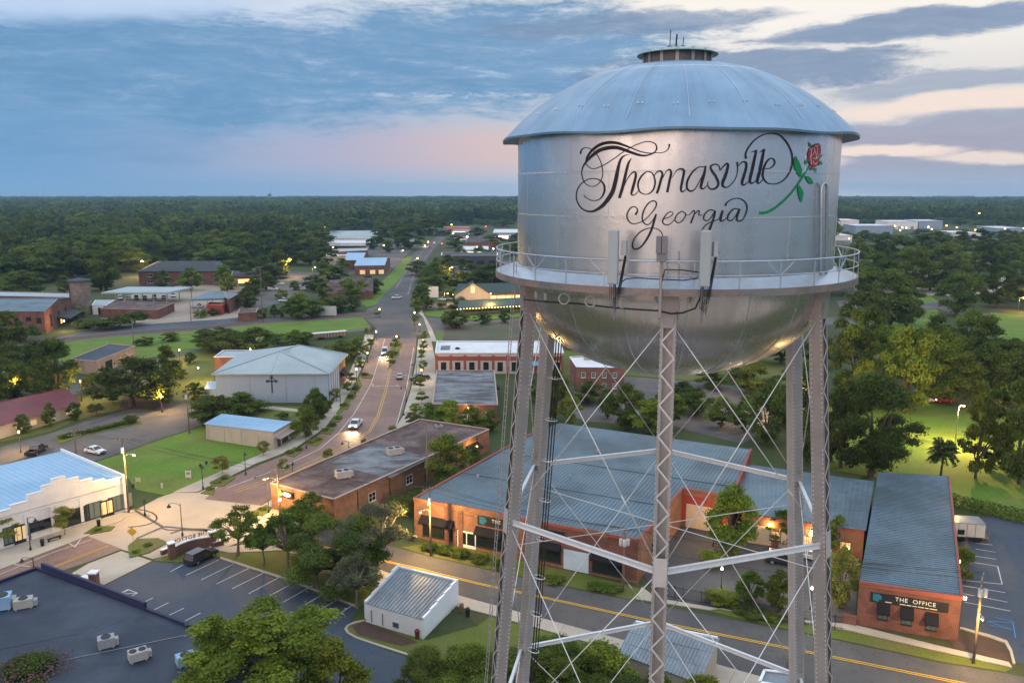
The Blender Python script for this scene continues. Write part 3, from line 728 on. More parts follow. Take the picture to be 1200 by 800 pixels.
b = MB(); b.poly([(-130, -190, .05), (150, -190, .05), (150, 4, .05), (-130, 4, .05)]); tag(b.build('parking_lot', 'tan_yard'), kind='structure')  # unseen tan ground behind the camera, added to brown the bowl's reflection
b = MB(); b.lathe([(.01, .062), (24, .062)], (TC.x, TC.y - 4, 0), 40); tag(b.build('unseen_tower_pad', 'asphalt_old'), kind='structure')  # unseen pad below the tower, put in to keep green out of the bowl's reflection
sheet('lawn', [(960,460),(1060,470),(1140,478),(1260,480),(1260,620),(1200,612),(1120,592),(1030,560),(960,548)], 'lawn_green', .024)
sheet('lawn', [(1000,368),(1045,366),(1098,362),(1110,388),(1060,392),(1010,390)], 'lawn_green', .024)
sheet('lawn', [(1160,366),(1260,374),(1260,430),(1190,412),(1168,392)], 'lawn_green', .024)
sheet('lawn', [(1010,344),(1090,346),(1100,354),(1060,357),(1005,354)], 'lawn_green', .024)
sheet('lawn', [(250,462),(300,474),(390,478),(420,440),(425,452),(400,484),(372,506),(338,526),(330,515),(345,500),(280,486)], 'verge_green', .024)
sheet('lawn', [(640,402),(760,392),(900,392),(960,412),(940,452),(860,450),(720,438),(640,440)], 'verge_green', .022)
sheet('lawn', [(406,738),(410,733),(428,727),(500,750),(560,733),(575,722),(640,740),(700,757),(790,786),(900,812),(900,900),(600,900),(560,800),(487,770),(440,755),(412,744)], 'verge_green', .036)
sheet('lawn', [(180,657),(208,659),(258,652),(345,681),(420,711),(440,700),(400,660),(330,640),(268,641),(240,636),(206,641)], 'verge_green', .034)
sheet('verge', [(508,652),(470,641),(520,634),(600,654),(690,674),(752,690),(745,703.5),(682,690.5),(600,672.5)], 'verge_green', .026)
sheet('verge', [(832,716),(845,714),(920,727.5),(1000,741),(1100,764),(1186,783),(1178,787),(1100,774.5),(980,748.5),(920,736.5)], 'verge_green', .03)
# pavements with real kerb steps
slab('pavement', [(203,577),(262,551),(335,520),(372,497),(390,472),(408,440),(422,408),(428,392),(438,392),(437,398),(427,425),(415,450),(399,477),(381,501),(343,527),(300,543),(262,562),(232,576)], 'concrete')
slab('pavement', [(490,398),(505,396),(513,436),(508,462),(505,492),(492,490),(470,512),(452,519),(472,488),(482,455),(488,420)], 'concrete')
slab('pavement', [(496,372),(489,366),(494,364),(506,385),(512,400),(506,400)], 'concrete')
slab('pavement', [(305,594),(345,570),(400,547),(440,524),(445,530),(400,552),(330,585),(318,600),(318,618),(305,620),(300,612)], 'concrete')
slab('pavement', [(-60,662),(10,642),(120,604),(152,598),(158,598),(141,611),(112,620),(103,628),(60,644.5),(0,667.5),(-60,685)], 'concrete')
slab('pavement', [(180,655),(205,641),(245,635),(268,641),(330,632),(400,651),(470,677),(541,699),(640,726),(730,750),(830,776),(920,801),(1000,822),(960,850),(860,806),(790,784),(700,756),(640,739),(575,720.5),(541,712),(470,692),(400,668),(330,645),(268,648),(240,641),(210,648)], 'concrete')
slab('pavement', [(752,688),(770,701),(900,723),(1000,732),(1100,757),(1182,776),(1186,782),(1100,763),(1000,740),(920,726.5),(845,713),(832,715),(745,702)], 'concrete')
slab('church_path', [(300,474),(392,484),(396,487),(300,478)], 'concrete', .06)
def kerb(pts, w=.3, h=.14):
    b = MB(); P = PW(pts)
    for i in range(len(P) - 1): b.bar(P[i] + Vector((0, 0, h / 2)), P[i + 1] + Vector((0, 0, h / 2)), w, h)
    tag(b.build('kerb_edge', 'concrete'), kind='structure')
kerb([(428,727),(416,729.5),(408,733),(405,737),(408,742),(418,747.5),(440,755),(465,763),(487,770)])
slab('kerb_edge', [(258,652.5),(345,680.5),(420,710.5),(420,713),(345,683),(258,655)], 'concrete', .14)
slab('kerb_edge', [(1125,735),(1160,744),(1180,751),(1186,762),(1190,778),(1187,778),(1183,763),(1177,753),(1160,747),(1125,737)], 'concrete', .14)
sheet('mulch_bed', [(1100,738),(1150,745),(1176,755),(1184,775),(1120,762)], 'mulch', .05)
sheet('mulch_bed', [(145,462),(200,470),(180,480),(140,478)], 'mulch', .045)
sheet('mulch_bed', [(412,733),(428,728),(470,744),(490,753),(470,757),(420,744)], 'mulch', .05)
slab('planting_island', [(63,512),(110,502),(164,492),(166,496),(110,508),(70,520)], 'verge_green', .16)
for px in ([(150,640),(160,632),(185,631),(197,636),(175,648),(152,654)], [(98,626),(112,617),(135,617),(130,622),(108,626)], [(84,676),(95,680),(120,690),(122,686),(100,677),(90,673)], [(235,578),(252,570),(250,580),(236,578.5)],
           [(245,566),(265,556),(276,560),(262,570),(248,570)], [(334,533),(345,524),(356,527),(345,536)], [(359,521),(368,513),(380,515),(372,523)], [(375,508),(383,500),(392,503),(388,509)], [(388,494),(395,486),(402,488),(398,495)], [(398,478),(404,472),(411,474),(407,480)],
           [(407,466),(412,461),(418,463),(414,468)], [(412,456),(417,452),(423,454),(420,458)], [(423,441),(427,437),(438,440),(436,444),(424,443)], [(295,600),(312,592),(320,596),(308,606)], [(444,522),(455,512),(460,514),(452,524)]):
    slab('planting_bed', px, 'verge_green', .17)
slab('street_median', [(455,431),(459,428),(470,406),(468,400),(464,399),(458,408)], 'verge_green', .18)
slab('street_median', [(494,494),(500,480),(504,482),(500,495)], 'verge_green', .2)

# painted lines
stripes('road_marking', [[(266,572),(325,550),(375,526),(397,507),(415,485),(435,450),(447,412),(451,397)], [(450,517),(465,497),(477,452),(485,407)]], 'paint_white', .16, .07)
stripes('road_marking', [[(275,575),(340,552),(397,526),(432,505),(442,487),(451,457),(457,432)], [(277,577),(342,554),(399,528),(434,506),(444,488),(453,458),(458.5,432)]], 'paint_yellow', .15, .07)
stripes('road_marking', [[(380,640),(407,647),(488,665),(560,683),(640,700),(760,726),(941,762),(1130,800),(1230,822)], [(380,641.3),(407,648.4),(488,666.5),(560,684.5),(640,701.5),(760,727.6),(941,763.8),(1130,802),(1230,824)]], 'paint_yellow', .16, .07)
stripes('road_marking', [[(57,666),(127,639)], [(58.5,667),(128.5,640)]], 'paint_yellow', .15, .07)
stripes('road_marking', [[(-40,687),(0,673),(60,648),(108,632)], [(15,661),(26,655)], [(15,661),(35,664)], [(75,638),(100,628)], [(80,636),(88,641),(97,628)]], 'paint_white', .13, .07)
stripes('road_marking', [[(464,338),(480,310),(502,288)], [(478,345),(484,325),(494,308),(508,290)]], 'paint_white', .12, .07)
stripes('road_marking', [[(449,440),(478,440)], [(448,443.5),(477,443.5)], [(440,452),(470,453)], [(437,450),(437,453),(445,453)], [(464,451),(468,453)]], 'paint_white', .22, .07)
q = lambda L: [[(x0 / 3.333 + 200, y0 / 3.333 + 560), (x1 / 3.333 + 200, y1 / 3.333 + 560)] for x0, y0, x1, y1 in L]
r4 = lambda L: [[(x0 / 4, y0 / 4 + 600), (x1 / 4, y1 / 4 + 600)] for x0, y0, x1, y1 in L]
stripes('parking_marking', q([(0,366,48,340),(60,380,188,320),(120,398,245,337),(178,415,305,353),(240,433,365,370),(305,452,430,385),(368,470,465,418),(433,489,555,420),(525,495,590,457),(570,522,685,457),(640,543,718,492)]) +
        r4([(670,425,718,402),(705,467,790,425),(780,490,863,450),(857,516,940,473),(933,543,1020,497),(1010,570,1100,520),(550,385,600,363),(600,363,645,380),(645,380,600,402),(550,385,645,380),(570,385,600,365)]), 'paint_white', .12, .07)
rj = lambda L: [[(x0 / 3.333 + 920, y0 / 3.333 + 560), (x1 / 3.333 + 920, y1 / 3.333 + 560)] for x0, y0, x1, y1 in L]
stripes('parking_marking', rj([(785,235,800,238),(745,255,810,262),(745,278,822,290),(740,305,825,318),(735,330,830,345),(830,345,848,415),(690,400,848,415),(690,420,860,448),(695,452,868,485),(700,485,880,520)]), 'paint_white', .12, .07)
stripes('parking_marking', rj([(790,560,890,565),(800,575,895,595),(890,565,900,625),(820,545,895,560),(790,560,880,590)]), 'paint_blue', .12, .07)
for a, c in (((160,631),(192,617)), ((192,617),(250,622)), ((155,596),(190,617)), ((200,625),(212,621)), ((212,621),(258,622)), ((258,622),(262,632))):
    stripes('plaza_band', [[a, c]], 'asphalt_old', .5, .068)
stripes('plaza_band', [[(160,596.5),(170,598),(178,600.5),(183,604),(184,608),(180,612),(172,615),(160,617),(150,617.5)], [(190,619),(197,621),(208,621),(222,619.5),(238,619.5),(250,622),(257,626)]], 'mulch', .28, .069)
# pavement joints
stripes('pavement_joint', [[(541 + 40 * i, 700 + 11 * i), (533 + 40 * i, 716 + 11 * i)] for i in range(10)] + [[(860 + 30 * i, 716 + 6.0 * i), (858 + 30 * i, 718.5 + 6.2 * i)] for i in range(9)], 'asphalt_old', .04, .128)
# railway beside the main street
RAILA = [(0,404),(60,398),(140,390),(240,383),(300,376),(425,368),(440,366)]
sheet('railway_bed', [(x, y - 2) for x, y in RAILA] + [(x, y + 4) for x, y in RAILA[::-1]], 'ballast', .03)
sheet('railway_bed', [(60,402),(60,397),(120,384),(230,377),(290,371),(292,376),(200,384),(110,394)], 'asphalt_dark', .028)
sheet('railway_bed', [(486,358),(560,352),(640,345),(720,340),(720,344),(640,349),(560,357),(488,363)], 'ballast', .03)
for off in (0, 1.6):
    b = MB(); p = [G(x, y + off, .12) for x, y in RAILA]
    for i in range(len(p) - 1): b.bar(p[i], p[i + 1], .09, .14)
    tag(b.build('railway_rail', 'rail_rust'), kind='structure')
# ================================================================== TREES
leafmat('leaf_oak', (.030, .052, .011), (.120, .175, .030))
leafmat('leaf_mid', (.044, .074, .011), (.155, .215, .032))
leafmat('leaf_bright', (.072, .115, .011), (.24, .30, .036))
leafmat('leaf_grey', (.070, .085, .045), (.18, .20, .11))
leafmat('leaf_young', (.090, .115, .018), (.27, .28, .06))
leafmat('leaf_forest', (.016, .040, .014), (.15, .205, .040), .35, .006)
leafmat('leaf_palm', (.030, .065, .02), (.11, .15, .05))
leafmat('blossom', (.12, .05, .05), (.21, .10, .11))
surf('bark', (.085, .065, .05), .9, var=.35, scale=1.5, fine=8, bump=.6, bscale=6)
surf('bark_pale', (.17, .145, .115), .9, var=.3, scale=1.5, fine=8, bump=.5, bscale=6)

def quads_mesh(name, C, Nn, size, tint, mat, rs, aspect=1.5):
    """leaf clumps: one bent quad (two tris) per centre"""
    n = len(C)
    rv = rs.normal(size=(n, 3)); u = np.cross(Nn, rv); u /= np.linalg.norm(u, axis=1)[:, None] + 1e-9
    w = np.cross(Nn, u)
    s = (size * rs.uniform(.6, 1.4, n))[:, None]
    a = C - u * s * aspect * .5; c = C + u * s * aspect * .5
    mid = C + Nn * s * .12
    b = mid - w * s * .5 + u * s * rs.uniform(-.25, .25, (n, 1)); d = mid + w * s * .5 + u * s * rs.uniform(-.25, .25, (n, 1))
    V = np.stack([a, b, c, d], 1).reshape(-1, 3)
    me = bpy.data.meshes.new(name)
    me.vertices.add(4 * n); me.vertices.foreach_set('co', V.astype(np.float32).ravel())
    me.loops.add(4 * n); me.loops.foreach_set('vertex_index', np.arange(4 * n, dtype=np.int32))
    me.polygons.add(n); me.polygons.foreach_set('loop_start', np.arange(0, 4 * n, 4, dtype=np.int32)); me.polygons.foreach_set('loop_total', np.full(n, 4, dtype=np.int32))
    me.update(calc_edges=True)
    at = me.attributes.new('tint', 'FLOAT', 'FACE'); at.data.foreach_set('value', np.clip(tint, 0, 1).astype(np.float32))
    me.materials.append(MATS[mat])
    return me

def lobes_for(kind, rs):
    """lobe centres/radii in a crown of unit width, z 0..1 of the tree"""
    L = []
    if kind == 'broad':
        for i in range(46):
            a = rs.uniform(0, 6.283); r = .43 * math.sqrt(rs.uniform(0, 1)); z = .13 + .71 * math.sqrt(max(0, 1 - (r / .47) ** 2)) * rs.uniform(-.04, 1.0)
            L.append((r * math.cos(a), r * math.sin(a), z, rs.uniform(.055, .14)))
    elif kind == 'clumpy':
        for i in range(46):
            a = i * 2.4 + rs.uniform(-.3, .3); e = rs.uniform(-.35, 1.5); R = rs.uniform(.16, .44)
            c = np.array([R * math.cos(a) * math.cos(e), R * math.sin(a) * math.cos(e), .42 + R * 1.18 * math.sin(e)])
            for k in range(6):
                o = rs.normal(size=3) * .045; L.append((*(c + o), rs.uniform(.028, .075)))
    elif kind == 'oval':
        for i in range(42):
            z = rs.uniform(.12, .95); w = math.sin(math.pi * min(1, (z - .12) / .88) ** .8) * .40
            a = rs.uniform(0, 6.283); r = w * math.sqrt(rs.uniform(0.05, 1))
            L.append((r * math.cos(a), r * math.sin(a), z - .04, rs.uniform(.055, .145)))
    elif kind == 'tall':
        for i in range(44):
            z = rs.uniform(.12, .97); w = .38 * (1.05 - ((z - .5) / .62) ** 2)
            a = rs.uniform(0, 6.283); r = w * math.sqrt(rs.uniform(0.1, 1))
            L.append((r * math.cos(a), r * math.sin(a), z - .05, rs.uniform(.05, .125)))
    elif kind == 'airy':
        for i in range(30):
            a = rs.uniform(0, 6.283); r = .44 * math.sqrt(rs.uniform(0, 1)); z = .45 + .46 * (1 - (r / .52) ** 2) * rs.uniform(.1, 1.0)
            L.append((r * math.cos(a), r * math.sin(a), z, rs.uniform(.06, .11)))
    elif kind == 'shrub':
        for i in range(14):
            a = rs.uniform(0, 6.283); r = .34 * math.sqrt(rs.uniform(0, 1)); z = .20 + .55 * (1 - (r / .45) ** 2) * rs.uniform(.2, 1)
            L.append((r * math.cos(a), r * math.sin(a), z, rs.uniform(.15, .22)))
    elif kind == 'young':
        for i in range(16):
            z = rs.uniform(.35, .95); w = .34 * math.sin(math.pi * (z - .22) / .8)
            a = rs.uniform(0, 6.283); r = abs(w) * math.sqrt(rs.uniform(0.1, 1))
            L.append((r * math.cos(a), r * math.sin(a), z - .04, rs.uniform(.09, .15)))
    return np.array(L)

PROTO = {}
LEAFN = {0: (70000, .0125), 1: (17000, .025), 2: (4200, .046)}
def proto(kind, lod, seed, mat, bark):
    key = (kind, lod, seed, mat)
    if key in PROTO: return PROTO[key]
    rs = np.random.RandomState(seed * 97 + sum(map(ord, kind)))
    L = lobes_for(kind, rs)
    n, sz = LEAFN[lod]
    if kind in ('airy',): n = int(n * .62); sz *= .85
    if kind == 'young': n = int(n * .5); sz *= 1.1
    if kind == 'shrub': n = int(n * .6); sz *= 1.25
    wts = L[:, 3] ** 2; idx = rs.choice(len(L), n, p=wts / wts.sum())
    dirs = rs.normal(size=(n, 3)); dirs /= np.linalg.norm(dirs, axis=1)[:, None]
    dirs[:, 2] = np.where(dirs[:, 2] < -.35, -dirs[:, 2] * .6, dirs[:, 2])
    rad = L[idx, 3] * (rs.uniform(0, 1, n) ** .42) * (1 + .30 * rs.normal(size=n))
    C = L[idx, :3] + dirs * rad[:, None] * np.array([1, 1, .8])
    C[:, 2] = np.maximum(C[:, 2], .03)
    nrm = dirs * .7 + rs.normal(size=(n, 3)) * .55 + np.array([0, 0, .35]); nrm /= np.linalg.norm(nrm, axis=1)[:, None]
    lt = rs.uniform(.0, 1.0, len(L))
    tint = lt[idx] * .6 + rs.uniform(0, .4, n) + (dirs * nrm).sum(1) * .04
    me = quads_mesh('crown', C, nrm, sz, tint, mat, rs)
    # trunk with limbs to the larger lobes
    b = MB(); th = {'shrub': .15, 'airy': .36, 'young': .34, 'clumpy': .3}.get(kind, .22)
    r0 = {'broad': .030, 'airy': .024, 'young': .014, 'shrub': .02}.get(kind, .026)
    bend = rs.uniform(-.03, .03, 2)
    fork = Vector((bend[0], bend[1], th))
    ns = 8 if lod < 2 else 5
    b.tube([(0, 0, -.02), (0, 0, .01), (bend[0] * .5, bend[1] * .5, th * .5), fork], [r0 * 1.7, r0 * 1.25, r0, r0 * .85], ns)
    order = np.argsort(-L[:, 3])[: ((30 if kind == 'airy' else 24 if kind == 'clumpy' else 11) if lod < 2 else 6)]
    for i in order:
        e = Vector(L[i, :3]); mdl = fork.lerp(e, .5) + Vector((0, 0, .03)) + Vector(rs.uniform(-.03, .03, 3))
        b.tube([fork - Vector((0, 0, .04)), mdl, e], [r0 * .6, r0 * .38, r0 * .1], ns - 1 if ns > 5 else 4)
    tm = b.build('trunk', bark, None, True); tme = tm.data; bpy.data.objects.remove(tm)
    PROTO[key] = (me, tme)
    return PROTO[key]

PHR = {('broad', 'leaf_oak'): 'broad dark green oak', ('broad', 'leaf_mid'): 'spreading mid green shade tree', ('oval', 'leaf_oak'): 'rounded dark green tree', ('oval', 'leaf_mid'): 'rounded mid green tree',
       ('oval', 'leaf_bright'): 'bushy bright green tree', ('tall', 'leaf_oak'): 'tall dark green tree', ('tall', 'leaf_mid'): 'tall mid green tree', ('tall', 'leaf_bright'): 'tall light green tree', ('airy', 'leaf_grey'): 'airy grey green tree',
       ('airy', 'leaf_mid'): 'open crowned green tree', ('young', 'leaf_young'): 'thin young yellow green street tree', ('young', 'leaf_mid'): 'small young green street tree', ('shrub', 'leaf_oak'): 'low dark green shrub',
       ('shrub', 'leaf_mid'): 'low mid green shrub', ('shrub', 'leaf_bright'): 'low light green shrub', ('broad', 'leaf_bright'): 'spreading light green tree', ('oval', 'leaf_young'): 'yellow green tree', ('broad', 'leaf_grey'): 'spreading grey green tree', ('oval', 'leaf_grey'): 'rounded grey green tree'}
TREEN = [0]
def tree(x, yb, yt, w, kind='oval', mat='leaf_mid', lod=None, label=None, base=None, group=None, quiet=False):
    """x, yb: photo pixel of the foot; yt: pixel row of the top; w: crown width in pixels"""
    w = w * 1.2 if kind in ('oval', 'broad', 'tall') and w < 60 and yb < 480 else w
    p = base or G(x, yb); zc = proj(p)[2]
    h = (H - p.z) * (yb - yt) / (yb - YH); wd = w * zc / FPX
    if lod is None: lod = 0 if w > 120 else (1 if w > 34 else 2)
    TREEN[0] += 1
    me, tm = proto(kind, lod, 1 + TREEN[0] % (2 if lod == 0 else 4), mat, 'bark_pale' if kind in ('airy', 'young') else 'bark')
    if kind == 'clumpy': PHR[(kind, mat)] = 'large spreading green tree'
    nm = {'shrub': 'shrub', 'young': 'street_tree'}.get(kind, {'broad': 'oak_tree'}.get(kind, 'tree'))
    if nm == 'tree': nm = 'leafy_tree'
    r = bpy.data.objects.new(nm, None); COL.objects.link(r); r.location = p; r.rotation_euler.z = RND.uniform(0, 6.28)
    r.scale = (wd * RND.uniform(.92, 1.2), wd * RND.uniform(.92, 1.2), h)
    c = bpy.data.objects.new('crown' if kind != 'shrub' else 'foliage', me); COL.objects.link(c); c.parent = r
    t = bpy.data.objects.new('trunk' if kind != 'shrub' else 'stem', tm); COL.objects.link(t); t.parent = r
    tag(r, label, 'shrub' if kind == 'shrub' else 'tree', group or {'shrub': 'shrubs around the town', 'young': 'young trees along the streets'}.get(kind, 'trees around the town'))
    if not label and not quiet: later(r, PHR.get((kind, mat), 'green tree'), x, (yb + yt) / 2)
    return r
O, M, B_, GR, Y = 'leaf_oak', 'leaf_mid', 'leaf_bright', 'leaf_grey', 'leaf_young'

# --- nearest crowns along the foot of the picture
tree(318, 832, 700, 215, 'clumpy', B_, 0, 'large light green tree filling the bottom edge beside the dark flat roof')
tree(392, 838, 742, 90, 'oval', B_, 1); tree(262, 838, 742, 110, 'oval', B_, 0)
tree(500, 832, 752, 100, 'oval', O, 0); tree(552, 828, 744, 100, 'oval', M, 0); tree(600, 845, 752, 110, 'oval', O, 0)
tree(650, 812, 738, 100, 'oval', M, 0); tree(702, 820, 745, 90, 'oval', B_, 1); tree(668, 850, 764, 130, 'clumpy', M, 0)
tree(770, 845, 782, 70, 'oval', O, 1); tree(825, 848, 784, 70, 'oval', B_, 1); tree(575, 868, 786, 110, 'oval', O, 0); tree(735, 862, 786, 100, 'oval', O, 0)
r = tree(45, 842, 760, 118, 'oval', 'leaf_oak', 0, 'crape myrtle with dusky pink blossom at the bottom left corner')
# blossom on the crape myrtle
_rs = np.random.RandomState(5); _n = 1500
_d = _rs.normal(size=(_n, 3)); _d /= np.linalg.norm(_d, axis=1)[:, None]; _d[:, 2] = abs(_d[:, 2])
_C = np.array([0, 0, .6]) + _d * np.array([.43, .43, .36]) * _rs.uniform(.85, 1.08, (_n, 1)); 
_o = bpy.data.objects.new('blossom', quads_mesh('blossom', _C, _d, .015, _rs.uniform(0, 1, _n), 'blossom', _rs)); COL.objects.link(_o); _o.parent = r

# --- trees between the car park and the front street
tree(279, 650, 586, 64, 'airy', M, 1, 'small open green tree behind the low brick sign wall')
tree(337, 668, 594, 78, 'airy', M, 1); tree(352, 640, 582, 62, 'oval', M, 1)
tree(395, 682, 578, 112, 'broad', O, 0, 'wide dark green tree overhanging the car park markings')
tree(442, 670, 576, 112, 'airy', GR, 0, 'wide airy grey green tree beside the white box building')
tree(418, 712, 640, 60, 'airy', GR, 1); tree(372, 690, 630, 60, 'airy', M, 1); tree(310, 660, 606, 40, 'airy', M, 1)
tree(368, 622, 570, 46, 'oval', Y, 1)
# --- courtyard and round the brick buildings
tree(524, 572, 505, 62, 'oval', M, 1); tree(553, 560, 520, 34, 'oval', M, 1); tree(507, 592, 560, 30, 'shrub', O, 1); tree(488, 605, 570, 30, 'oval', O, 1); tree(470, 600, 572, 34, 'shrub', O, 1)
tree(505, 505, 470, 44, 'oval', M, 1); tree(528, 506, 466, 50, 'oval', B_, 1); tree(553, 508, 474, 40, 'oval', M, 1); tree(575, 505, 478, 26, 'oval', M, 2)
tree(856, 650, 560, 66, 'oval', B_, 1, 'round green tree lit from below in the brick courtyard'); tree(836, 662, 640, 40, 'shrub', B_, 1); tree(840, 705, 686, 34, 'shrub', B_, 1); tree(855, 708, 684, 32, 'shrub', M, 1)
tree(878, 705, 664, 40, 'oval', M, 1); tree(914, 716, 663, 44, 'oval', M, 1); tree(918, 640, 592, 40, 'oval', O, 1); tree(934, 640, 600, 32, 'oval', O, 1); tree(984, 712, 632, 50, 'oval', Y, 1); tree(982, 650, 600, 42, 'oval', M, 1)
tree(1129, 664, 632, 26, 'shrub', M, 1); tree(1131, 682, 656, 20, 'shrub', O, 2)
for x, y, w in ((505,644,24),(522,648,22),(540,652,26),(562,658,24),(585,664,24),(625,674,22),(650,682,26),(700,690,22),(718,694,22),(885,722,30),(905,726,26),(870,716,26),(930,728,24)):
    tree(x, y, y - 11, w, 'shrub', RND.choice((O, M)), 2)
# --- park behind the offices
tree(1020, 558, 430, 108, 'oval', O, 0, 'large round dark tree on the lawn behind the blue metal roofs'); tree(985, 548, 440, 70, 'tall', O, 1); tree(962, 540, 455, 40, 'tall', O, 1)
tree(1143, 560, 452, 58, 'tall', M, 1); tree(1194, 567, 436, 66, 'tall', O, 1); tree(1165, 545, 450, 44, 'tall', O, 1); tree(1215, 560, 440, 60, 'oval', O, 1)
tree(1060, 482, 372, 74, 'tall', B_, 1); tree(1092, 470, 384, 66, 'tall', M, 1); tree(1030, 470, 380, 60, 'tall', M, 1); tree(1000, 465, 350, 66, 'tall', O, 1); tree(1012, 480, 420, 50, 'oval', B_, 1)
tree(1128, 480, 408, 56, 'oval', M, 1); tree(1150, 478, 396, 60, 'oval', O, 1); tree(1180, 478, 410, 60, 'oval', M, 1); tree(1210, 480, 400, 60, 'tall', O, 1); tree(1110, 460, 392, 50, 'oval', B_, 1)
tree(1075, 440, 380, 50, 'oval', M, 1); tree(1040, 438, 388, 44, 'oval', B_, 1); tree(1095, 440, 366, 50, 'oval', M, 1); tree(1150, 440, 366, 60, 'oval', O, 1); tree(1185, 445, 392, 40, 'oval', M, 1); tree(1135, 428, 360, 46, 'oval', M, 1)
tree(1010, 400, 330, 64, 'oval', O, 1); tree(1040, 394, 312, 56, 'oval', O, 1); tree(1062, 382, 318, 44, 'oval', O, 1); tree(1120, 370, 318, 46, 'oval', M, 1); tree(1132, 362, 310, 36, 'oval', O, 1)
for x, yb, yt, w in ((1000,345,298,44),(1022,340,290,40),(1046,338,292,44),(1068,342,284,46),(1090,340,292,40),(1108,330,280,42),(1128,326,284,36),(1147,322,278,36),(1165,318,282,32),(1182,312,276,34),(1200,308,272,36),(1005,318,278,34),(1030,312,272,34),(1056,308,270,34),(1080,306,274,32),(1100,304,270,30),(1124,300,270,30),(1150,298,268,28),(1180,296,268,28),(1205,300,268,30),(1168,360,308,40),(1190,352,306,44),(1214,362,310,50),(1150,352,318,30),(1200,330,300,36)):
    tree(x, yb, yt, w, RND.choice(('oval', 'tall', 'broad')), RND.choice((O, O, M)), 1 if w > 38 else 2)
for x, yb, yt, w in ((350,374,344,30),(366,372,350,28),(290,362,336,24),(266,345,318,22),(412,352,328,26),(440,344,326,18),(300,346,322,26),(312,340,318,24),(490,322,304,24),(510,345,322,28),(490,366,348,16),(500,362,346,16),(545,334,314,30),(566,330,310,28),(596,336,312,30),(530,350,336,18),(200,400,388,22),(170,404,392,18),(345,405,386,30),(360,404,388,24),(240,400,384,26),(420,405,394,16),(130,455,430,30),(110,462,436,26),(206,444,424,20),(420,312,300,16),(378,322,304,22),(400,318,302,20),(455,296,280,18),(438,292,278,18),(524,314,298,22),(540,316,302,22),(90,372,356,18),(235,372,360,14),(250,370,360,12),(310,372,360,16),(330,350,336,14)):
    tree(x, yb, yt, w, RND.choice(('oval', 'broad', 'oval')), RND.choice((O, M, M, B_)), 2 if w < 24 else 1)
for x, yb, yt, w in ((985,282,266,26),(1012,282,268,24),(1034,284,270,26),(1058,283,272,24),(1080,280,268,26),(1104,280,270,24),(1128,277,268,22),(1150,277,268,22),(1175,279,270,22),(1196,282,271,24),(1215,280,268,26),(990,264,254,22),(1020,264,255,20),(1050,263,254,22),(1078,262,253,22),(1100,263,254,20),(1125,264,255,22),(1150,266,256,22),(1180,266,256,22),(1205,266,256,22),(522,276,266,16),(560,276,266,18),(590,266,256,22),(570,264,255,20),(548,263,254,18),(606,286,272,20),(540,300,288,14)):
    tree(x, yb, yt, w, RND.choice(('oval', 'broad')), RND.choice((O, M)), 2)
# --- edge of the woods
for x, yb, yt, w in ((-8,338,296,44),(14,334,288,46),(40,331,284,50),(62,329,292,40),(84,328,280,48),(108,325,284,44),(140,318,282,40),(176,312,276,38),(204,308,280,36),(226,309,276,36),(246,308,274,40),(268,308,276,36),(292,306,272,38),(312,304,270,36),(330,300,268,34),(352,296,266,34),(372,292,264,34),(52,322,270,46),(120,318,272,44),(160,306,268,40),(20,322,276,44),(200,302,268,36),(276,300,266,36),(394,270,255,24),(414,269,254,24),(434,268,252,26)):
    tree(x, yb, yt, w, RND.choice(('oval', 'tall', 'broad', 'tall')), RND.choice((O, O, M, M, B_)), 1 if w > 34 else 2)
for x, yb, yt, w in ((800,474,446,40),(816,486,452,44),(690,472,444,36),(630,470,440,34),(655,462,436,30),(845,500,462,44),(930,470,420,50),(870,446,414,44),(820,425,398,36),(790,420,394,34),(676,408,386,30),(730,410,384,34)):
    tree(x, yb, yt, w, RND.choice(('oval', 'broad')), RND.choice((O, M, M)), 1)
# --- under the bowl
tree(735, 502, 446, 56, 'oval', M, 1); tree(778, 500, 452, 60, 'oval', M, 1); tree(762, 508, 462, 50, 'oval', B_, 1); tree(650, 492, 430, 44, 'oval', M, 1); tree(668, 500, 455, 30, 'oval', B_, 1); tree(712, 490, 452, 34, 'oval', O, 1)
tree(832, 455, 428, 40, 'oval', O, 1); tree(880, 462, 420, 50, 'oval', M, 1); tree(898, 520, 440, 66, 'oval', O, 1); tree(872, 506, 460, 44, 'oval', O, 1); tree(918, 500, 445, 50, 'oval', O, 1); tree(945, 500, 420, 50, 'oval', O, 1); tree(945, 540, 470, 40, 'oval', O, 1)
tree(640, 425, 400, 30, 'oval', O, 2); tree(700, 428, 396, 40, 'oval', O, 1); tree(760, 425, 396, 44, 'oval', M, 1); tree(850, 420, 390, 50, 'oval', O, 1); tree(915, 425, 384, 54, 'oval', O, 1); tree(960, 430, 390, 40, 'oval', O, 1)
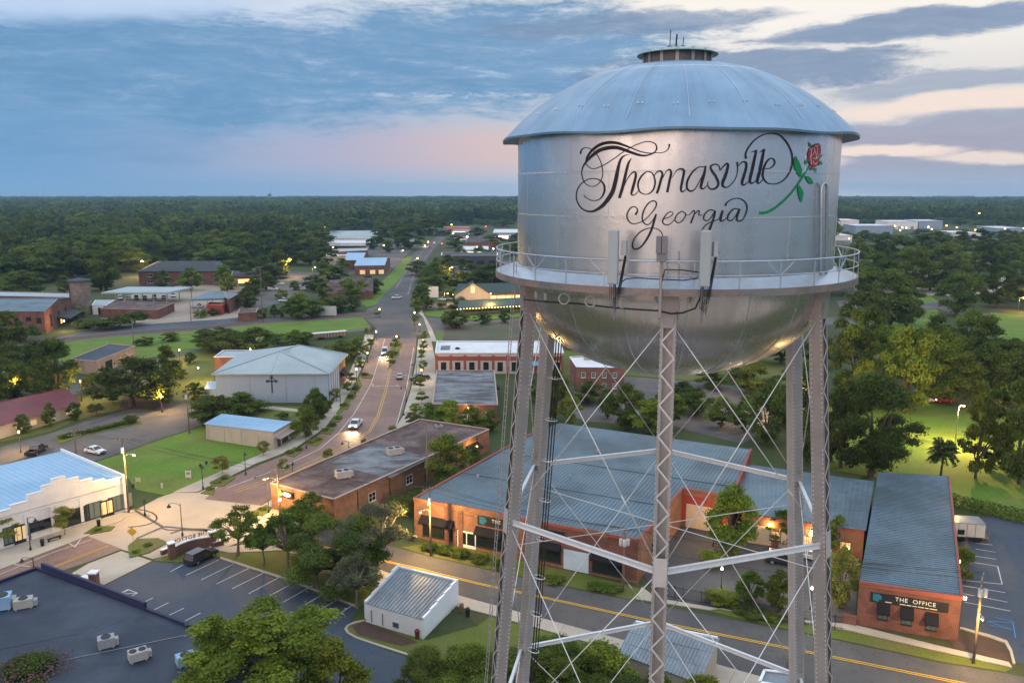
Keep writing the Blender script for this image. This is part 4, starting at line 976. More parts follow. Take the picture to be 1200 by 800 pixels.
# --- left side
tree(66, 470, 393, 66, 'oval', O, 1, 'rounded dark tree behind the maroon roofed building'); tree(155, 476, 408, 100, 'broad', O, 1, 'wide live oak on the mulch bed by the left car park'); tree(196, 452, 402, 30, 'oval', O, 1)
tree(18, 472, 418, 70, 'oval', O, 1); tree(48, 462, 430, 40, 'oval', M, 1); tree(-10, 478, 430, 50, 'oval', O, 1); tree(15, 425, 362, 60, 'oval', O, 1); tree(45, 440, 396, 40, 'oval', O, 1); tree(2, 445, 395, 50, 'broad', O, 1); tree(30, 400, 375, 40, 'shrub', O, 2)
tree(60, 500, 470, 22, 'oval', O, 2); tree(28, 508, 482, 20, 'oval', O, 2); tree(88, 492, 470, 20, 'oval', O, 2); tree(113, 486, 468, 18, 'shrub', O, 2); tree(154, 496, 482, 15, 'shrub', M, 2)
for i in range(9): tree(74 + i * 10, 514 - i * 2.3, 507 - i * 2.3, 13, 'shrub', RND.choice((O, M)), 2)
tree(245, 497, 462, 54, 'oval', O, 1); tree(262, 494, 458, 44, 'broad', O, 1); tree(283, 486, 458, 50, 'oval', M, 1); tree(228, 470, 446, 26, 'oval', O, 2); tree(300, 482, 465, 34, 'shrub', M, 1); tree(270, 478, 460, 30, 'shrub', O, 2)
tree(371, 500, 452, 36, 'oval', O, 1); tree(360, 512, 470, 34, 'oval', M, 1); tree(376, 490, 458, 24, 'oval', O, 2); tree(330, 492, 480, 16, 'shrub', O, 2); tree(392, 460, 452, 10, 'shrub', M, 2)
tree(268, 412, 378, 56, 'broad', O, 1); tree(250, 410, 386, 40, 'oval', O, 1); tree(300, 412, 382, 50, 'oval', O, 1); tree(325, 402, 388, 30, 'shrub', M, 2)
tree(400, 424, 396, 44, 'oval', M, 1); tree(414, 418, 398, 30, 'oval', O, 2); tree(386, 416, 404, 24, 'oval', M, 2)
tree(222, 505 - 80, 412, 18, 'oval', O, 2)
tree(140, 384, 366, 36, 'shrub', O, 2); tree(118, 386, 368, 36, 'shrub', O, 2); tree(158, 380, 360, 30, 'shrub', M, 2); tree(100, 384, 370, 30, 'shrub', O, 2)
# --- mid distance round the freight yard and main street
tree(125, 340, 288, 40, 'oval', M, 1); tree(118, 340, 314, 34, 'oval', M, 1); tree(160, 318, 290, 34, 'oval', B_, 1); tree(75, 345, 322, 22, 'oval', Y, 2); tree(30, 348, 314, 50, 'oval', M, 1); tree(8, 346, 325, 30, 'oval', B_, 2)
tree(190, 338, 316, 22, 'oval', M, 2); tree(224, 340, 312, 28, 'oval', M, 2); tree(263, 335, 308, 24, 'oval', M, 2); tree(288, 358, 338, 20, 'oval', B_, 2); tree(188, 302, 296, 20, 'oval', B_, 2); tree(255, 312, 282, 46, 'broad', M, 1); tree(232, 306, 290, 24, 'oval', O, 2)
tree(284, 322, 294, 40, 'oval', O, 1); tree(305, 330, 298, 40, 'oval', O, 1); tree(322, 326, 292, 40, 'tall', M, 1); tree(340, 310, 280, 40, 'oval', O, 1); tree(364, 310, 278, 40, 'oval', O, 1); tree(380, 312, 284, 34, 'oval', O, 2)
tree(343, 372, 348, 26, 'oval', O, 2); tree(346, 340, 328, 14, 'oval', M, 2); tree(368, 340, 322, 30, 'oval', O, 2); tree(392, 330, 312, 30, 'oval', O, 2); tree(378, 352, 330, 24, 'oval', M, 2); tree(352, 362, 340, 22, 'oval', Y, 2)
tree(408, 348, 326, 24, 'oval', M, 2); tree(424, 348, 328, 22, 'oval', B_, 2); tree(432, 342, 322, 20, 'oval', O, 2); tree(398, 366, 344, 30, 'oval', O, 2); tree(386, 368, 348, 22, 'oval', M, 2); tree(412, 364, 346, 24, 'oval', O, 2); tree(322, 372, 356, 9, 'oval', O, 2); tree(330, 372, 360, 9, 'oval', O, 2); tree(372, 370, 360, 12, 'shrub', M, 2)
tree(508, 335, 306, 38, 'oval', M, 1); tree(526, 332, 308, 32, 'oval', O, 2); tree(496, 356, 330, 26, 'oval', O, 2); tree(502, 340, 324, 26, 'oval', B_, 2); tree(497, 330, 318, 20, 'oval', O, 2); tree(540, 360, 344, 18, 'shrub', O, 2); tree(556, 330, 304, 44, 'broad', O, 1); tree(578, 336, 308, 40, 'oval', O, 1)
tree(534, 384, 362, 32, 'oval', O, 2); tree(523, 380, 364, 18, 'oval', O, 2); tree(566, 380, 364, 20, 'oval', O, 2); tree(592, 378, 360, 20, 'oval', O, 2); tree(518, 362, 352, 14, 'shrub', M, 2); tree(530, 364, 354, 12, 'shrub', O, 2)
tree(534, 290, 274, 22, 'oval', O, 2); tree(578, 292, 274, 26, 'oval', M, 2); tree(562, 300, 288, 20, 'oval', O, 2); tree(600, 300, 280, 30, 'oval', O, 2); tree(512, 312, 300, 12, 'oval', M, 2); tree(480, 292, 262, 36, 'oval', M, 1); tree(502, 276, 252, 28, 'oval', M, 2); tree(466, 290, 262, 30, 'oval', O, 2); tree(446, 284, 262, 30, 'oval', O, 2)
# --- young trees along the pavements
for x, yb, yt, w in ((261,556,533,20),(309,534,516,16),(344,514,496,18),(369,502,484,14),(384,484,468,14),(394,470,455,14),(407,462,446,11),(412,450,436,12),(421,436,418,13),(429,420,404,11),(434,408,396,10),
                     (463,412,396,10),(458,424,410,10),(466,402,392,8),(492,458,440,14),(494,474,458,14),(487,486,472,16),(482,500,482,15),(494,424,408,11),(497,412,398,11),(497,400,388,9),(496,436,422,10),(76,627,590,24),(460,520,497,13),(386,549,524,14),(332,557,536,13),(427,532,512,10),(442,372,362,7),(486,380,368,8),(430,395,384,7),(437,392,382,7),(4,640,600,34)):
    tree(x, yb, yt, w * 1.35, 'young', RND.choice((Y, Y, B_)), 2 if w < 14 else 1)
# --- palm
def palm(x, yb, yt, w):
    p = G(x, yb); h = H * (yb - yt) / (yb - YH); wd = w * proj(p)[2] / FPX
    r = thing('palm_tree', 'cabbage palm with drooping fan leaves on the lawn behind the end office', 'palm tree', p)
    b = MB(); b.tube([p, p + Vector((.1, 0, h * .4)), p + Vector((0, .1, h * .78))], [.22, .18, .2], 8); b.build('trunk', 'bark', r, True)
    rs = np.random.RandomState(3); C = []; Nn = []
    for i in range(70):
        a = rs.uniform(0, 6.28); e = rs.uniform(-1.0, 1.4); L = wd * .46 * rs.uniform(.8, 1.05)
        for t in np.linspace(.25, 1, 24):
            out = L * t * math.cos(e * (1 - .25 * t)); z = h * .78 + L * t * math.sin(e) - .35 * L * t * t
            for s in (-1, 1):
                C.append((out * math.cos(a) - s * .18 * t * L * .6 * math.sin(a), out * math.sin(a) + s * .18 * t * L * .6 * math.cos(a), z)); Nn.append((rs.normal() * .4, rs.normal() * .4, 1))
    C = np.array(C); Nn = np.array(Nn); Nn /= np.linalg.norm(Nn, axis=1)[:, None]
    o = bpy.data.objects.new('crown', quads_mesh('crown', C, Nn, .3, rs.uniform(0, 1, len(C)), 'leaf_palm', rs, 2.6)); COL.objects.link(o); o.parent = r
palm(1102, 560, 513, 38)
# --- clipped hedge behind the car park
def hedge(pts, h, w, label):
    rs = np.random.RandomState(11); P = PW(pts)
    r = thing('hedge', label, 'hedge', P[0])
    C = []; Nn = []
    for i in range(len(P) - 1):
        d = (P[i + 1] - P[i]); L = d.length; d.normalize(); n_ = Vector((-d.y, d.x, 0))
        for k in range(int(L * 130)):
            u = rs.uniform(-.5, .5) * w; z = h * rs.uniform(0, 1); f = rs.randint(3)
            if f == 0: z = h * (1 + .08 * rs.normal())
            else: u = (.5 if f == 1 else -.5) * w * (1 + .12 * rs.normal())
            q = P[i] + d * rs.uniform(0, L) + n_ * u - P[0]; C.append((q.x, q.y, z)); Nn.append((n_.x * np.sign(u) * (f > 0) + rs.normal() * .4, n_.y * np.sign(u) * (f > 0) + rs.normal() * .4, (f == 0) + .3 + rs.normal() * .3))
    C = np.array(C); Nn = np.array(Nn); Nn /= np.linalg.norm(Nn, axis=1)[:, None]
    o = bpy.data.objects.new('foliage', quads_mesh('foliage', C, Nn, .22, rs.uniform(0, 1, len(C)), 'leaf_mid', rs)); COL.objects.link(o); o.parent = r
hedge([(1112,590),(1135,596),(1170,604),(1230,618)], 1.6, 2.6, 'long clipped hedge between the park lawn and the right car park')

# --- woods to the horizon: patches of trees, one mass
def in_poly(x, y, poly):
    c = False; n = len(poly)
    for i in range(n):
        x1, y1 = poly[i]; x2, y2 = poly[i - 1]
        if (y1 > y) != (y2 > y) and x < (x2 - x1) * (y - y1) / (y2 - y1) + x1: c = not c
    return c
WOOD = [(-900,334),(-100,332),(60,330),(105,322),(150,313),(185,305),(262,305),(300,300),(345,290),(380,281),(384,270),(445,267),(470,283),(498,277),(512,266),(540,264),(600,262),(760,260),(985,263),(1110,262),(1300,267),(2100,275),(2100,225.6),(-900,225.6)]
WOOD_B = [(640,258),(962,258),(960,300),(955,330),(930,360),(860,368),(720,338),(665,330),(650,300)]
def wood_patch(seed, n, size, per, leaf):
    rs = np.random.RandomState(seed); C = []; Nn = []; T = []
    g = int(round(math.sqrt(n))); cell = size / g
    for i in range(n):
        cx, cy = ((i % g) + rs.uniform(.1, .9)) * cell - size / 2, ((i // g) + rs.uniform(.1, .9)) * cell - size / 2
        hh = rs.uniform(13, 23) * (1.0 if rs.rand() < .85 else 1.2); w = rs.uniform(4.0, 7.0); tt = rs.uniform(.05, .95)
        nl = rs.randint(5, 9); lc = []
        for k in range(nl):
            a = rs.uniform(0, 6.28); r = w * .6 * math.sqrt(rs.uniform(0, 1)); lc.append((cx + r * math.cos(a), cy + r * math.sin(a), hh * rs.uniform(.55, .93), w * rs.uniform(.3, .5)))
        lc = np.array(lc)
        idx = rs.randint(nl, size=per); d = rs.normal(size=(per, 3)); d /= np.linalg.norm(d, axis=1)[:, None]; d[:, 2] = np.where(d[:, 2] < -.2, -d[:, 2], d[:, 2])
        C.append(lc[idx, :3] + d * lc[idx, 3:4] * rs.uniform(.5, 1.1, (per, 1)))
        Nn.append(d * .8 + rs.normal(size=(per, 3)) * .4 + np.array([0, 0, .4])); T.append(np.clip(tt * .7 + rs.uniform(0, .3, per), 0, 1))
    C = np.concatenate(C); Nn = np.concatenate(Nn); Nn /= np.linalg.norm(Nn, axis=1)[:, None]
    return quads_mesh('woodland_patch', C, Nn, leaf, np.concatenate(T), 'leaf_forest', rs, 1.25)
def scatter_mass(name, pts, rots, scls, meshes):
    """one stuff object: geometry nodes set tree patches on the points of its mesh"""
    me = bpy.data.meshes.new(name); me.from_pydata([tuple(p) for p in pts], [], [])
    me.attributes.new('turn', 'FLOAT', 'POINT').data.foreach_set('value', np.array(rots, np.float32))
    me.attributes.new('grow', 'FLOAT', 'POINT').data.foreach_set('value', np.array(scls, np.float32))
    o = bpy.data.objects.new(name, me); COL.objects.link(o); tag(o, kind='stuff')
    gn = bpy.data.node_groups.new(name, 'GeometryNodeTree')
    gn.interface.new_socket('Geometry', in_out='INPUT', socket_type='NodeSocketGeometry'); gn.interface.new_socket('Geometry', in_out='OUTPUT', socket_type='NodeSocketGeometry')
    gi, go = gn.nodes.new('NodeGroupInput'), gn.nodes.new('NodeGroupOutput')
    join = gn.nodes.new('GeometryNodeJoinGeometry')
    ip = gn.nodes.new('GeometryNodeInstanceOnPoints'); g2i = gn.nodes.new('GeometryNodeGeometryToInstance')
    for m in meshes:
        src = bpy.data.objects.new('woodland_patch', m)
        oi = gn.nodes.new('GeometryNodeObjectInfo'); oi.inputs[0].default_value = src; oi.inputs['As Instance'].default_value = True
        gn.links.new(oi.outputs['Geometry'], g2i.inputs[0])
    gn.links.new(g2i.outputs[0], ip.inputs['Instance']); ip.inputs['Pick Instance'].default_value = True
    ta = gn.nodes.new('GeometryNodeInputNamedAttribute'); ta.data_type = 'FLOAT'; ta.inputs[0].default_value = 'turn'
    ga = gn.nodes.new('GeometryNodeInputNamedAttribute'); ga.data_type = 'FLOAT'; ga.inputs[0].default_value = 'grow'
    cx = gn.nodes.new('ShaderNodeCombineXYZ'); gn.links.new(ta.outputs[0], cx.inputs[2]); gn.links.new(cx.outputs[0], ip.inputs['Rotation'])
    gn.links.new(ga.outputs[0], ip.inputs['Scale'])
    gn.links.new(gi.outputs[0], ip.inputs['Points']); gn.links.new(ip.outputs[0], go.inputs[0])
    o.modifiers.new('scatter', 'NODES').node_group = gn
    o.data.materials.append(MATS['leaf_forest'])
    return o
def woods():
    rs = np.random.RandomState(21)
    near = [wood_patch(s, 16, 40, 700, .95) for s in (1, 2, 3)]
    far = [wood_patch(s, 36, 60, 110, 2.1) for s in (4, 5, 6)]
    pn, pf = [], []
    step = 36.0
    for iy in range(int(300 / step), int(1600 / step)):
        for ix in range(-int(1300 / step), int(1500 / step)):
            X, Y = ix * step + rs.uniform(-5, 5), iy * step + rs.uniform(-5, 5)
            if abs(X) > Y * .95: continue
            x, y, _ = proj((X, Y, 0))
            if in_poly(x, y, WOOD) and in_poly(*proj((X, Y - 14, 0))[:2], WOOD) or in_poly(x, y, WOOD_B): pn.append((X, Y, 0))
    step = 54.0
    for iy in range(int(1600 / step), int(5200 / step)):
        for ix in range(-int(4000 / step), int(4000 / step)):
            X, Y = ix * step + rs.uniform(-6, 6), iy * step + rs.uniform(-6, 6)
            if abs(X) > Y * .8: continue
            pass
            pf.append((X, Y, 0))
    for nm, P, ms in (('woodland', pn, near), ('far_woodland', pf, far)):
        scatter_mass(nm, P, rs.randint(0, 4, len(P)) * 1.5708 + rs.uniform(-.2, .2, len(P)), rs.uniform(.72, 1.22, len(P)), ms)
    print('woods', len(pn), len(pf))
    # canopy beyond, out to the horizon
    b = MB(); nr, na = 90, 220
    vs = []
    for i in range(nr):
        r = 4800 * (7000 / 4800) ** (i / (nr - 1))
        for j in range(na):
            a = -.85 + 1.7 * j / (na - 1)
            vs.append((r * math.sin(a), r * math.cos(a), 13 + 7 * mnoise.noise(Vector((r * .003, a * r * .004, 0))) + 8 * rs.rand() ** 2))
    fs = [(i * na + j, i * na + j + 1, (i + 1) * na + j + 1, (i + 1) * na + j) for i in range(nr - 1) for j in range(na - 1)]
    b.add(vs, fs); o = b.build('horizon_woodland', 'canopy', None, False); tag(o, kind='stuff')
surf('canopy', (.035, .075, .030), .95, var=.5, scale=.02, fine=.2)
woods()
# ================================================================== BUILDINGS
def brick(name, c1, c2, mort, tint=None):
    """brickwork mapped up the wall: courses 0.075 m, with stains"""
    m, nt, b = new_mat(name)
    tc = N(nt, 'ShaderNodeTexCoord'); ge = N(nt, 'ShaderNodeNewGeometry')
    sp = N(nt, 'ShaderNodeSeparateXYZ'); nt.links.new(tc.outputs['Object'], sp.inputs[0])
    add = N(nt, 'ShaderNodeMath', operation='ADD'); nt.links.new(sp.outputs[0], add.inputs[0]); nt.links.new(sp.outputs[1], add.inputs[1])
    cb = N(nt, 'ShaderNodeCombineXYZ'); nt.links.new(add.outputs[0], cb.inputs[0]); nt.links.new(sp.outputs[2], cb.inputs[1])
    bt = N(nt, 'ShaderNodeTexBrick', i_Scale=1.0); bt.inputs['Brick Width'].default_value = .24; bt.inputs['Row Height'].default_value = .085; bt.inputs['Mortar Size'].default_value = .008
    bt.inputs['Color1'].default_value = (*c1, 1); bt.inputs['Color2'].default_value = (*c2, 1); bt.inputs['Mortar'].default_value = (*mort, 1); nt.links.new(cb.outputs[0], bt.inputs['Vector'])
    n1 = N(nt, 'ShaderNodeTexNoise', i_Scale=.45, i_Detail=6.0, i_Roughness=.65); nt.links.new(tc.outputs['Object'], n1.inputs['Vector'])
    mr = N(nt, 'ShaderNodeMapRange'); mr.inputs['From Min'].default_value = .3; mr.inputs['From Max'].default_value = .7; mr.inputs['To Min'].default_value = .65; mr.inputs['To Max'].default_value = 1.3
    nt.links.new(n1.outputs['Fac'], mr.inputs['Value'])
    vm = N(nt, 'ShaderNodeVectorMath', operation='SCALE'); nt.links.new(bt.outputs['Color'], vm.inputs[0]); nt.links.new(mr.outputs[0], vm.inputs['Scale'])
    nt.links.new(vm.outputs[0], b.inputs['Base Color']); b.inputs['Roughness'].default_value = .85; b.inputs['Specular IOR Level'].default_value = .2
    return m
brick('brick_red', (.155, .046, .032), (.118, .038, .028), (.24, .18, .15))
brick('brick_orange', (.225, .10, .054), (.17, .072, .044), (.28, .21, .15))
brick('brick_dark', (.20, .085, .06), (.15, .065, .05), (.17, .13, .11))
brick('brick_pale', (.33, .25, .19), (.27, .20, .15), (.3, .26, .22))
brick('silo_brick', (.24, .18, .15), (.17, .13, .115), (.22, .2, .18))
surf('red_paint', (.28, .045, .035), .7, var=.25, scale=.4, fine=3)
surf('stucco_white', (.74, .71, .68), .85, var=.12, scale=.3, fine=4, tint=(.5, .47, .44), tscale=.35, tamt=.35)
surf('stucco_grey', (.28, .345, .42), .85, var=.14, scale=.2, fine=3, tint=(.21, .26, .33), tscale=.2, tamt=.5, stretch=(1, 1, .35))
surf('block_tan', (.42, .37, .31), .85, var=.18, scale=.3, fine=3, tint=(.25, .22, .19), tscale=.3, tamt=.5)
surf('panel_tan', (.55, .44, .33), .8, var=.15, fine=3)
surf('panel_pink', (.50, .40, .35), .8, var=.12, fine=3)
surf('trim_red', (.24, .075, .06), .8, var=.2, fine=3)
surf('roof_blue_metal', (.115, .175, .215), .42, .35, var=.26, scale=.2, fine=1.6, tint=(.06, .088, .105), tscale=.11, tamt=.8, rvar=.1)
surf('roof_pale_blue', (.23, .40, .57), .45, .3, var=.12, scale=.1, fine=1.2, tint=(.33, .48, .62), tscale=.08, tamt=.5, rvar=.08)
surf('roof_light_metal', (.34, .41, .43), .45, .35, var=.12, scale=.08, fine=1.0, tint=(.22, .27, .28), tscale=.06, tamt=.5)
surf('roof_corrugated', (.21, .25, .28), .5, .2, var=.22, scale=.25, fine=2, tint=(.12, .12, .13), tscale=.18, tamt=.75, stretch=(1, .4, 1))
surf('roof_tar', (.013, .024, .044), .7, var=.3, scale=.12, fine=2, tint=(.042, .055, .078), tscale=.12, tamt=.9, spec=.4, rvar=.12)
surf('roof_felt_brown', (.072, .046, .042), .9, var=.5, scale=.4, fine=2.5, tint=(.155, .12, .11), tscale=.22, tamt=.8)
surf('roof_felt_pale', (.18, .195, .215), .8, var=.45, scale=.35, fine=2, tint=(.06, .055, .058), tscale=.22, tamt=.95, stretch=(.6, 1.3, 1))
surf('roof_white', (.62, .64, .66), .7, var=.1, scale=.2, fine=2, tint=(.45, .47, .5), tscale=.15, tamt=.5)
surf('roof_maroon', (.13, .03, .035), .55, .2, var=.2, scale=.2, fine=2, tint=(.19, .05, .055), tscale=.15, tamt=.5)
surf('roof_shingle', (.055, .058, .07), .85, var=.25, scale=.3, fine=3)
surf('roof_green', (.014, .04, .036), .6, var=.2)
surf('coping', (.33, .25, .23), .7, var=.2, fine=3)
surf('coping_white', (.66, .70, .74), .6, var=.12, fine=3)
surf('coping_dark', (.018, .022, .06), .6, var=.2)
surf('frame_white', (.66, .64, .60), .6, var=.1)
surf('frame_dark', (.03, .03, .032), .5, var=.1)
surf('awning_black', (.008, .008, .012), .85, var=.2)
surf('awning_blue', (.10, .30, .42), .7, var=.15)
surf('door_white', (.68, .70, .72), .55, var=.08)
surf('door_blue_grey', (.45, .56, .66), .6, var=.1)
surf('unit_grey', (.28, .30, .32), .55, .3, var=.2, fine=4)
surf('unit_pale', (.33, .32, .31), .6, var=.2, fine=4)
surf('fan_dark', (.03, .03, .033), .6, var=.2)
surf('sign_black', (.018, .020, .024), .5, var=.15)
surf('sign_teal', (.02, .16, .27), .5, var=.3, fine=6)
surf('sign_letter', (.66, .66, .62), .6, var=.05)
surf('timber', (.18, .115, .07), .85, var=.3, fine=3)
def glass(name, col, rough=.08):
    m, nt, b = new_mat(name); b.inputs['Base Color'].default_value = (*col, 1); b.inputs['Roughness'].default_value = rough; b.inputs['Specular IOR Level'].default_value = .8
    return m
glass('glass_dark', (.012, .016, .02)); glass('glass_blue', (.06, .11, .14), .12); glass('glass_green', (.12, .17, .15), .15)
emit('glass_lit', (1.0, .62, .22), 1.1); emit('glass_warm', (1.0, .66, .30), .22); emit('lit_white', (1.0, .86, .66), 2.0)
emit('lamp_amber', (1.0, .58, .18), 14.0); emit('lamp_sodium', (1.0, .45, .08), 16.0); emit('lamp_white', (1.0, .86, .62), 14.0); emit('lamp_red', (1.0, .05, .06), 8.0)
emit('sign_lime', (.55, 1.0, .05), 1.6); emit('sign_glow', (1.0, .93, .75), 3.2)

class Bld:
    """a building: outline from roof-corner photo points at height h"""
    def __init__(s, name, label, px, h, wall, cat='building', world=None):
        s.h = h
        pts = world or [G(p[0], p[1], p[2] if len(p) > 2 else h) for p in px]
        s.top = [p.z for p in pts]
        s.p = [Vector((p.x, p.y)) for p in pts]
        ar = sum(s.p[i].x * s.p[i - 1].y - s.p[i - 1].x * s.p[i].y for i in range(len(s.p)))
        s.flip = ar > 0
        c = sum(s.p, Vector((0, 0))) / len(s.p)
        s.c = c
        s.root = thing(name, label, cat, (c.x, c.y, 0))
        s.wall = wall
        cx, cy, _ = proj((c.x, c.y, h))
        s.cxy = (cx, cy)
    def walls(s, mat=None, z0=0.0, name='wall', drop=0.0):
        b = MB(); b.prism([tuple(p) for p in s.p], z0 - .1, [t - drop for t in s.top], bottom=False)
        s.wo = b.build(name, mat or s.wall, s.root); return s.wo
    def flat_roof(s, mat, parapet=.5, th=.28, cop='coping', coping_edges=None, pm=None):
        """roof deck below a parapet with a coping"""
        c = s.c
        b = MB(); b.poly([(p.x, p.y, t + .012) for p, t in zip(s.p, s.top)]); s.ro = b.build('roof', mat, s.root)
        n = len(s.p); b = MB()
        for i in range(n):
            if coping_edges is not None and i not in coping_edges: continue
            a, d = Vector((*s.p[i], s.top[i])), Vector((*s.p[(i + 1) % n], s.top[(i + 1) % n]))
            b.bar(a + Vector((0, 0, parapet / 2 + .014)), d + Vector((0, 0, parapet / 2 + .014)), th, parapet)
        s.build_part(b, 'parapet', pm or s.wall)
        b = MB()
        for i in range(n):
            if coping_edges is not None and i not in coping_edges: continue
            a, d = Vector((*s.p[i], s.top[i])), Vector((*s.p[(i + 1) % n], s.top[(i + 1) % n]))
            b.bar(a + Vector((0, 0, parapet + .06)), d + Vector((0, 0, parapet + .06)), th + .1, .09)
        s.build_part(b, 'coping', cop)
        return s.ro
    def metal_roof(s, mat, e0=0, over=.35, pitch_h=None, rib=.6, ribh=.05, th=.12):
        """sheet-metal roof plane on a quad; ribs run from edge e0 (p[e0]-p[e0+1]) to the opposite edge"""
        n = len(s.p); idx = [(e0 + k) % n for k in range(4)]
        q = [Vector((*s.p[i], s.top[i] + .02)) for i in idx]
        c = sum(q, Vector()) / 4
        q = [p + (p - c).normalized() * over for p in q]
        b = MB(); up = Vector((0, 0, th))
        b.add([*q, *[p + up for p in q]], [(0, 1, 2, 3), (4, 5, 6, 7), (0, 1, 5, 4), (1, 2, 6, 5), (2, 3, 7, 6), (3, 0, 4, 7)])
        W = (q[1] - q[0]).length; m = max(2, int(W / rib))
        for k in range(m + 1):
            t = k / m; a, d = q[0].lerp(q[1], t) + up, q[3].lerp(q[2], t) + up
            b.bar(a + Vector((0, 0, ribh / 2)), d + Vector((0, 0, ribh / 2)), .05, ribh)
        for t in (.33, .66): b.bar(q[0].lerp(q[3], t) + up * 1.08, q[1].lerp(q[2], t) + up * 1.08, .12, .016)
        s.ro = b.build('roof', mat, s.root); return s.ro
    def build_part(s, b, name, mat, parent=None, **k):
        return b.build(name, mat, parent or s.root, **k)
    def edge(s, i):
        n = len(s.p); a, d = s.p[i], s.p[(i + 1) % n]; L = (d - a).length; t = (d - a) / L
        nn = Vector((t.y, -t.x)); 
        if (nn.dot((a + d) / 2 - s.c)) < 0: nn = -nn
        return a, t, nn, L
    def frame3(s, i, u, z):
        a, t, nn, L = s.edge(i); q = a + t * u
        return Vector((q.x, q.y, z)), Vector((t.x, t.y, 0)), Vector((nn.x, nn.y, 0))
    def window(s, i, u, z, w, h, pane='glass_dark', frame='frame_white', mull=(1, 1), sill=True, name='window', label=None, fw=.07):
        """framed opening on wall i, centre at distance u along it, sill height z"""
        c, t, nn = s.frame3(i, u, z + h / 2); b = MB()
        for sg in (-1, 1):
            b.obox(c + t * sg * (w / 2 - fw / 2) + nn * .03, t * fw / 2, nn * .035, (0, 0, h / 2))
            b.obox(c + Vector((0, 0, sg * (h / 2 - fw / 2))) + nn * .03, t * (w / 2 - fw - .001), nn * .035, (0, 0, fw / 2))
        for k in range(1, mull[0] + 1 if mull[0] > 0 else 0): b.obox(c + t * (w * (k / (mull[0] + 1) - .5)) + nn * .025, t * .025, nn * .025, (0, 0, h / 2 - fw))
        for k in range(1, mull[1] + 1 if mull[1] > 0 else 0): b.obox(c + Vector((0, 0, h * (k / (mull[1] + 1) - .5))) + nn * .022, t * (w / 2 - fw), nn * .022, (0, 0, .02))
        if sill: b.obox(c + Vector((0, 0, -h / 2 - .05)) + nn * .06, t * (w / 2 + .08), nn * .08, (0, 0, .05))
        f = b.build(name, frame, s.root)
        if label: f['label'] = label
        b = MB(); b.obox(c + nn * .008, t * (w / 2 - fw * .5), nn * .006, (0, 0, h / 2 - fw * .5)); b.build('pane', pane, f)
        return f
    def door(s, i, u, w, h, mat='frame_dark', panes=0, pane='glass_dark', z=0.0, name='door'):
        c, t, nn = s.frame3(i, u, z + h / 2); b = MB()
        b.obox(c + nn * .02, t * w / 2, nn * .022, (0, 0, h / 2))
        for sg in (-1, 1): b.obox(c + t * sg * (w / 2 + .05) + nn * .03, t * .05, nn * .04, (0, 0, h / 2 + .05))
        b.obox(c + Vector((0, 0, h / 2 + .06)) + nn * .03, t * (w / 2), nn * .04, (0, 0, .05))
        d = b.build(name, mat, s.root)
        if panes:
            b = MB()
            for k in range(panes): b.obox(c + t * (w * ((k + .5) / panes - .5)) + nn * .045 + Vector((0, 0, h * .08)), t * (w / panes / 2 - .09), nn * .006, (0, 0, h * .36))
            b.build('pane', pane, d)
        b = MB(); b.obox(c + t * (w / 2 - .1) + nn * .07 + Vector((0, 0, -.05)), t * .02, nn * .03, (0, 0, .09)); b.build('handle', 'unit_grey', d)
        return d
    def rollup(s, i, u, w, h, mat='door_white', z=0.0):
        c, t, nn = s.frame3(i, u, z + h / 2); b = MB(); k = int(h / .35)
        for j in range(k): b.obox(c + Vector((0, 0, -h / 2 + (j + .5) * h / k)) + nn * .03, t * w / 2, nn * .02, (0, 0, h / k / 2 - .012))
        b.obox(c + nn * .012, t * w / 2, nn * .01, (0, 0, h / 2))
        return b.build('roller_door', mat, s.root)
    def awning(s, i, u, z, w, dep=1.2, drop=1.0, mat='awning_black'):
        c, t, nn = s.frame3(i, u, z); b = MB()
        p = [c - t * w / 2 + nn * .02, c + t * w / 2 + nn * .02, c + t * w / 2 + nn * dep - Vector((0, 0, drop)), c - t * w / 2 + nn * dep - Vector((0, 0, drop))]
        dn = Vector((0, 0, .22))
        b.add([*p, p[2] - dn, p[3] - dn, p[0] - Vector((0, 0, drop + .1)), p[1] - Vector((0, 0, drop + .1))], [(0, 1, 2, 3), (3, 2, 4, 5), (0, 3, 5, 6), (1, 2, 4, 7)])
        o = b.build('awning', mat, s.root); md = o.modifiers.new('sol', 'SOLIDIFY'); md.thickness = .03
        return o
    def pilasters(s, i, us, w, mat, z1, dep=.18, z0=0):
        for u in us:
            b = MB(); c, t, nn = s.frame3(i, u, (z0 + z1) / 2); b.obox(c + nn * dep / 2, t * w / 2, nn * dep / 2, (0, 0, (z1 - z0) / 2)); b.build('pilaster', mat, s.root)
    def band(s, i, z, hh, mat, dep=.06, u0=0, u1=None, name='band'):
        a, t, nn, L = s.edge(i); u1 = L if u1 is None else u1
        c, t, nn = s.frame3(i, (u0 + u1) / 2, z); b = MB(); b.obox(c + nn * dep / 2, t * (u1 - u0) / 2, nn * dep / 2, (0, 0, hh / 2))
        return b.build(name, mat, s.root)
    def u_at(s, i, x, y, z):
        """distance along wall i of the photo point (x, y), knowing only the wall plane"""
        a, t, nn, L = s.edge(i); d = ray(x, y)
        k = (Vector((a.x, a.y)).dot(nn)) / (d.x * nn.x + d.y * nn.y)
        q = Vector((d.x * k, d.y * k)) - a
        return q.dot(t), H + d.z * k
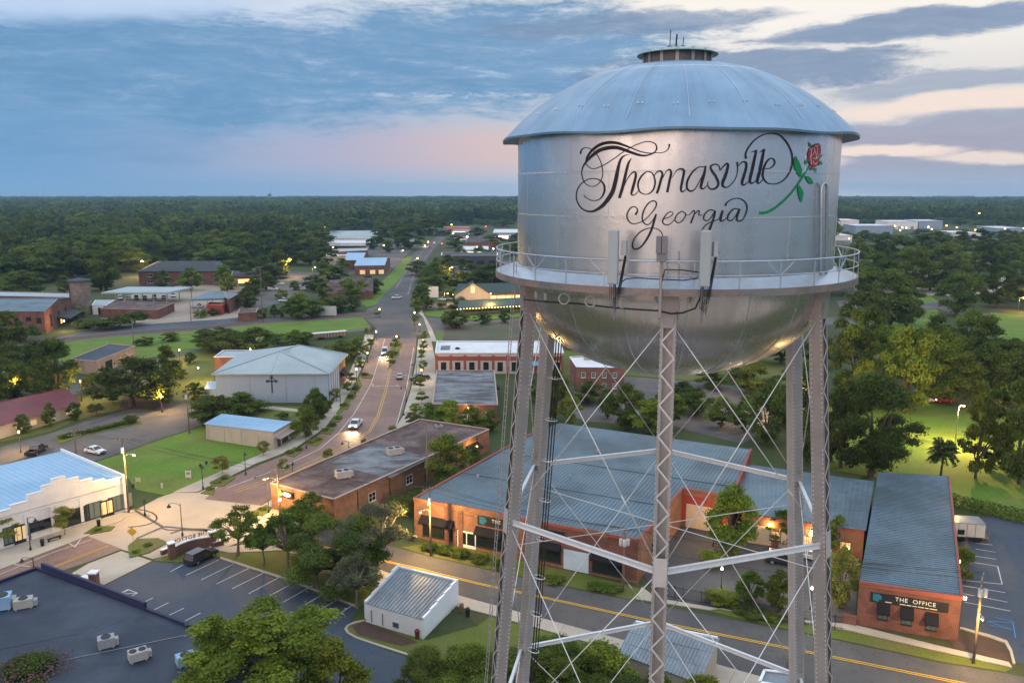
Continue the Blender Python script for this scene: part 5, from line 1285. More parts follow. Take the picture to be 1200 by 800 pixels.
    def text(s, i, u, z, txt, size, mat, name='lettering', dep=.03, flip=False, parent=None, out=.03, sx=1.0):
        cu = bpy.data.curves.new(name, 'FONT'); cu.body = txt; cu.size = size; cu.extrude = dep; cu.align_x = 'CENTER'; cu.align_y = 'CENTER'; cu.space_character = 1.12
        tmp = bpy.data.objects.new('tmp', cu); COL.objects.link(tmp); dg = bpy.context.evaluated_depsgraph_get(); me = bpy.data.meshes.new_from_object(tmp.evaluated_get(dg))
        bpy.data.objects.remove(tmp); bpy.data.curves.remove(cu)
        c, t, nn = s.frame3(i, u, z); zz = Vector((0, 0, 1)); xx = zz.cross(nn)
        if flip: xx = -xx; nn2 = -nn
        else: nn2 = nn
        M = Matrix(((xx.x * sx, zz.x, nn2.x, 0), (xx.y * sx, zz.y, nn2.y, 0), (xx.z * sx, zz.z, nn2.z, 0), (0, 0, 0, 1)))
        me.transform(M); p = parent or s.root
        me.transform(Matrix.Translation(c + nn * out - parent_world(p))); me.materials.clear(); me.materials.append(MATS[mat])
        o = bpy.data.objects.new(name, me); COL.objects.link(o); o.parent = p
        return o

def hvac(p, w, d, h, rz, label, mat='unit_grey', fans=1):
    w, d, h = w * .82, d * .82, h * .85
    r = thing('rooftop_air_unit', label, 'air conditioner', p, rz, 'rooftop air conditioning units')
    b = MB(); b.box(-w / 2, w / 2, -d / 2, d / 2, .1, h)
    for k in range(5): b.box(-w / 2 - .015, w / 2 + .015, -d / 2 - .015, d / 2 + .015, .2 + k * (h - .3) / 5, .2 + k * (h - .3) / 5 + .03)
    for x in (-w * .38, w * .38): b.box(x - .06, x + .06, -d / 2 - .05, d / 2 + .05, -.02, .1)
    ob = lambda b, n, m: (lambda o: (setattr(o, 'parent', r), o)[1])(b.build(n, m))
    ob(b, 'casing', mat)
    for k in range(fans):
        cx = (k - (fans - 1) / 2) * w / max(1, fans)
        b = MB(); b.lathe([(.01, h + .05), (min(w / fans, d) * .36, h + .05), (min(w / fans, d) * .38, h + .09), (min(w / fans, d) * .40, h + .0)], (cx, 0, 0), 20); ob(b, 'fan_grille', 'fan_dark')
    b = MB(); b.box(w / 2 + .0, w / 2 + w * .22, -d * .3, d * .3, .1, h * .72); ob(b, 'duct', 'unit_pale')
    return r

# --- 1 white building with the stepped parapet (left edge)
def white_building():
    h = 5.6
    A0, A1 = G(151, 598), G(10, 641); d = (A1 - A0); d.z = 0
    L0 = d.length; d.normalize(); nb = Vector((d.y, -d.x, 0)); nb = nb if nb.y > 0 else -nb
    Lf = L0 + 20; dep = 24
    b = Bld('stucco_building', 'white stucco building with stepped parapet and pale blue metal roof at left edge', None, h, 'stucco_white',
            world=[Vector((*(A0).xy, h)), Vector((*(A0 + d * Lf).xy, h)), Vector((*(A0 + d * Lf + nb * dep).xy, h)), Vector((*(A0 + nb * dep).xy, h))])
    b.walls(); b.metal_roof('roof_pale_blue', 0, .0, rib=.9, ribh=.04, th=.06)
    # stepped front parapet
    b2 = MB(); cop = MB()
    prof = [(150,126,6.1),(126,112,6.6),(112,97,7.3),(97,82,8.1),(82,66,8.8),(66,54,8.1),(54,37,7.3),(37,17,6.4),(17,-60,5.9)]
    for x0, x1, hh in prof:
        y0, y1 = 598 + (151 - x0) * .305, 598 + (151 - x1) * .305
        u0, u1 = max(0, b.u_at(0, x0, y0, 0)[0]), min(Lf, b.u_at(0, x1, y1, 0)[0])
        c, t, nn = b.frame3(0, (u0 + u1) / 2, (hh + 5.0) / 2)
        b2.obox(c - nn * .02, t * (u1 - u0) / 2, nn * .16, (0, 0, (hh - 5.0) / 2)); cop.obox(c - nn * .02 + Vector((0, 0, (hh - 5) / 2 + .05)), t * ((u1 - u0) / 2 + .05), nn * .24, (0, 0, .06))
    b2.build('parapet', 'stucco_white', b.root); cop.build('coping', 'coping_white', b.root)
    cp = MB(); 
    a, e = Vector((*b.p[3], h + .3)), Vector((*b.p[0], h + .3)); cp.bar(a, e, .3, .6); cp.build('side_parapet', 'coping_white', b.root)
    U = lambda x, y: b.u_at(0, x, y, 0)[0]
    for x, y, w, hh, z, pn in ((141, 584, 4.2, 2.6, .6, 'glass_green'), (88, 598, 4.4, 2.6, .5, 'glass_dark'), (52, 608, 5.2, 1.5, 1.3, 'glass_dark'), (12, 628, 1.9, 2.7, .5, 'glass_green')):
        b.window(0, U(x, y), z, w, hh, pn, 'frame_dark', (2, 0), True)
    b.window(0, U(110, 594), .5, 2.6, 2.7, 'glass_green', 'frame_dark', (1, 0)); b.door(0, U(125, 592), 2.0, 2.9, 'frame_dark', 2, 'glass_warm'); b.door(0, U(26, 627), 2.2, 2.9, 'frame_dark', 2, 'glass_warm')
    b.window(0, U(80, 566), 6.0, 1.6, .9, 'unit_grey', 'stucco_white', (0, 3), False, 'vent_louvre')
    b.band(0, 4.6, .12, 'coping_white', .05, name='string_course')
    for u in (0.4, U(96, 600), U(62, 612), U(32, 622)): b.pilasters(0, [u], .5, 'stucco_white', 4.5, .08)
    land('the white stucco building', (100, 580))
white_building()

# --- 2 dark flat roof at the bottom left
def dark_roof():
    h = 5.4
    b = Bld('flat_roof_building', 'building with wide dark flat roof and purple coping at bottom left', [(-70, 708), (43, 667), (268, 751), (330, 776), (240, 900), (-160, 900), (-200, 760)], h, 'brick_dark')
    b.walls(); b.flat_roof('roof_tar', .25, .3, 'coping_dark', pm='coping_dark')
    q = MB(); a, c = G(50, 668, h), G(171, 715, h); d = (c - a).normalized()
    q.bar(a + Vector((0, 0, .55)), c + Vector((0, 0, .55)), .34, .95); q.build('raised_parapet', 'coping_dark', b.root)
    q = MB(); a, c = G(34, 782, h), G(258, 736, h); q.bar(a + Vector((0, 0, .06)), c + Vector((0, 0, .06)), .05, .05)
    q.build('roof_conduit', 'unit_grey', b.root)
    for x0, y0, x1, y1 in ((115, 738, 152, 722), (176, 735, 186, 800), (0, 760, 90, 742)):
        q = MB(); q.bar(G(x0, y0, h + .02), G(x1, y1, h + .02), .16, .03); q.build('felt_seam', 'roof_tar', b.root)
    for x, y, w, d, hh, rz, lab, mt, fn in ((28, 711, 2.4, 1.5, 1.3, .45, 'pale rooftop air unit beside the teal one on the dark flat roof', 'unit_pale', 1), (3, 712, 2.4, 2.2, 1.9, .4, 'teal grey rooftop air unit at the left edge of the dark flat roof', 'roof_pale_blue', 1),
                                       (125, 757, 2.0, 1.5, 1.3, .5, 'boxy grey rooftop air unit in the middle of the dark flat roof', 'unit_grey', 1), (162, 772, 2.2, 1.5, 1.2, .6, 'rooftop air unit with open duct nearest the dark roof centre right', 'unit_pale', 2), (218, 777, 2.2, 1.6, 1.2, .6, 'pale blue rooftop air unit half hidden by the large bottom tree', 'roof_pale_blue', 1)):
        hvac(G(x, y, h + .02), w, d, hh, rz, lab, mt, fn)
    land('the dark flat roof', (100, 730))
    m = Bld('metal_roof_shed', 'low shed with ribbed grey metal roof at the bottom left corner', [(-60, 740, 4.6), (-5, 752, 5.0), (38, 773, 5.0), (-20, 840, 4.6)], 4.8, 'block_tan'); m.walls(drop=.02); m.metal_roof('roof_light_metal', 0, .2)
dark_roof()

# --- 3 small white box building
def white_box():
    pts = [G(428, 707, 2.5), G(495.5, 726.5, 2.5), G(536, 681.5, 3.1), G(467, 665, 3.1)]
    b = Bld('box_building', 'small white box building with ribbed grey roof beside the front street', None, 2.8, 'stucco_white', world=pts)
    b.walls(); b.metal_roof('roof_corrugated', 0, .05, rib=.46, ribh=.11, th=.06)
    q = MB()
    for e, st in ((1, 5), (3, 5)):
        a, c = (b.p[1], b.p[2]) if e == 1 else (b.p[0], b.p[3])
        for k in range(st):
            t0, t1 = k / st, (k + 1) / st; z = 2.75 + .16 * k + (.0)
            p0, p1 = a.lerp(c, t0), a.lerp(c, t1)
            q.obox(Vector(((p0.x + p1.x) / 2, (p0.y + p1.y) / 2, z / 2 + .3)), Vector((*(p1 - p0) / 2, 0)), Vector((*(Vector((-(p1 - p0).y, (p1 - p0).x)).normalized() * .15), 0)), (0, 0, z / 2 - .3 + .14))
    a, c = b.p[3], b.p[2]; q.bar((a.x, a.y, 2.9), (c.x, c.y, 2.9), .28, 1.0)
    q.build('parapet', 'coping_white', b.root)
    b.band(1, 1.1, .1, 'frame_white', .05, name='ledge')
    b.door(1, b.edge(1)[3] * .72, .9, 1.9, 'door_white')
    for u in (.9, 2.6): b.band(0, 1.1, 1.6, 'unit_grey', .12, u0=u, u1=u + .1, name='downpipe')
    for u, x in ((4.2, 0), ): b.window(0, u * 1.1, .5, .9, .7, 'frame_dark', 'unit_grey', (0, 2), False, 'vent_louvre')
    land('the small white box building', (480, 710))
white_box()

# --- 4/5/6 the brick and blue-metal complex
def sign_board(b, i, u, z, w, h, title, sub, size):
    c, t, nn = b.frame3(i, u, z); xx = Vector((0, 0, 1)).cross(nn); q = MB(); q.obox(c + nn * .06, t * w / 2, nn * .05, (0, 0, h / 2)); sg = q.build('sign_board', 'sign_black', b.root)
    q = MB(); ec = c - xx * (w / 2 - h * .62) + nn * .13; r = h * .40
    pts = [(-r, r), (r * .4, r), (r * 1.0, r * .45), (r, -r * .25), (r * .35, -r * .4), (r * .35, -r), (-r, -r * .75)]
    q.poly([ec + xx * px + Vector((0, 0, py)) for px, py in pts]); q.poly([ec + xx * px - nn * .02 + Vector((0, 0, py)) for px, py in pts][::-1])
    for k in range(len(pts)):
        a_, b_ = pts[k], pts[(k + 1) % len(pts)]
        q.poly([ec + xx * a_[0] + Vector((0, 0, a_[1])), ec + xx * b_[0] + Vector((0, 0, b_[1])), ec + xx * b_[0] - nn * .02 + Vector((0, 0, b_[1])), ec + xx * a_[0] - nn * .02 + Vector((0, 0, a_[1]))])
    q.build('emblem', 'sign_teal', sg)
    su = 1 if xx.dot(t) > 0 else -1
    b.text(i, u + su * h * .55, z + h * .14, title, size, 'sign_letter', 'lettering', .01, parent=sg, out=.13)
    if sub:
        q = MB()           # the small line is too small to read in the photograph: short pale marks
        for s0, s1 in ((-2.6, -1.9), (-1.0, -.35), (-.25, .3), (.42, .9), (1.0, 1.7), (1.8, 2.2), (2.3, 3.1)):
            q.obox(c + xx * (s0 + s1) / 2 + nn * .125 + Vector((0, 0, -h * .30)), t * (s1 - s0) / 2, nn * .008, (0, 0, .045))
        q.build('small_lettering', 'sign_letter', sg)
    return sg
def brick_hall():
    h = 6.2
    A, B2, C2, D2 = (485, 585), (606, 609), (748, 634), (800, 573)
    b = Bld('brick_hall', 'large low brick hall with wide blue grey metal roof behind the tower', [A, C2, D2, (858, 583), (880, 527), (655, 496), (623, 509)], h, 'brick_orange')
    b.walls()
    q = MB(); P = [G(*A, h), G(*C2, h), G(*D2, h), G(858, 583, h), G(880, 527, h), G(655, 496, h), G(623, 509, h)]
    up = Vector((0, 0, .08)); q.poly([p + up for p in P]); 
    # ribs run from the front street wall to the back
    f0, f1 = P[0], P[1]; dirf = (f1 - f0).normalized(); back = (P[5] - f0); back = (back - dirf * back.dot(dirf)).normalized()
    from mathutils.geometry import intersect_line_line_2d
    L = (f1 - f0).length
    poly2 = [(p.x, p.y) for p in P]
    def clip(o):
        hits = []
        for k in range(len(P)):
            r = intersect_line_line_2d((o - back * 5).xy, (o + back * 120).xy, P[k].xy, P[(k + 1) % len(P)].xy)
            if r: hits.append(((r - o.xy).dot(back.xy)))
        return (min(hits), max(hits)) if len(hits) >= 2 else None
    k = .35
    while k < L + 40:
        o = f0 + dirf * k; cl = clip(o)
        if cl and cl[1] - cl[0] > .5: q.bar(o + back * (cl[0] + .1) + up * 1.6, o + back * (cl[1] - .1) + up * 1.6, .05, .05)
        k += .62
    for t in (14, 27):
        hs = []
        for kk in range(len(P)):
            r = intersect_line_line_2d((f0 + back * t - dirf * 60).xy, (f0 + back * t + dirf * 140).xy, P[kk].xy, P[(kk + 1) % len(P)].xy)
            if r: hs.append(Vector((r.x, r.y, h)))
        if len(hs) >= 2: q.bar(hs[0] + up * 2.0, hs[1] + up * 2.0, .35, .06)
    b.ro = q.build('roof', 'roof_blue_metal', b.root)
    for x, y in ((560, 560), (610, 545), (668, 560), (700, 530), (735, 590), (640, 590), (790, 545), (835, 540)):
        q = MB(); e = G(x, y, h + .15); q.tube([e, e + Vector((0, 0, .55))], .12, 8); q.lathe([(.22, .5), (.05, .72)], e, 8); q.build('roof_vent', 'unit_grey', b.root)
    q = MB()
    for i in (0, 1, 2, 3, 6):
        a, c = P[i], P[(i + 1) % 7]; q.bar(a + Vector((0, 0, .1)), c + Vector((0, 0, .1)), .35, .42)
    q.build('parapet', 'trim_red', b.root)
    Lw = b.edge(0)[3]
    q = MB()                                   # the taller bays of the front wall
    for u0, u1, z in ((Lw * .0, Lw * .08, .55), (Lw * .16, Lw * .42, .75), (Lw * .78, Lw * .88, .7)):
        c, t, nn = b.frame3(0, (u0 + u1) / 2, h + .1); q.obox(c + nn * .02, t * (u1 - u0) / 2, nn * .16, (0, 0, z / 2)) 
    q.build('raised_bay', 'brick_orange', b.root)
    U = lambda x, y: b.u_at(0, x, y, 0)[0]
    # red right end, painted darker
    ur = U(705, 690)
    b.band(0, h / 2 + .1, h - .6, 'brick_red', .009, u0=U(612, 640), u1=Lw - .02, name='red_brick_facing')
    b.window(0, U(513, 624), .7, 5.4, 2.9, 'glass_dark', 'frame_dark', (2, 0)); b.awning(0, U(513, 624), 4.0, 5.8, 1.0, .8)
    b.door(0, U(547, 637), 3.0, 2.6, 'door_white', 2, 'glass_dark'); b.window(0, U(538, 635), .2, .8, 2.6, 'frame_dark', 'frame_dark', (0, 2), False, 'shutter')
    b.window(0, U(573, 640), .7, 4.4, 2.8, 'glass_dark', 'frame_dark', (1, 0)); b.awning(0, U(573, 640), 3.9, 4.4, .9, .9)
    b.window(0, U(648, 630), 4.4, 3.6, 1.1, 'glass_dark', 'frame_dark', (1, 0)); b.window(0, U(640, 655), .7, 4.6, 2.6, 'glass_dark', 'frame_dark', (2, 0)); b.awning(0, U(640, 655), 3.6, 4.6, .8, .7)
    b.rollup(0, U(675, 663), 3.8, 3.0, 'door_blue_grey'); b.window(0, U(712, 668), .5, 4.6, 2.7, 'glass_dark', 'frame_dark', (1, 0)); b.awning(0, U(712, 668), 3.7, 4.6, 1.0, 1.0)
    sign_board(b, 0, U(576, 612), b.u_at(0, 573, 611, 0)[1], 4.6, 1.5, 'THE', '', .75)
    b.pilasters(0, [U(524, 620), U(540, 622)], .8, 'brick_dark', h - .3, .12)
    b.window(1, b.edge(1)[3] * .55, 2.2, .7, 1.2, 'glass_dark', 'frame_dark', (0, 1)); b.window(1, b.edge(1)[3] * .3, 2.2, .7, 1.2, 'glass_dark', 'frame_dark', (0, 1))
    b.band(2, 3.2, 4.4, 'red_paint', .04, name='red_painted_wall'); b.rollup(2, b.edge(2)[3] * .42, 5.2, 4.0, 'panel_tan')
    b.band(3, 3.1, 5.6, 'red_paint', .04, name='red_painted_wall')
    land('the large brick hall', (640, 640))
    land('the brick hall roof', (720, 540))
brick_hall()
def wing():
    b = Bld('brick_wing', 'long brick wing with blue metal roof joining the hall and end office', [(870, 600), (1013, 621), (1023, 565), (868, 544)], 4.7, 'brick_orange')
    b.walls(); b.metal_roof('roof_blue_metal', 0, .3, rib=.62)
    L = b.edge(0)[3]
    for f in (.16, .42, .66): b.rollup(0, L * f, 3.4, 3.0, 'panel_tan')
    for f in (.29, .55, .86): b.window(0, L * f, 1.0, 1.6, 1.5, 'glass_warm', 'frame_dark', (1, 1))
    b.band(0, 4.3, .5, 'trim_red', .06, name='fascia')
    land('the brick wing', (945, 610))
wing()
def end_office():
    b = Bld('end_office', 'brick end office with long blue metal roof and dark THE OFFICE sign', [(1007, 684.5), (1127, 702.5), (1112, 559), (1029, 554)], 5.35, 'brick_red')
    b.walls(); b.metal_roof('roof_blue_metal', 1, .02, rib=.62, ribh=.06)
    q = MB()
    P = [Vector((*p, 5.35)) for p in b.p]
    q.bar(P[0] + Vector((0, 0, .2)), P[1] + Vector((0, 0, .2)), .35, .55); q.bar(P[1] + Vector((0, 0, .15)), P[2] + Vector((0, 0, .15)), .3, .4)
    q.build('parapet', 'trim_red', b.root)
    U = lambda x, y: b.u_at(0, x, y, 0)
    for x0, y0 in ((1034.5, 720.5), (1062, 726.5), (1091, 733)):
        u, z = U(x0, y0); b.window(0, u, z - .55, 1.15, 1.15, 'glass_blue', 'frame_dark', (1, 1)); b.awning(0, u, z + 1.75, 1.45, .8, 1.15)
    uc, zc = U(1065, 706); 
    sign_board(b, 0, uc, zc + .1, 8.6, 1.25, 'THE  OFFICE', 'line', .72)
    L = b.edge(1)[3]
    for f in (.2, .45, .7): b.window(1, L * f, 1.2, 1.3, 1.5, 'glass_dark', 'frame_white', (1, 1))
    land('the end office', (1065, 720))
    return b
OFFICE = end_office()

# --- 7 long low brick building with dark roof and lit sign
def long_shop():
    b = Bld('brick_shop', 'long low brick shop with patched dark roof and glowing corner sign', [(317, 567), (391, 586), (573, 504), (492, 492)], 4.4, 'brick_orange')
    b.walls(); b.flat_roof('roof_felt_brown', .18, .3, 'coping')
    q = MB(); q.poly(PW([(384, 543), (458, 560), (505, 536), (440, 520)], 4.43)); q.build('roof_patch', 'roof_felt_pale', b.root)
    q = MB(); q.poly(PW([(352, 566), (372, 572), (392, 560), (374, 556)], 4.43)); q.build('roof_patch', 'roof_felt_brown', b.root)
    u, z = b.u_at(0, 334, 578, 0)
    c, t, nn = b.frame3(0, u + .3, z)
    q = MB(); q.obox(c + nn * .14, t * 1.75, nn * .12, (0, 0, .5)); sg = q.build('sign_board', 'frame_dark', b.root)
    xx = Vector((0, 0, 1)).cross(nn)
    q = MB(); e = c + xx * .35 + nn * .275; q.poly([e + xx * .95 * math.cos(a) + Vector((0, 0, .34 * math.sin(a))) for a in [2 * math.pi * k / 20 for k in range(20)]]); q.build('sign_face', 'sign_glow', sg)
    q = MB(); e = c - xx * 1.25 + nn * .275; q.poly([e + xx * px + Vector((0, 0, pz)) for px, pz in ((-.42, -.42), (.34, -.42), (.42, -.1), (.15, .5), (-.02, .62), (-.12, .3))]); q.build('sign_emblem', 'sign_lime', sg)
    for x, y, k in ((402, 559, 0), (462, 532, 1)):
        hvac(G(x, y, 4.45), 3.2 if k else 3.0, 2.2, 1.5, .5, ('pale rooftop air unit on the pale patch of the long brick shop', 'pale rooftop air unit nearer the front of the long brick shop')[1 - k], 'unit_pale', 2)
    hvac(G(514, 501, 4.45), 1.6, 1.4, .8, .4, 'small grey rooftop air unit at the far end of the brick shop', 'unit_grey', 1)
    L = b.edge(1)[3]
    for f in (.12, .3, .52, .74, .9): b.band(1, 2.1, 4.2, 'fan_dark', .10, u0=L * f, u1=L * f + .16, name='downpipe')
    for f in (.2, .42, .62): b.window(1, L * f, 1.2, 1.8, 1.6, 'glass_dark', 'frame_white', (1, 1))
    b.awning(1, L * .86, 3.2, 4, 1.5, .9); b.door(1, L * .86, 1.2, 2.3, 'frame_dark', 1)
    u, z = b.u_at(1, 434, 579, 0)
    L3 = b.edge(3)[3]
    for f in (.15, .35, .55, .75, .9): b.window(3, L3 * f, .6, 3.2, 2.4, 'glass_warm', 'frame_dark', (2, 0))
    land('the long brick shop', (450, 550))
long_shop()

# --- 8 grey church hall
def church():
    h = 7.7
    b = Bld('church_hall', 'pale grey church hall with light metal hip roof and dark cross', [(252, 437.5), (384, 437), (404, 415), (286, 412)], h, 'stucco_grey')
    b.walls()
    e = [Vector((*p, h)) for p in b.p]; c = sum(e, Vector()) / 4; o = [p + (p - c).normalized() * 1.0 for p in e]
    r0, r1 = G(328, 411, 11.2), G(350, 404, 11.2)
    q = MB(); q.add([*o, r0, r1], [(0, 1, 4), (1, 2, 5, 4), (2, 3, 5), (3, 0, 4, 5)]); q.add([p - Vector((0, 0, .25)) for p in o] + o, [(0, 1, 5, 4), (1, 2, 6, 5), (2, 3, 7, 6), (3, 0, 4, 7)])
    rib = lambda a, d, t0, t1, n: [q.bar(a.lerp(d, k / n) + Vector((0, 0, .04)), t0.lerp(t1, k / n) + Vector((0, 0, .04)), .08, .06) for k in range(n + 1)]
    rib(o[0], (o[0] + o[1]) / 2, o[0].lerp(r0, .02), r0, 22); rib((o[0] + o[1]) / 2, o[1], r0, o[1].lerp(r0, .02), 22); rib(o[1], o[2], r0, r1, 26)
    for a, d in ((o[0], r0), (o[1], r0), (r0, r1), (o[2], r1)): q.bar(a + Vector((0, 0, .08)), d + Vector((0, 0, .08)), .4, .1)
    q.build('roof', 'roof_light_metal', b.root)
    L = b.edge(0)[3]; wall = 0
    u, z = b.u_at(0, 318.5, 449, 0); c, t, nn = b.frame3(0, u, z)
    q = MB(); q.obox(c + nn * .06 + Vector((0, 0, -.4)), t * .13, nn * .05, (0, 0, 2.1)); q.obox(c + nn * .06 + Vector((0, 0, .55)), t * 1.15, nn * .045, (0, 0, .13))
    for dx, dz in ((-1.15, .55), (1.15, .55), (0, 1.75)):
        q.tube([c + nn * .06 + t * (dx + .27 * math.cos(a)) + Vector((0, 0, dz + .27 * math.sin(a))) for a in [2 * math.pi * k / 10 for k in range(10)]], .09, 5, closed=True)
    for sx in (-1, 1): q.bar(c + nn * .06 + t * sx * .95 + Vector((0, 0, .7)), c + nn * .06 + t * sx * .12 + Vector((0, 0, 1.5)), .09, .09)
    q.build('cross', 'cable_black', b.root)
    b.band(0, 7.25, .3, 'unit_grey', .03, u0=L * .36, u1=L * .66, name='name_strip')
    b.band(0, h - .2, .35, 'roof_green', .12, name='gutter')
    for f in (.30, .62, .88): b.band(0, 3.7, 7.2, 'unit_grey', .05, u0=L * f, u1=L * f + .12, name='downpipe')
    L1 = b.edge(1)[3]
    b.band(1, h / 2, h - .6, 'brick_orange', .05, u0=L1 * .62, u1=L1 - .03, name='brick_facing')
    for f in (.72, .86): b.window(1, L1 * f, 1.2, 2.2, 2.2, 'glass_warm', 'frame_dark', (1, 1)); b.awning(1, L1 * f, 4.6, 3, 1.6, 1.2)
    for f in (.08, .2, .32, .44, .55): b.pilasters(1, [L1 * f], .5, 'stucco_white', 6.8, .12)
    # flat extension behind on the left
    x = Bld('church_annex', 'low flat pale annex on the left side of the church hall', [(251, 419, 5.5), (276, 419, 5.5), (300, 411, 5.5), (262, 411, 5.5)], 5.5, 'brick_dark'); x.walls(); x.flat_roof('roof_light_metal', .15, .3, 'coping_white')
    y = Bld('church_shed', 'small blue roofed lean-to against the left wall of the church', [(240, 456, 2.6), (253, 456, 2.9), (254, 447, 2.9), (243, 448, 2.6)], 2.7, 'stucco_grey'); y.walls(); y.metal_roof('roof_pale_blue', 0, .2)
    land('the grey church hall', (320, 440))
church()

# --- 9 block building on the lawn
def lawn_block():
    b = Bld('block_building', 'tan block building with pale blue metal roof beside the lawn', [(241, 497, 3.4), (320, 506, 3.9), (340, 494.5, 3.9), (261, 485.5, 3.4)], 3.7, 'block_tan')
    b.walls(drop=.0); b.metal_roof('roof_pale_blue', 0, .4, rib=1.2, ribh=.04)
    L = b.edge(1)[3]; b.band(1, 2.9, .8, 'panel_tan', .05, name='fascia'); b.door(1, L * .3, 1.0, 2.2, 'frame_dark', 1); b.window(1, L * .65, .4, 2.6, 2.0, 'glass_dark', 'frame_dark', (1, 0)); b.awning(1, L * .5, 2.7, L * .8, 1.4, .3, 'coping')
    for f in (.0, .25, .5, .75, .97): b.pilasters(0, [b.edge(0)[3] * f + .3], .5, 'block_tan', 3.2, .1)
    land('the tan block building', (290, 505))
lawn_block()

# --- 10 maroon roof
def maroon():
    b = Bld('maroon_roof_building', 'long tan building with maroon metal roof at left edge', [(-60, 516, 2.9), (90, 473, 2.9), (60, 458, 2.9), (-110, 494, 2.9)], 2.9, 'panel_tan')
    b.walls(); P = [Vector((*p, 2.9)) for p in b.p]; c = sum(P, Vector()) / 4; o = [p + (p - c).normalized() * .8 for p in P]
    r0, r1 = (o[0] + o[3]) / 2 + Vector((0, 0, 2.2)), (o[1] + o[2]) / 2 + Vector((0, 0, 2.2))
    q = MB(); q.add([*o, r0, r1], [(0, 1, 5, 4), (2, 3, 4, 5), (1, 2, 5), (3, 0, 4), (0, 3, 2, 1)])
    for k in range(34): t = k / 33; q.bar(o[0].lerp(o[1], t) + Vector((0, 0, .03)), r0.lerp(r1, t) + Vector((0, 0, .03)), .06, .06)
    q.build('roof', 'roof_maroon', b.root)
    L = b.edge(0)[3]
    for f in (.3, .5, .62, .78, .92): b.window(0, L * f, .9, 1.6, 1.2, 'glass_warm', 'frame_white', (1, 0))
    land('the maroon roofed building', (50, 485))
maroon()

# --- 11/12/13 buildings beside the main street
def pink_block():
    b = Bld('panelled_brick_block', 'red and cream panelled block with white flat roof beside the main street', [(510.5, 414.5), (660, 414.5), (656, 400.5), (512.5, 400.5)], 6.0, 'panel_pink')
    b.walls(); b.flat_roof('roof_white', .25, .3, 'coping_white'); L = b.edge(0)[3]
    n = 9
    b.pilasters(0, [L * k / n + .25 for k in range(n)] + [L - .3], .75, 'trim_red', 5.6, .15); b.band(0, 4.6, 1.3, 'trim_red', .08, name='red_band')
    for k in range(n): b.window(0, L * (k + .5) / n + .2, .9, 1.6, 2.6, 'glass_dark', 'roof_green', (1, 1))
    u = b.u_at(0, 623, 424, 0)[0]; b.awning(0, u, 3.9, 4.6, 2.2, .9, 'awning_blue')
    q = MB(); q.poly(PW([(516, 410), (527, 410), (528, 405), (517, 405)], 6.03)); q.build('roof_patch', 'roof_felt_pale', b.root)
    hvac(G(536, 409, 6.03), 1.5, 1.0, .6, 0, 'small dark roof hatch on the white flat roof by main street', 'fan_dark', 1)
    land('the panelled brick block', (575, 425))
    b = Bld('grey_roof_building', 'brick building with mottled grey flat roof in front of the panelled block', [(507, 474), (583, 475), (579, 434.5), (512, 434.5)], 4.3, 'brick_dark')
    b.walls(); b.flat_roof('roof_felt_pale', .12, .25, 'coping'); L = b.edge(0)[3]
    for f in (.2, .5, .85): b.window(0, L * f, 1.0, 1.2, 1.7, 'glass_blue', 'frame_white', (1, 1))
    b.window(1, b.edge(1)[3] * .3, 1.0, 1.2, 1.6, 'glass_warm', 'frame_white', (1, 1)); b.awning(1, b.edge(1)[3] * .7, 3, 3, 1.2, .8)
    land('the mottled grey roof', (545, 455))
    b = Bld('small_brick_building', 'dark red brick building with white flat roof behind the tower bowl', [(676, 431), (732, 431.5), (716, 417), (668, 419)], 6.6, 'brick_dark')
    b.walls(); b.flat_roof('roof_white', .2, .3, 'coping_white'); L = b.edge(0)[3]
    for z in (1.0, 4.0):
        for f in (.14, .35, .58, .8): b.window(0, L * f, z, 1.1, 1.4, 'glass_blue', 'frame_white', (0, 1))
    hvac(G(688, 421, 6.63), 2.2, 1.6, 1.6, 0, 'white rooftop air unit on the small dark brick building', 'unit_pale', 1)
    land('the small dark brick building', (695, 440))
pink_block()

# --- shed under the tower and its neighbour
def shed():
    b = Bld('corrugated_shed', 'shed with ribbed grey roof under the tower beside the front street', [(727, 766, 2.6), (818, 800, 2.6), (841, 749, 3.2), (745, 730, 3.2)], 2.9, 'block_tan'); b.walls(drop=.05); b.metal_roof('roof_corrugated', 0, .25, rib=.4, ribh=.06)
    q = MB(); q.bar(Vector((*b.p[3], 3.3)), Vector((*b.p[2], 3.3)), .25, .5); q.build('parapet', 'coping_white', b.root)
    b = Bld('concrete_hut', 'small pale hut beside the timber pole at the front street', [(890, 800, 2.4), (925, 806, 2.4), (930, 790, 2.4), (896, 786, 2.4)], 2.4, 'block_tan'); b.walls(); b.flat_roof('roof_corrugated', .1, .2, 'coping_white')
shed()

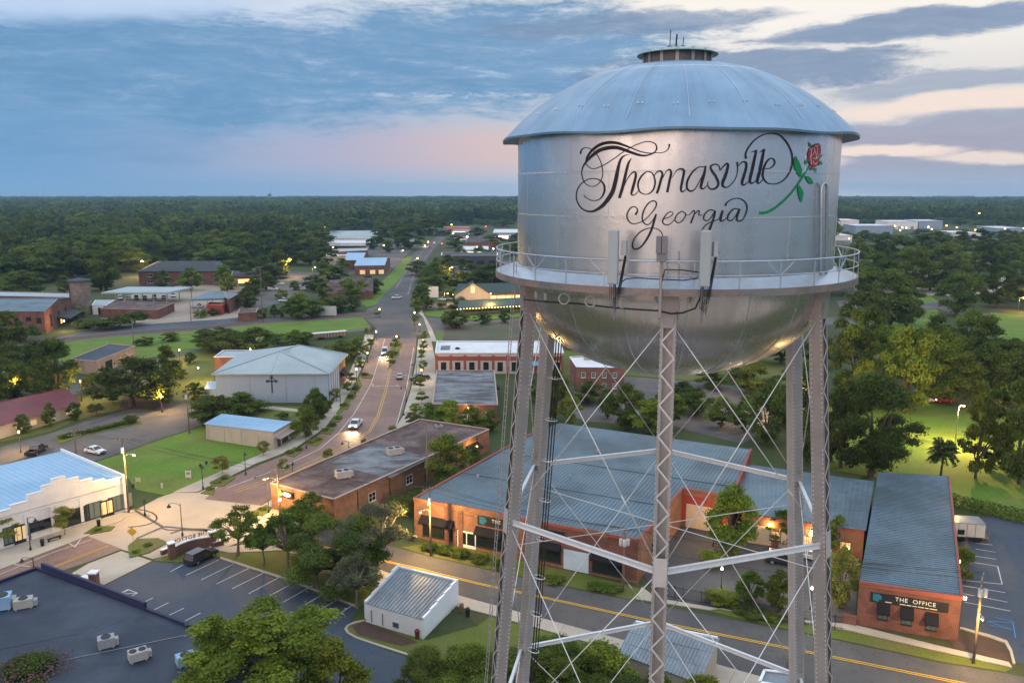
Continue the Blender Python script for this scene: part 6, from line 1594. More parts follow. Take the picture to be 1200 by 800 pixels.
# --- far left: warehouse, silo, freight sheds
def gable_building(name, label, front, back, h, ridge, wall, roof, end=0):
    """front: two photo points of the near eave, back: two of the far eave (same order)"""
    b = Bld(name, label, [(*front[0], h), (*front[1], h), (*back[1], h), (*back[0], h)], h, wall); b.walls()
    P = [Vector((*p, h)) for p in b.p]; r0, r1 = (P[0] + P[3]) / 2 + Vector((0, 0, ridge - h)), (P[1] + P[2]) / 2 + Vector((0, 0, ridge - h))
    q = MB(); q.add([*P, r0, r1], [(1, 2, 5), (3, 0, 4)]); q.build('gable', wall, b.root)
    d = (P[1] - P[0]).normalized() * .4; c = sum(P, Vector()) / 4
    o = [P[0] - d, P[1] + d, P[2] + d, P[3] - d]; q = MB(); up = Vector((0, 0, .1)); R0, R1 = r0 - d + up, r1 + d + up
    o = [p + (Vector((*(p - c).xy, 0)).normalized() * .3) + up for p in o]
    q.add([*o, R0, R1], [(0, 1, 5, 4), (2, 3, 4, 5)]); n = max(6, int((P[1] - P[0]).length / 1.1))
    for k in range(n + 1): q.bar(o[0].lerp(o[1], k / n) + up * .4, R0.lerp(R1, k / n) + up * .4, .07, .07); q.bar(o[3].lerp(o[2], k / n) + up * .4, R0.lerp(R1, k / n) + up * .4, .07, .07)
    b.ro = q.build('roof', roof, b.root); return b
def far_left():
    b = gable_building('brick_warehouse', 'red brick warehouse with blue grey gable roof beside the round silo', [(-80, 365), (51, 365)], [(-40, 349), (82, 349)], 8.6, 10.6, 'brick_red', 'roof_blue_metal')
    L = b.edge(1)[3]
    for f in (.22, .5, .78): b.window(1, L * f, 1.5, 2.4, 4.5, 'glass_dark', 'frame_dark', (1, 2))
    b.awning(1, L * .7, 4.2, L * .55, 5, 1.0, 'roof_shingle'); b.window(1, L * .58, .3, 3, 3, 'glass_lit', 'frame_dark', (1, 0)); b.window(0, b.edge(0)[3] * .86, 5, 2, 1.6, 'glass_dark', 'frame_dark', (1, 0))
    L0 = b.edge(0)[3]
    for f in (.55, .65, .75, .95): b.window(0, L0 * f, 4.2, 1.8, 2, 'glass_dark', 'frame_dark', (1, 1))
    land('the brick warehouse', (50, 370))
    c = Bld('rear_warehouse', 'long low shed with pale grey roof behind the brick warehouse', [(-60, 346, 7), (84, 349, 7), (86, 344, 7), (-40, 341, 7)], 7, 'brick_red'); c.walls(); c.flat_roof('roof_light_metal', .2, .4, 'coping')
    # round silo
    p = G(96, 368); r = 11.2 * mpp(96, 368); hh = hgt(368, 329)
    t = thing('brick_silo', 'round brick silo tower with dark flat cap at far left', 'silo', p)
    q = MB(); q.lathe([(r, -.1), (r, hh)], p, 40); q.build('shaft', 'silo_brick', t, True)
    q = MB()
    for k in range(9): q.lathe([(r + .02, hh * k / 9 + .4), (r + .1, hh * k / 9 + .45), (r + .1, hh * k / 9 + .6), (r + .02, hh * k / 9 + .65)], p, 40)
    q.build('iron_hoop', 'silo_brick', t)
    q = MB(); q.lathe([(r + .05, hh), (r * 1.12, hh - .1), (r * 1.12, hh + .7), (r * .2, hh + 1.6), (.01, hh + 1.6)], p, 40); q.build('cap', 'roof_shingle', t)
    q = MB(); q.tube([p + Vector((-r * .6, -r * .9, .1)), p + Vector((-r * .6, -r * .9, hh))], .15, 6); q.build('pipe', 'fan_dark', t)
    land('the round brick silo', (96, 345))
    # long canopy
    def canopy(name, label, px, h, posts, roof='roof_light_metal'):
        P = [G(x, y, h) for x, y in px]; t = thing(name, label, 'canopy', (P[0] + P[2]) / 2 - Vector((0, 0, h)))
        q = MB(); q.prism([(p.x, p.y) for p in P], h - .5, h + .1); q.build('roof', roof, t)
        for k in range(posts):
            for a, d in ((P[0], P[1]), (P[3], P[2])):
                e = a.lerp(d, (k + .15) / (posts - .7)); q = MB(); q.bar((e.x, e.y, 0), (e.x, e.y, h - .5), .3, .3, up=(1, 0, 0)); q.build('post', 'unit_grey', t)
        return t
    canopy('freight_canopy', 'long open freight canopy with pale flat roof over parked vans', [(118, 343), (197, 343), (226, 336.5), (150, 336)], 6.0, 6)
    land('the long freight canopy', (170, 345))
    b = Bld('low_brick_store', 'low orange brick store with brown flat roof beside the freight canopy', [(118, 362), (184, 363.5), (204, 355), (132, 353)], 3.8, 'brick_red'); b.walls(); b.flat_roof('roof_felt_brown', .15, .3, 'coping')
    b = Bld('white_store', 'small white flat roofed store beside the round silo', [(108, 358), (124, 358), (134, 352), (112, 352)], 4, 'stucco_white'); b.walls(); b.flat_roof('roof_light_metal', .15, .3, 'coping_white'); b.door(0, 4, 3, 3)
    canopy('truck_canopy', 'blue grey roofed open truck canopy joined to the small brick depot', [(223, 351), (262, 350), (276, 342), (246, 341)], 6.2, 3, 'roof_blue_metal')
    b = Bld('brick_depot', 'small red brick depot with blue grey roof right of the truck canopy', [(265, 349), (268, 350.5), (283, 342.5), (262, 341.5)], 6.4, 'brick_red'); b.walls(); b.flat_roof('roof_blue_metal', .1, .3, 'coping')
    b = Bld('red_shed', 'open fronted orange red shed under the truck canopy edge', [(242, 358), (260, 358.5), (265, 355), (246, 354.5)], 4.0, 'red_paint'); b.walls(); b.flat_roof('red_paint', .1, .3, 'red_paint')
    b = Bld('red_shed', 'low orange brick block right of the brick depot', [(279, 367), (300, 366), (302, 361), (281, 362)], 3.6, 'brick_red'); b.walls(); b.flat_roof('roof_felt_brown', .1, .3, 'coping')
    # hip roofed brick building
    h = 8; b = Bld('hip_roof_building', 'wide brick building with dark slate hip roof at the wood edge', [(162, 318), (270, 317.5), (256, 306), (186, 306)], h, 'brick_red'); b.walls()
    P = [Vector((*p, h)) for p in b.p]; c = sum(P, Vector()) / 4; o = [p + (p - c).normalized() * 1.5 for p in P]; r0, r1 = G(190, 306, 13), G(247, 306, 13)
    q = MB(); q.add([*o, r0, r1], [(0, 1, 5, 4), (1, 2, 5), (2, 3, 4, 5), (3, 0, 4), (0, 3, 2, 1)]); q.build('roof', 'roof_shingle', b.root); L = b.edge(0)[3]
    for f in (.12, .3, .48, .66, .84):
        b.window(0, L * f, 1.2, 3, 2, 'glass_dark', 'frame_white', (1, 1)); b.window(0, L * f, 4.8, 3, 1.8, 'glass_dark', 'frame_white', (1, 1))
    land('the hip roofed brick building', (215, 320))
    b = Bld('lit_annex', 'low annex with warmly lit open front right of the hip roof', [(271, 324), (305, 323), (305, 317.5), (273, 318)], 4.6, 'brick_red'); b.walls(); b.flat_roof('roof_shingle', .3, .4, 'coping')
    for f in (.2, .5, .8): b.window(0, b.edge(0)[3] * f, .4, 5, 2.6, 'glass_lit', 'frame_dark', (1, 0))
    b = Bld('brick_kiosk', 'small square brick kiosk in front of the lit annex', [(263, 331), (279, 331), (279, 327), (265, 327)], 4.4, 'brick_pale'); b.walls(); b.flat_roof('roof_felt_brown', .2, .3, 'coping')
    b = Bld('dark_roof_store', 'low store with black flat roof and pale brick wall behind the live oak', [(83, 421, 4), (112, 424, 4), (158, 406, 4), (128, 403.5, 4)], 4, 'brick_pale'); b.walls(); b.flat_roof('roof_tar', .15, .3, 'coping')
    b.window(1, b.edge(1)[3] * .3, .2, 4, 2.8, 'glass_dark', 'frame_dark', (1, 0)); land('the black roofed store', (120, 412))
    b = Bld('brick_cottage', 'small orange brick building tucked behind the dark trees at left', [(2, 441, 4), (36, 438, 4), (38, 432, 4), (6, 434, 4)], 4, 'brick_orange'); b.walls(); b.flat_roof('roof_shingle', .2, .3, 'coping')
    return canopy
CANOPY = far_left()

def far_centre():
    b = gable_building('pale_school', 'large pale metal roofed building at the wood edge left of main street', [(383, 279.5), (440, 279.5)], [(392, 272.5), (444, 272.5)], 5, 10, 'stucco_white', 'roof_light_metal')
    for k in range(8): b.window(0, b.edge(0)[3] * (k + .5) / 8, 1, 5, 2.4, 'glass_dark', 'frame_white', (2, 0))
    b = Bld('flat_school_wing', 'long flat roofed pale wing in front of the pale metal roofed building', [(386, 285.5), (428, 285.5), (428, 282), (386, 282)], 6, 'stucco_white'); b.walls(); b.flat_roof('roof_white', .5, .6, 'coping_white')
    for k in range(6): b.window(0, b.edge(0)[3] * (k + .5) / 6, 1, 6, 3, 'glass_dark', 'frame_dark', (2, 0))
    land('the pale metal roofed building', (410, 280))
    b = Bld('red_store', 'long low dark red store beyond the car park', [(396, 295.5), (430, 294), (431, 290.5), (396, 291.5)], 6, 'brick_red'); b.walls(); b.flat_roof('roof_light_metal', .4, .6, 'coping')
    b = Bld('tan_store', 'long tan flat roofed store left of the blue roofed bank', [(378, 300.5), (410, 299.5), (410, 297), (380, 297.5)], 4, 'panel_tan'); b.walls(); b.flat_roof('roof_white', .3, .5, 'coping_white')
    b = gable_building('blue_roof_bank', 'red brick bank with pale blue roof beside the upper main street', [(416, 311.5), (450, 311)], [(424, 304), (457, 303.5)], 6, 9, 'brick_red', 'roof_pale_blue')
    for f in (.25, .6, .9): b.window(0, b.edge(0)[3] * f, .6, 3.4, 2.6, 'glass_warm', 'frame_white', (1, 0))
    b2 = gable_building('blue_roof_bank', 'pale blue hip roofed wing behind the red brick bank', [(405, 305), (424, 305)], [(410, 299), (432, 299)], 6.5, 10, 'brick_red', 'roof_pale_blue'); land('the blue roofed bank', (432, 308))
    b = gable_building('dark_roof_house', 'long house with dark brown roof among trees left of main street', [(384, 344), (436, 341)], [(392, 333), (438, 330)], 4, 8.5, 'brick_dark', 'roof_felt_brown'); land('the dark roofed house', (412, 338))
    b = Bld('white_house', 'tall white house at the wood edge beyond the car park', [(374, 272), (382, 272), (382, 269.5), (374, 269.5)], 8, 'stucco_white'); b.walls(); b.flat_roof('roof_shingle', .5, .6, 'coping_white')
    # right of the main street
    b = Bld('dark_strip_store', 'long dark flat roofed store right of the upper main street', [(517.5, 300), (583, 300), (583, 296.5), (518, 296.5)], 7, 'roof_shingle'); b.walls(); b.flat_roof('roof_shingle', .4, .6, 'coping_white'); L = b.edge(0)[3]
    for k in range(5): b.window(0, L * (k + .5) / 5, .8, 5, 3, 'glass_dark', 'frame_dark', (2, 0))
    land('the long dark store', (550, 300))
    b = Bld('grey_store', 'grey roofed store behind the long dark store', [(546, 284), (585, 284), (586, 279.5), (548, 279.5)], 7, 'brick_dark'); b.walls(); b.flat_roof('roof_shingle', .4, .6, 'coping')
    b = Bld('white_roof_store', 'white roofed store with lit front behind the long dark store', [(540, 293), (572, 293), (572, 289), (542, 289)], 5, 'stucco_white'); b.walls(); b.flat_roof('roof_white', .4, .6, 'coping_white')
    b.window(0, b.edge(0)[3] * .5, .5, 14, 3, 'lit_white', 'frame_dark', (3, 0))
    b = Bld('red_roof_station', 'filling station with red roof and bright lit front at the road end', [(519, 269.5), (550, 269.5), (550, 266), (521, 266)], 6, 'stucco_white'); b.walls(); b.flat_roof('red_paint', .8, 1.0, 'red_paint')
    b.window(0, b.edge(0)[3] * .6, .6, 16, 3.4, 'lit_white', 'frame_dark', (3, 0)); land('the red roofed filling station', (535, 267))
    b = Bld('pale_strip', 'pale strip of shops with lit sign at the far right of the road end', [(578, 273), (640, 273), (640, 269), (580, 269)], 7, 'stucco_white'); b.walls(); b.flat_roof('roof_white', .5, .8, 'coping_white')
    b.window(0, b.edge(0)[3] * .15, .6, 16, 3.4, 'lit_white', 'frame_dark', (3, 0)); b.band(0, 6.5, 1.4, 'awning_blue', .3, name='fascia')
    for i, (x, y, w, lab) in enumerate(((532, 277, 16, 'small pale house nearest the road end on its right'), (560, 281.5, 18, 'small brick house behind the grey roofed store'), (598, 281, 20, 'small brick house at the left edge of the tower drum'), (592, 292, 18, 'small pale house right of the white roofed store'), (470, 281, 14, 'small pale house at the wood edge left of the road end'))):
        gable_building('small_house', lab, [(x, y), (x + w, y)], [(x + 1.5, y - 3), (x + w + 1.2, y - 3)], 4.2, 7.5, ('stucco_white', 'brick_red')[i in (1, 2)], ('roof_shingle', 'roof_felt_brown')[i % 2]).window(0, 6, .8, 3, 2, 'glass_lit', 'frame_white', (1, 0))
    # restaurant with lit gable and string lights
    h = 5.5
    b = gable_building('restaurant', 'timber restaurant with green roof and golden lit gable beside the railway', [(535, 344.5), (640, 342)], [(540, 337), (640, 335)], h, 8.8, 'brick_orange', 'roof_green'); L = b.edge(0)[3]
    u = b.u_at(0, 553, 345, 0)[0]; c, t, nn = b.frame3(0, u, h)
    q = MB(); w, g = 8.5, 5.5
    q.add([c + t * w + nn * 3, c - t * w + nn * 3, c + nn * 3 + Vector((0, 0, g))], [(0, 1, 2)]); q.add([c + t * w + nn * 3 - Vector((0, 0, h - .5)), c - t * w + nn * 3 - Vector((0, 0, h - .5)), c - t * w + nn * 3, c + t * w + nn * 3], [(0, 1, 2, 3)]); gb = q.build('gable_front', 'panel_tan', b.root)
    q = MB(); 
    for sg in (-1, 1): q.obox(c + nn * 1 + t * sg * w / 2 + Vector((0, 0, g / 2 + .15)), (t * sg * w / 2 * 1.12 - Vector((0, 0, g / 2 * 1.12))), nn * 2.6, (0, 0, .12))
    q.build('gable_roof', 'roof_green', b.root)
    q = MB(); q.obox(c + nn * 3.06 + Vector((0, 0, g * .42)), t * .8, nn * .05, (0, 0, 1.5)); q.build('gable_window', 'glass_lit', gb)
    for k in range(7): b.window(0, 8 + k * (L - 12) / 7, 2.8, 4.2, 1.6, 'glass_lit', 'frame_white', (1, 0))
    q = MB(); a, d = G(536, 361, 3.4), G(640, 356, 3.4); a2, d2 = G(538, 352, 4.2), G(640, 347, 4.2); q.poly([a, d, d2, a2]); q.poly([p - Vector((0, 0, .15)) for p in (a2, d2, d, a)]); vr = q.build('verandah_roof', 'roof_green', b.root)
    q = MB()
    for k in range(30): p = a.lerp(d, k / 29) - Vector((0, 0, .45)); q.ball(p, .17, 5)
    q.build('string_light', 'lamp_amber', vr)
    q = MB()
    for k in range(16): p = a.lerp(d, k / 15); q.bar((p.x, p.y, 0), (p.x, p.y, 3.3), .2, .2, up=(1, 0, 0))
    q.bar((a.x, a.y, 1), (d.x, d.y, 1), .1, .9); q.build('verandah_rail', 'timber', b.root)
    land('the golden lit restaurant', (560, 345))
    # industrial sheds on the right horizon
    for i, (x0, x1, yb, hh, lab) in enumerate(((975, 1006, 268, 12, 'wide white industrial shed just right of the tower'), (1002, 1046, 274, 10, 'long pale grey industrial shed in front of the wide white one'), (1040, 1076, 269, 11, 'pale industrial shed left of the bright yard lamps'), (1075, 1104, 269, 12, 'white industrial shed by the orange lamp'), (1122, 1150, 281, 7, 'low white shed half hidden by the right woods'), (1167, 1198, 275, 8, 'pale shed with blue end at the right edge'), (975, 998, 287, 9, 'pale wall of a shed beside the red lamp'))):
        p0, p1 = G(x0, yb), G(x1, yb); b = Bld('industrial_shed', lab, None, hh, ('stucco_white', 'stucco_grey')[i % 2], world=[Vector((p0.x, p0.y, hh)), Vector((p1.x, p1.y, hh)), Vector((p1.x + 8, p1.y + 60, hh)), Vector((p0.x + 8, p0.y + 60, hh))]); b.walls(); b.flat_roof('roof_white', .4, .8, 'coping_white')
        L = b.edge(0)[3]
        for f in (.2, .4, .6, .8): b.rollup(0, L * f, 4.5, 4.5, 'unit_grey')
        land('the ' + lab.split(' half')[0].split(' just')[0].split(' in front')[0].split(' by the')[0].split(' left of')[0].split(' with')[0].split(' of a')[0], ((x0 + x1) / 2, yb - 4)) if i in (0, 3, 5) else None
far_centre()

# --- sign wall by the car park
def sign_wall():
    a, c = G(203.5, 654), G(248.5, 641); d = (c - a); d.z = 0; L = d.length; d.normalize(); n_ = Vector((d.y, -d.x, 0))
    t = thing('sign_wall', 'curved low brick sign wall with standing letters seen from behind at the car park', 'sign wall', (a + c) / 2)
    q = MB(); z = lambda s: 1.75
    seg = 8
    for k in range(seg):
        s0, s1 = k / seg, (k + 1) / seg; bow = lambda s: n_ * (-.8 * math.sin(math.pi * s))
        q.bar(a.lerp(c, s0) + bow(s0) + Vector((0, 0, .85)), a.lerp(c, s1) + bow(s1) + Vector((0, 0, .85)), .4, 1.8)
    q.build('wall', 'brick_dark', t)
    q = MB()
    for k in range(seg):
        s0, s1 = k / seg, (k + 1) / seg; q.bar(a.lerp(c, s0) + bow(s0) + Vector((0, 0, 1.8)), a.lerp(c, s1) + bow(s1) + Vector((0, 0, 1.8)), .56, .12)
    q.build('coping', 'coping_white', t)
    for p in (a - d * .2, c + d * .2):
        q = MB(); q.obox(p + Vector((0, 0, 1.2)), d * .42, n_ * .42, (0, 0, 1.25)); pr = q.build('pier', 'brick_dark', t); q = MB(); q.obox(p + Vector((0, 0, 2.52)), d * .52, n_ * .52, (0, 0, .08)); q.build('cap', 'coping_white', pr)
    b = Bld.__new__(Bld); b.p = [a.xy, c.xy]; b.c = (a + c).xy / 2 + n_.xy * 5; b.root = t
    b.edge = lambda i: (a.xy, d.xy, -n_.xy, L)
    b.text(0, L * .5, 2.22, 'THE BOTTOM', .78, 'cable_black', 'letters', .05, parent=t, out=.8, sx=1.0)
    for (x0, y0, x1, y1) in ((248, 641.5, 262, 638.5), (189, 651, 200, 647)):
        p0, p1 = G(x0, y0), G(x1, y1); w = thing('low_wall', ('low brick wall with pale cap right of the sign wall', 'low brick wall with pale cap left of the sign wall')[x0 < 200], 'wall', p0)
        q = MB(); q.bar(p0 + Vector((0, 0, .4)), p1 + Vector((0, 0, .4)), .45, .9); q.build('wall', 'brick_dark', w); q = MB(); q.bar(p0 + Vector((0, 0, .9)), p1 + Vector((0, 0, .9)), .6, .12); q.build('coping', 'coping_white', w)
    p = G(111, 686); w = thing('brick_pier', 'square brick gate pier with pale cap at the car park entrance', 'pier', p); q = MB(); q.box(p.x - .5, p.x + .5, p.y - .5, p.y + .5, -.1, 1.9); q.build('shaft', 'brick_dark', w); q = MB(); q.box(p.x - .62, p.x + .62, p.y - .62, p.y + .62, 1.905, 2.1); q.build('cap', 'coping_white', w)
    p0, p1 = G(98, 683), G(108, 686); w = thing('low_wall', 'low pale capped wall beside the square gate pier', 'wall', p0); q = MB(); q.bar(p0 + Vector((0, 0, .5)), p1 + Vector((0, 0, .5)), .5, 1.1); q.build('wall', 'brick_dark', w); q = MB(); q.bar(p0 + Vector((0, 0, 1.1)), p1 + Vector((0, 0, 1.1)), .7, .12); q.build('coping', 'coping_white', w)
    land('the brick sign wall', (226, 640))
sign_wall()
# ================================================================== VEHICLES
def carpaint(name, col, rough=.28):
    m, nt, b = new_mat(name); b.inputs['Base Color'].default_value = (*col, 1); b.inputs['Roughness'].default_value = rough; b.inputs['Coat Weight'].default_value = .6; b.inputs['Coat Roughness'].default_value = .08
carpaint('car_white', (.70, .70, .69)); carpaint('car_dark', (.022, .024, .03)); carpaint('car_silver', (.40, .41, .42)); carpaint('car_black', (.010, .010, .012)); carpaint('car_red', (.30, .02, .02))
surf('tyre', (.012, .012, .012), .9, var=.2); surf('wheel_rim', (.35, .36, .37), .35, .7, var=.1); surf('bumper', (.03, .03, .032), .6, var=.1)
emit('head_lit', (1.0, .80, .48), 9.0); emit('tail_lit', (1.0, .03, .02), 7.0)
glass('head_off', (.55, .57, .58), .15); glass('tail_off', (.22, .01, .01), .2)
surf('trailer_white', (.46, .45, .43), .6, var=.15, fine=2)
PROF = {   # (x along car, z) side outlines: body then glasshouse; wheel positions; width; length
 'sedan': dict(L=4.7, W=1.8, body=[(-2.35,.35),(-2.35,.80),(-2.2,.93),(-1.5,.98),(1.0,.98),(2.0,.82),(2.32,.68),(2.35,.35)], cab=[(-1.75,.97),(-1.05,1.42),(.15,1.44),(1.05,.97)], wx=(-1.42,1.42), r=.33),
 'suv': dict(L=4.9, W=1.95, body=[(-2.42,.42),(-2.45,.95),(-2.35,1.08),(1.1,1.08),(2.2,.98),(2.42,.80),(2.45,.42)], cab=[(-2.38,1.07),(-2.1,1.72),(.2,1.76),(1.15,1.07)], wx=(-1.48,1.48), r=.38),
 'pickup': dict(L=5.6, W=2.0, body=[(-2.8,.50),(-2.8,1.08),(-.62,1.10),(-.6,1.10),(1.5,1.10),(2.6,1.02),(2.8,.85),(2.8,.45)], cab=[(-.85,1.09),(-.62,1.78),(.85,1.80),(1.55,1.09)], wx=(-1.75,1.78), r=.40),
 'van': dict(L=5.6, W=2.05, body=[(-2.8,.45),(-2.8,1.25),(1.7,1.25),(2.5,1.02),(2.75,.80),(2.8,.45)], cab=[(-2.78,1.24),(-2.7,2.15),(1.0,2.2),(1.85,1.24)], wx=(-1.8,1.75), r=.38),
}
VP = {}
def vehicle_proto(kind, paint, lit):
    key = (kind, paint, lit)
    if key in VP: return VP[key]
    P = PROF[kind]; W = P['W'] / 2
    root = bpy.data.objects.new({'sedan': 'parked_car', 'suv': 'sport_utility_car', 'pickup': 'pickup_truck', 'van': 'delivery_van'}[kind], None)
    def shell(prof, w0, w1, ins=0):
        """side outline extruded across, narrowing by height"""
        q = MB(); n = len(prof); zmin, zmax = min(p[1] for p in prof), max(p[1] for p in prof)
        f = lambda z: w0 + (w1 - w0) * (z - zmin) / (zmax - zmin)
        q.v = [(x, -f(z), z) for x, z in prof] + [(x, f(z), z) for x, z in prof]; q.f = [tuple(range(n)), tuple(range(2 * n - 1, n - 1, -1))] + [(i, n + i, n + (i + 1) % n, (i + 1) % n) for i in range(n)]; q.mi = [0] * len(q.f)
        return q
    q = shell(P['body'], W, W * .97)
    if kind == 'pickup': q = shell([(-.7,.45),(-.7,1.1),(1.5,1.1),(2.6,1.02),(2.8,.85),(2.8,.45)], W, W * .97); q.box(-2.8, -.7, -W, -W + .12, .5, 1.08); q.box(-2.8, -.7, W - .12, W, .5, 1.08); q.box(-2.8, -2.7, -W + .12, W - .12, .5, 1.08); q.box(-2.7, -.7, -W + .12, W - .12, .5, .68)
    body = q.build('body', paint, root); md = body.modifiers.new('bev', 'BEVEL'); md.width = .07; md.segments = 2; md.limit_method = 'ANGLE'
    c = P['cab']; q = shell(c, W * .95, W * .78); cab = q.build('glasshouse', 'glass_dark', root)
    q = MB(); z = max(p[1] for p in c); x0, x1 = c[1][0], c[2][0]; q.box(x0 - .02, x1 + .02, -W * .79, W * .79, z - .03, z + .03)
    for (xa, za), (xb, zb) in ((c[0], c[1]), (c[3], c[2])):
        for sg in (-1, 1): q.bar((xa, sg * W * .94, za), (xb, sg * W * .79, zb), .08, .08)
    xm = (x0 + x1) / 2
    for sg in (-1, 1): q.bar((xm, sg * W * .955, c[0][1]), (xm, sg * W * .80, z), .09, .05)
    if kind == 'van':
        for sg in (-1, 1): q.add([(c[0][0], sg * W * .957, c[0][1]), (.1, sg * W * .957, c[0][1]), (.1, sg * W * .79, z), (c[1][0], sg * W * .79, z)], [(0, 1, 2, 3)])
    q.build('roof_panel', paint, root)
    for x in P['wx']:
        for sg in (-1, 1):
            q = MB(); q.lathe([(P['r'] * .6, -.11), (P['r'] * .95, -.11), (P['r'], -.07), (P['r'], .07), (P['r'] * .95, .11), (P['r'] * .6, .11)], (0, 0, 0), 18)
            q.v = [(x + vx, sg * (W - .10) + vz, P['r'] + vy) for vx, vy, vz in q.v]; wh = q.build('wheel', 'tyre', root)
            q = MB(); q.lathe([(.01, .09), (P['r'] * .55, .10), (P['r'] * .62, .115)], (0, 0, 0), 14); q.v = [(x + vx, sg * (W - .10) + sg * vz, P['r'] + vy) for vx, vy, vz in q.v]; q.build('rim', 'wheel_rim', wh)
    xf, xr = P['L'] / 2, -P['L'] / 2
    for sg in (-1, 1):
        q = MB(); q.obox((xf - .03, sg * W * .72, .74 if kind == 'sedan' else .86), (.06, 0, 0), (0, .18, 0), (0, 0, .08)); q.build('headlight', 'head_lit' if lit else 'head_off', root)
        q = MB(); q.obox((xr + .02, sg * W * .82, .80 if kind == 'sedan' else .95), (.04, 0, 0), (0, .11, 0), (0, 0, .12)); q.build('tail_light', 'tail_lit' if lit == 'tail' else 'tail_off', root)
        q = MB(); q.obox((c[3][0] - .25, sg * (W + .08), c[0][1] + .08), (.07, 0, 0), (0, .09, 0), (0, 0, .07)); q.build('wing_mirror', 'bumper', root)
    for x in (xf, xr): q = MB(); q.obox((x - .0, 0, .45), (.06, 0, 0), (0, W * .9, 0), (0, 0, .12)); q.build('bumper', 'bumper', root)
    q = MB(); q.obox((xf + .0, 0, .74), (.03, 0, 0), (0, W * .45, 0), (0, 0, .10)); q.build('grille', 'bumper', root)
    VP[key] = root
    return root
USED = set()
def beams(root, kind):
    P = PROF[kind]
    for sg in (-1, 1):
        l = bpy.data.lights.new('beam', 'SPOT'); l.energy = 2200; l.color = (1, .62, .28); l.spot_size = R_(90); l.spot_blend = 1.0; l.shadow_soft_size = .1
        o = bpy.data.objects.new('beam', l); COL.objects.link(o); o.parent = root; o.location = (P['L'] / 2 + .12, sg * P['W'] * .36, .8); o.rotation_euler = (R_(80), 0, R_(-90))
def vehicle(kind, paint, x, y, tox, toy, label, group, lit=False, cat=None):
    """at photo point x, y heading towards photo point tox, toy"""
    key = (kind, paint, lit); r = vehicle_proto(kind, paint, lit)
    if key in USED: r = copy_tree(r)
    else: USED.add(key); COL.objects.link(r)
    p, t = G(x, y), G(tox, toy); d = t - p
    r.location = (p.x, p.y, .035); r.rotation_euler = (0, 0, math.atan2(d.y, d.x))
    tag(r, label, cat or {'sedan': 'car', 'suv': 'car', 'pickup': 'pickup truck', 'van': 'van'}[kind], group)
    if lit is True: beams(r, kind)
    return r
ROAD, PARK = 'vehicles on the main street', 'vehicles parked in the car parks'
vehicle('suv', 'car_dark', 236, 656, 256, 646, 'dark bronze sport utility car parked by the brick sign wall', PARK)
vehicle('pickup', 'car_white', 417, 500, 407, 511, 'white pickup with headlights on driving down the brick street', ROAD, True)
vehicle('van', 'car_white', 451, 415, 449, 425, 'white van with headlights on beside the planted median', ROAD, True)
vehicle('sedan', 'car_silver', 468.5, 443, 470, 433, 'silver car driving away up the brick street', ROAD)
vehicle('pickup', 'car_black', 492, 445, 478, 446, 'black pickup parked across the right pavement', ROAD)
vehicle('sedan', 'car_white', 112, 531, 122, 533, 'white saloon parked in the left car park', PARK)
vehicle('pickup', 'car_black', 43, 531, 55, 524, 'black pickup parked near the left edge of the left car park', PARK)
vehicle('pickup', 'car_white', 465, 350, 480, 348, 'white pickup crossing the wide upper junction', ROAD)
for x, y, tx, ty, k, pt, lab in ((320, 340, 330, 340, 'van', 'car_white', 'white van nearest the left side of the centre car park'), (329, 333.5, 338, 333.5, 'sedan', 'car_white', 'white saloon behind the white van in the centre car park'), (357, 335.5, 366, 335.5, 'sedan', 'car_silver', 'silver saloon at the back row of the centre car park'),
                             (354, 339.5, 363, 339.5, 'sedan', 'car_white', 'white saloon in front of the silver one in the centre car park'), (333, 353.5, 342, 353, 'pickup', 'car_white', 'white pickup at the near side of the centre car park'), (362, 332, 371, 332, 'suv', 'car_dark', 'dark sport utility car at the back corner of the centre car park')):
    vehicle(k, pt, x, y, tx, ty, lab, PARK)
vehicle('pickup', 'car_white', 126, 382, 140, 381, 'white pickup parked beside the bushes below the silo', PARK); vehicle('pickup', 'car_dark', 109, 383, 122, 382, 'dark pickup parked beside the white one below the silo', PARK)
for i, (x, y, k, pt, w) in enumerate(((141, 351, 'van', 'car_white', 'first white van'), (150, 351, 'suv', 'car_white', 'white sport utility car'), (160, 350.5, 'van', 'car_white', 'second white van'), (170, 350.5, 'suv', 'car_silver', 'silver sport utility car'), (181, 350, 'van', 'car_white', 'third white van'), (192, 350, 'pickup', 'car_white', 'white pickup'), (203, 348, 'van', 'car_white', 'rightmost white van'))):
    vehicle(k, pt, x, y, x + 1, y + 5, w + ' in the row under the long freight canopy', 'vehicles under the freight canopy')
vehicle('van', 'car_silver', 231, 361, 240, 361, 'grey van at the mouth of the truck canopy', PARK); vehicle('sedan', 'car_white', 239, 365, 248, 364.5, 'white saloon in front of the open red shed', PARK); vehicle('suv', 'car_black', 271, 362, 280, 361, 'black sport utility car beside the brick depot', PARK)
vehicle('sedan', 'car_white', 951, 655, 968, 659, 'white saloon parked in the courtyard behind the right tower leg', PARK); vehicle('suv', 'car_dark', 918, 660, 930, 662, 'dark sport utility car in the courtyard left of the white saloon', PARK)
vehicle('sedan', 'car_white', 1083, 471, 1094, 471, 'white saloon parked beyond the bright park lawn', PARK); vehicle('sedan', 'car_red', 1106, 471, 1096, 471, 'red car with lights on parked beyond the park lawn', PARK, True)
vehicle('sedan', 'car_white', 1022, 366, 1032, 366, 'white car on the park road at right', ROAD, True); vehicle('suv', 'car_white', 1034, 367, 1044, 367, 'white sport utility car on the park road at right', ROAD)
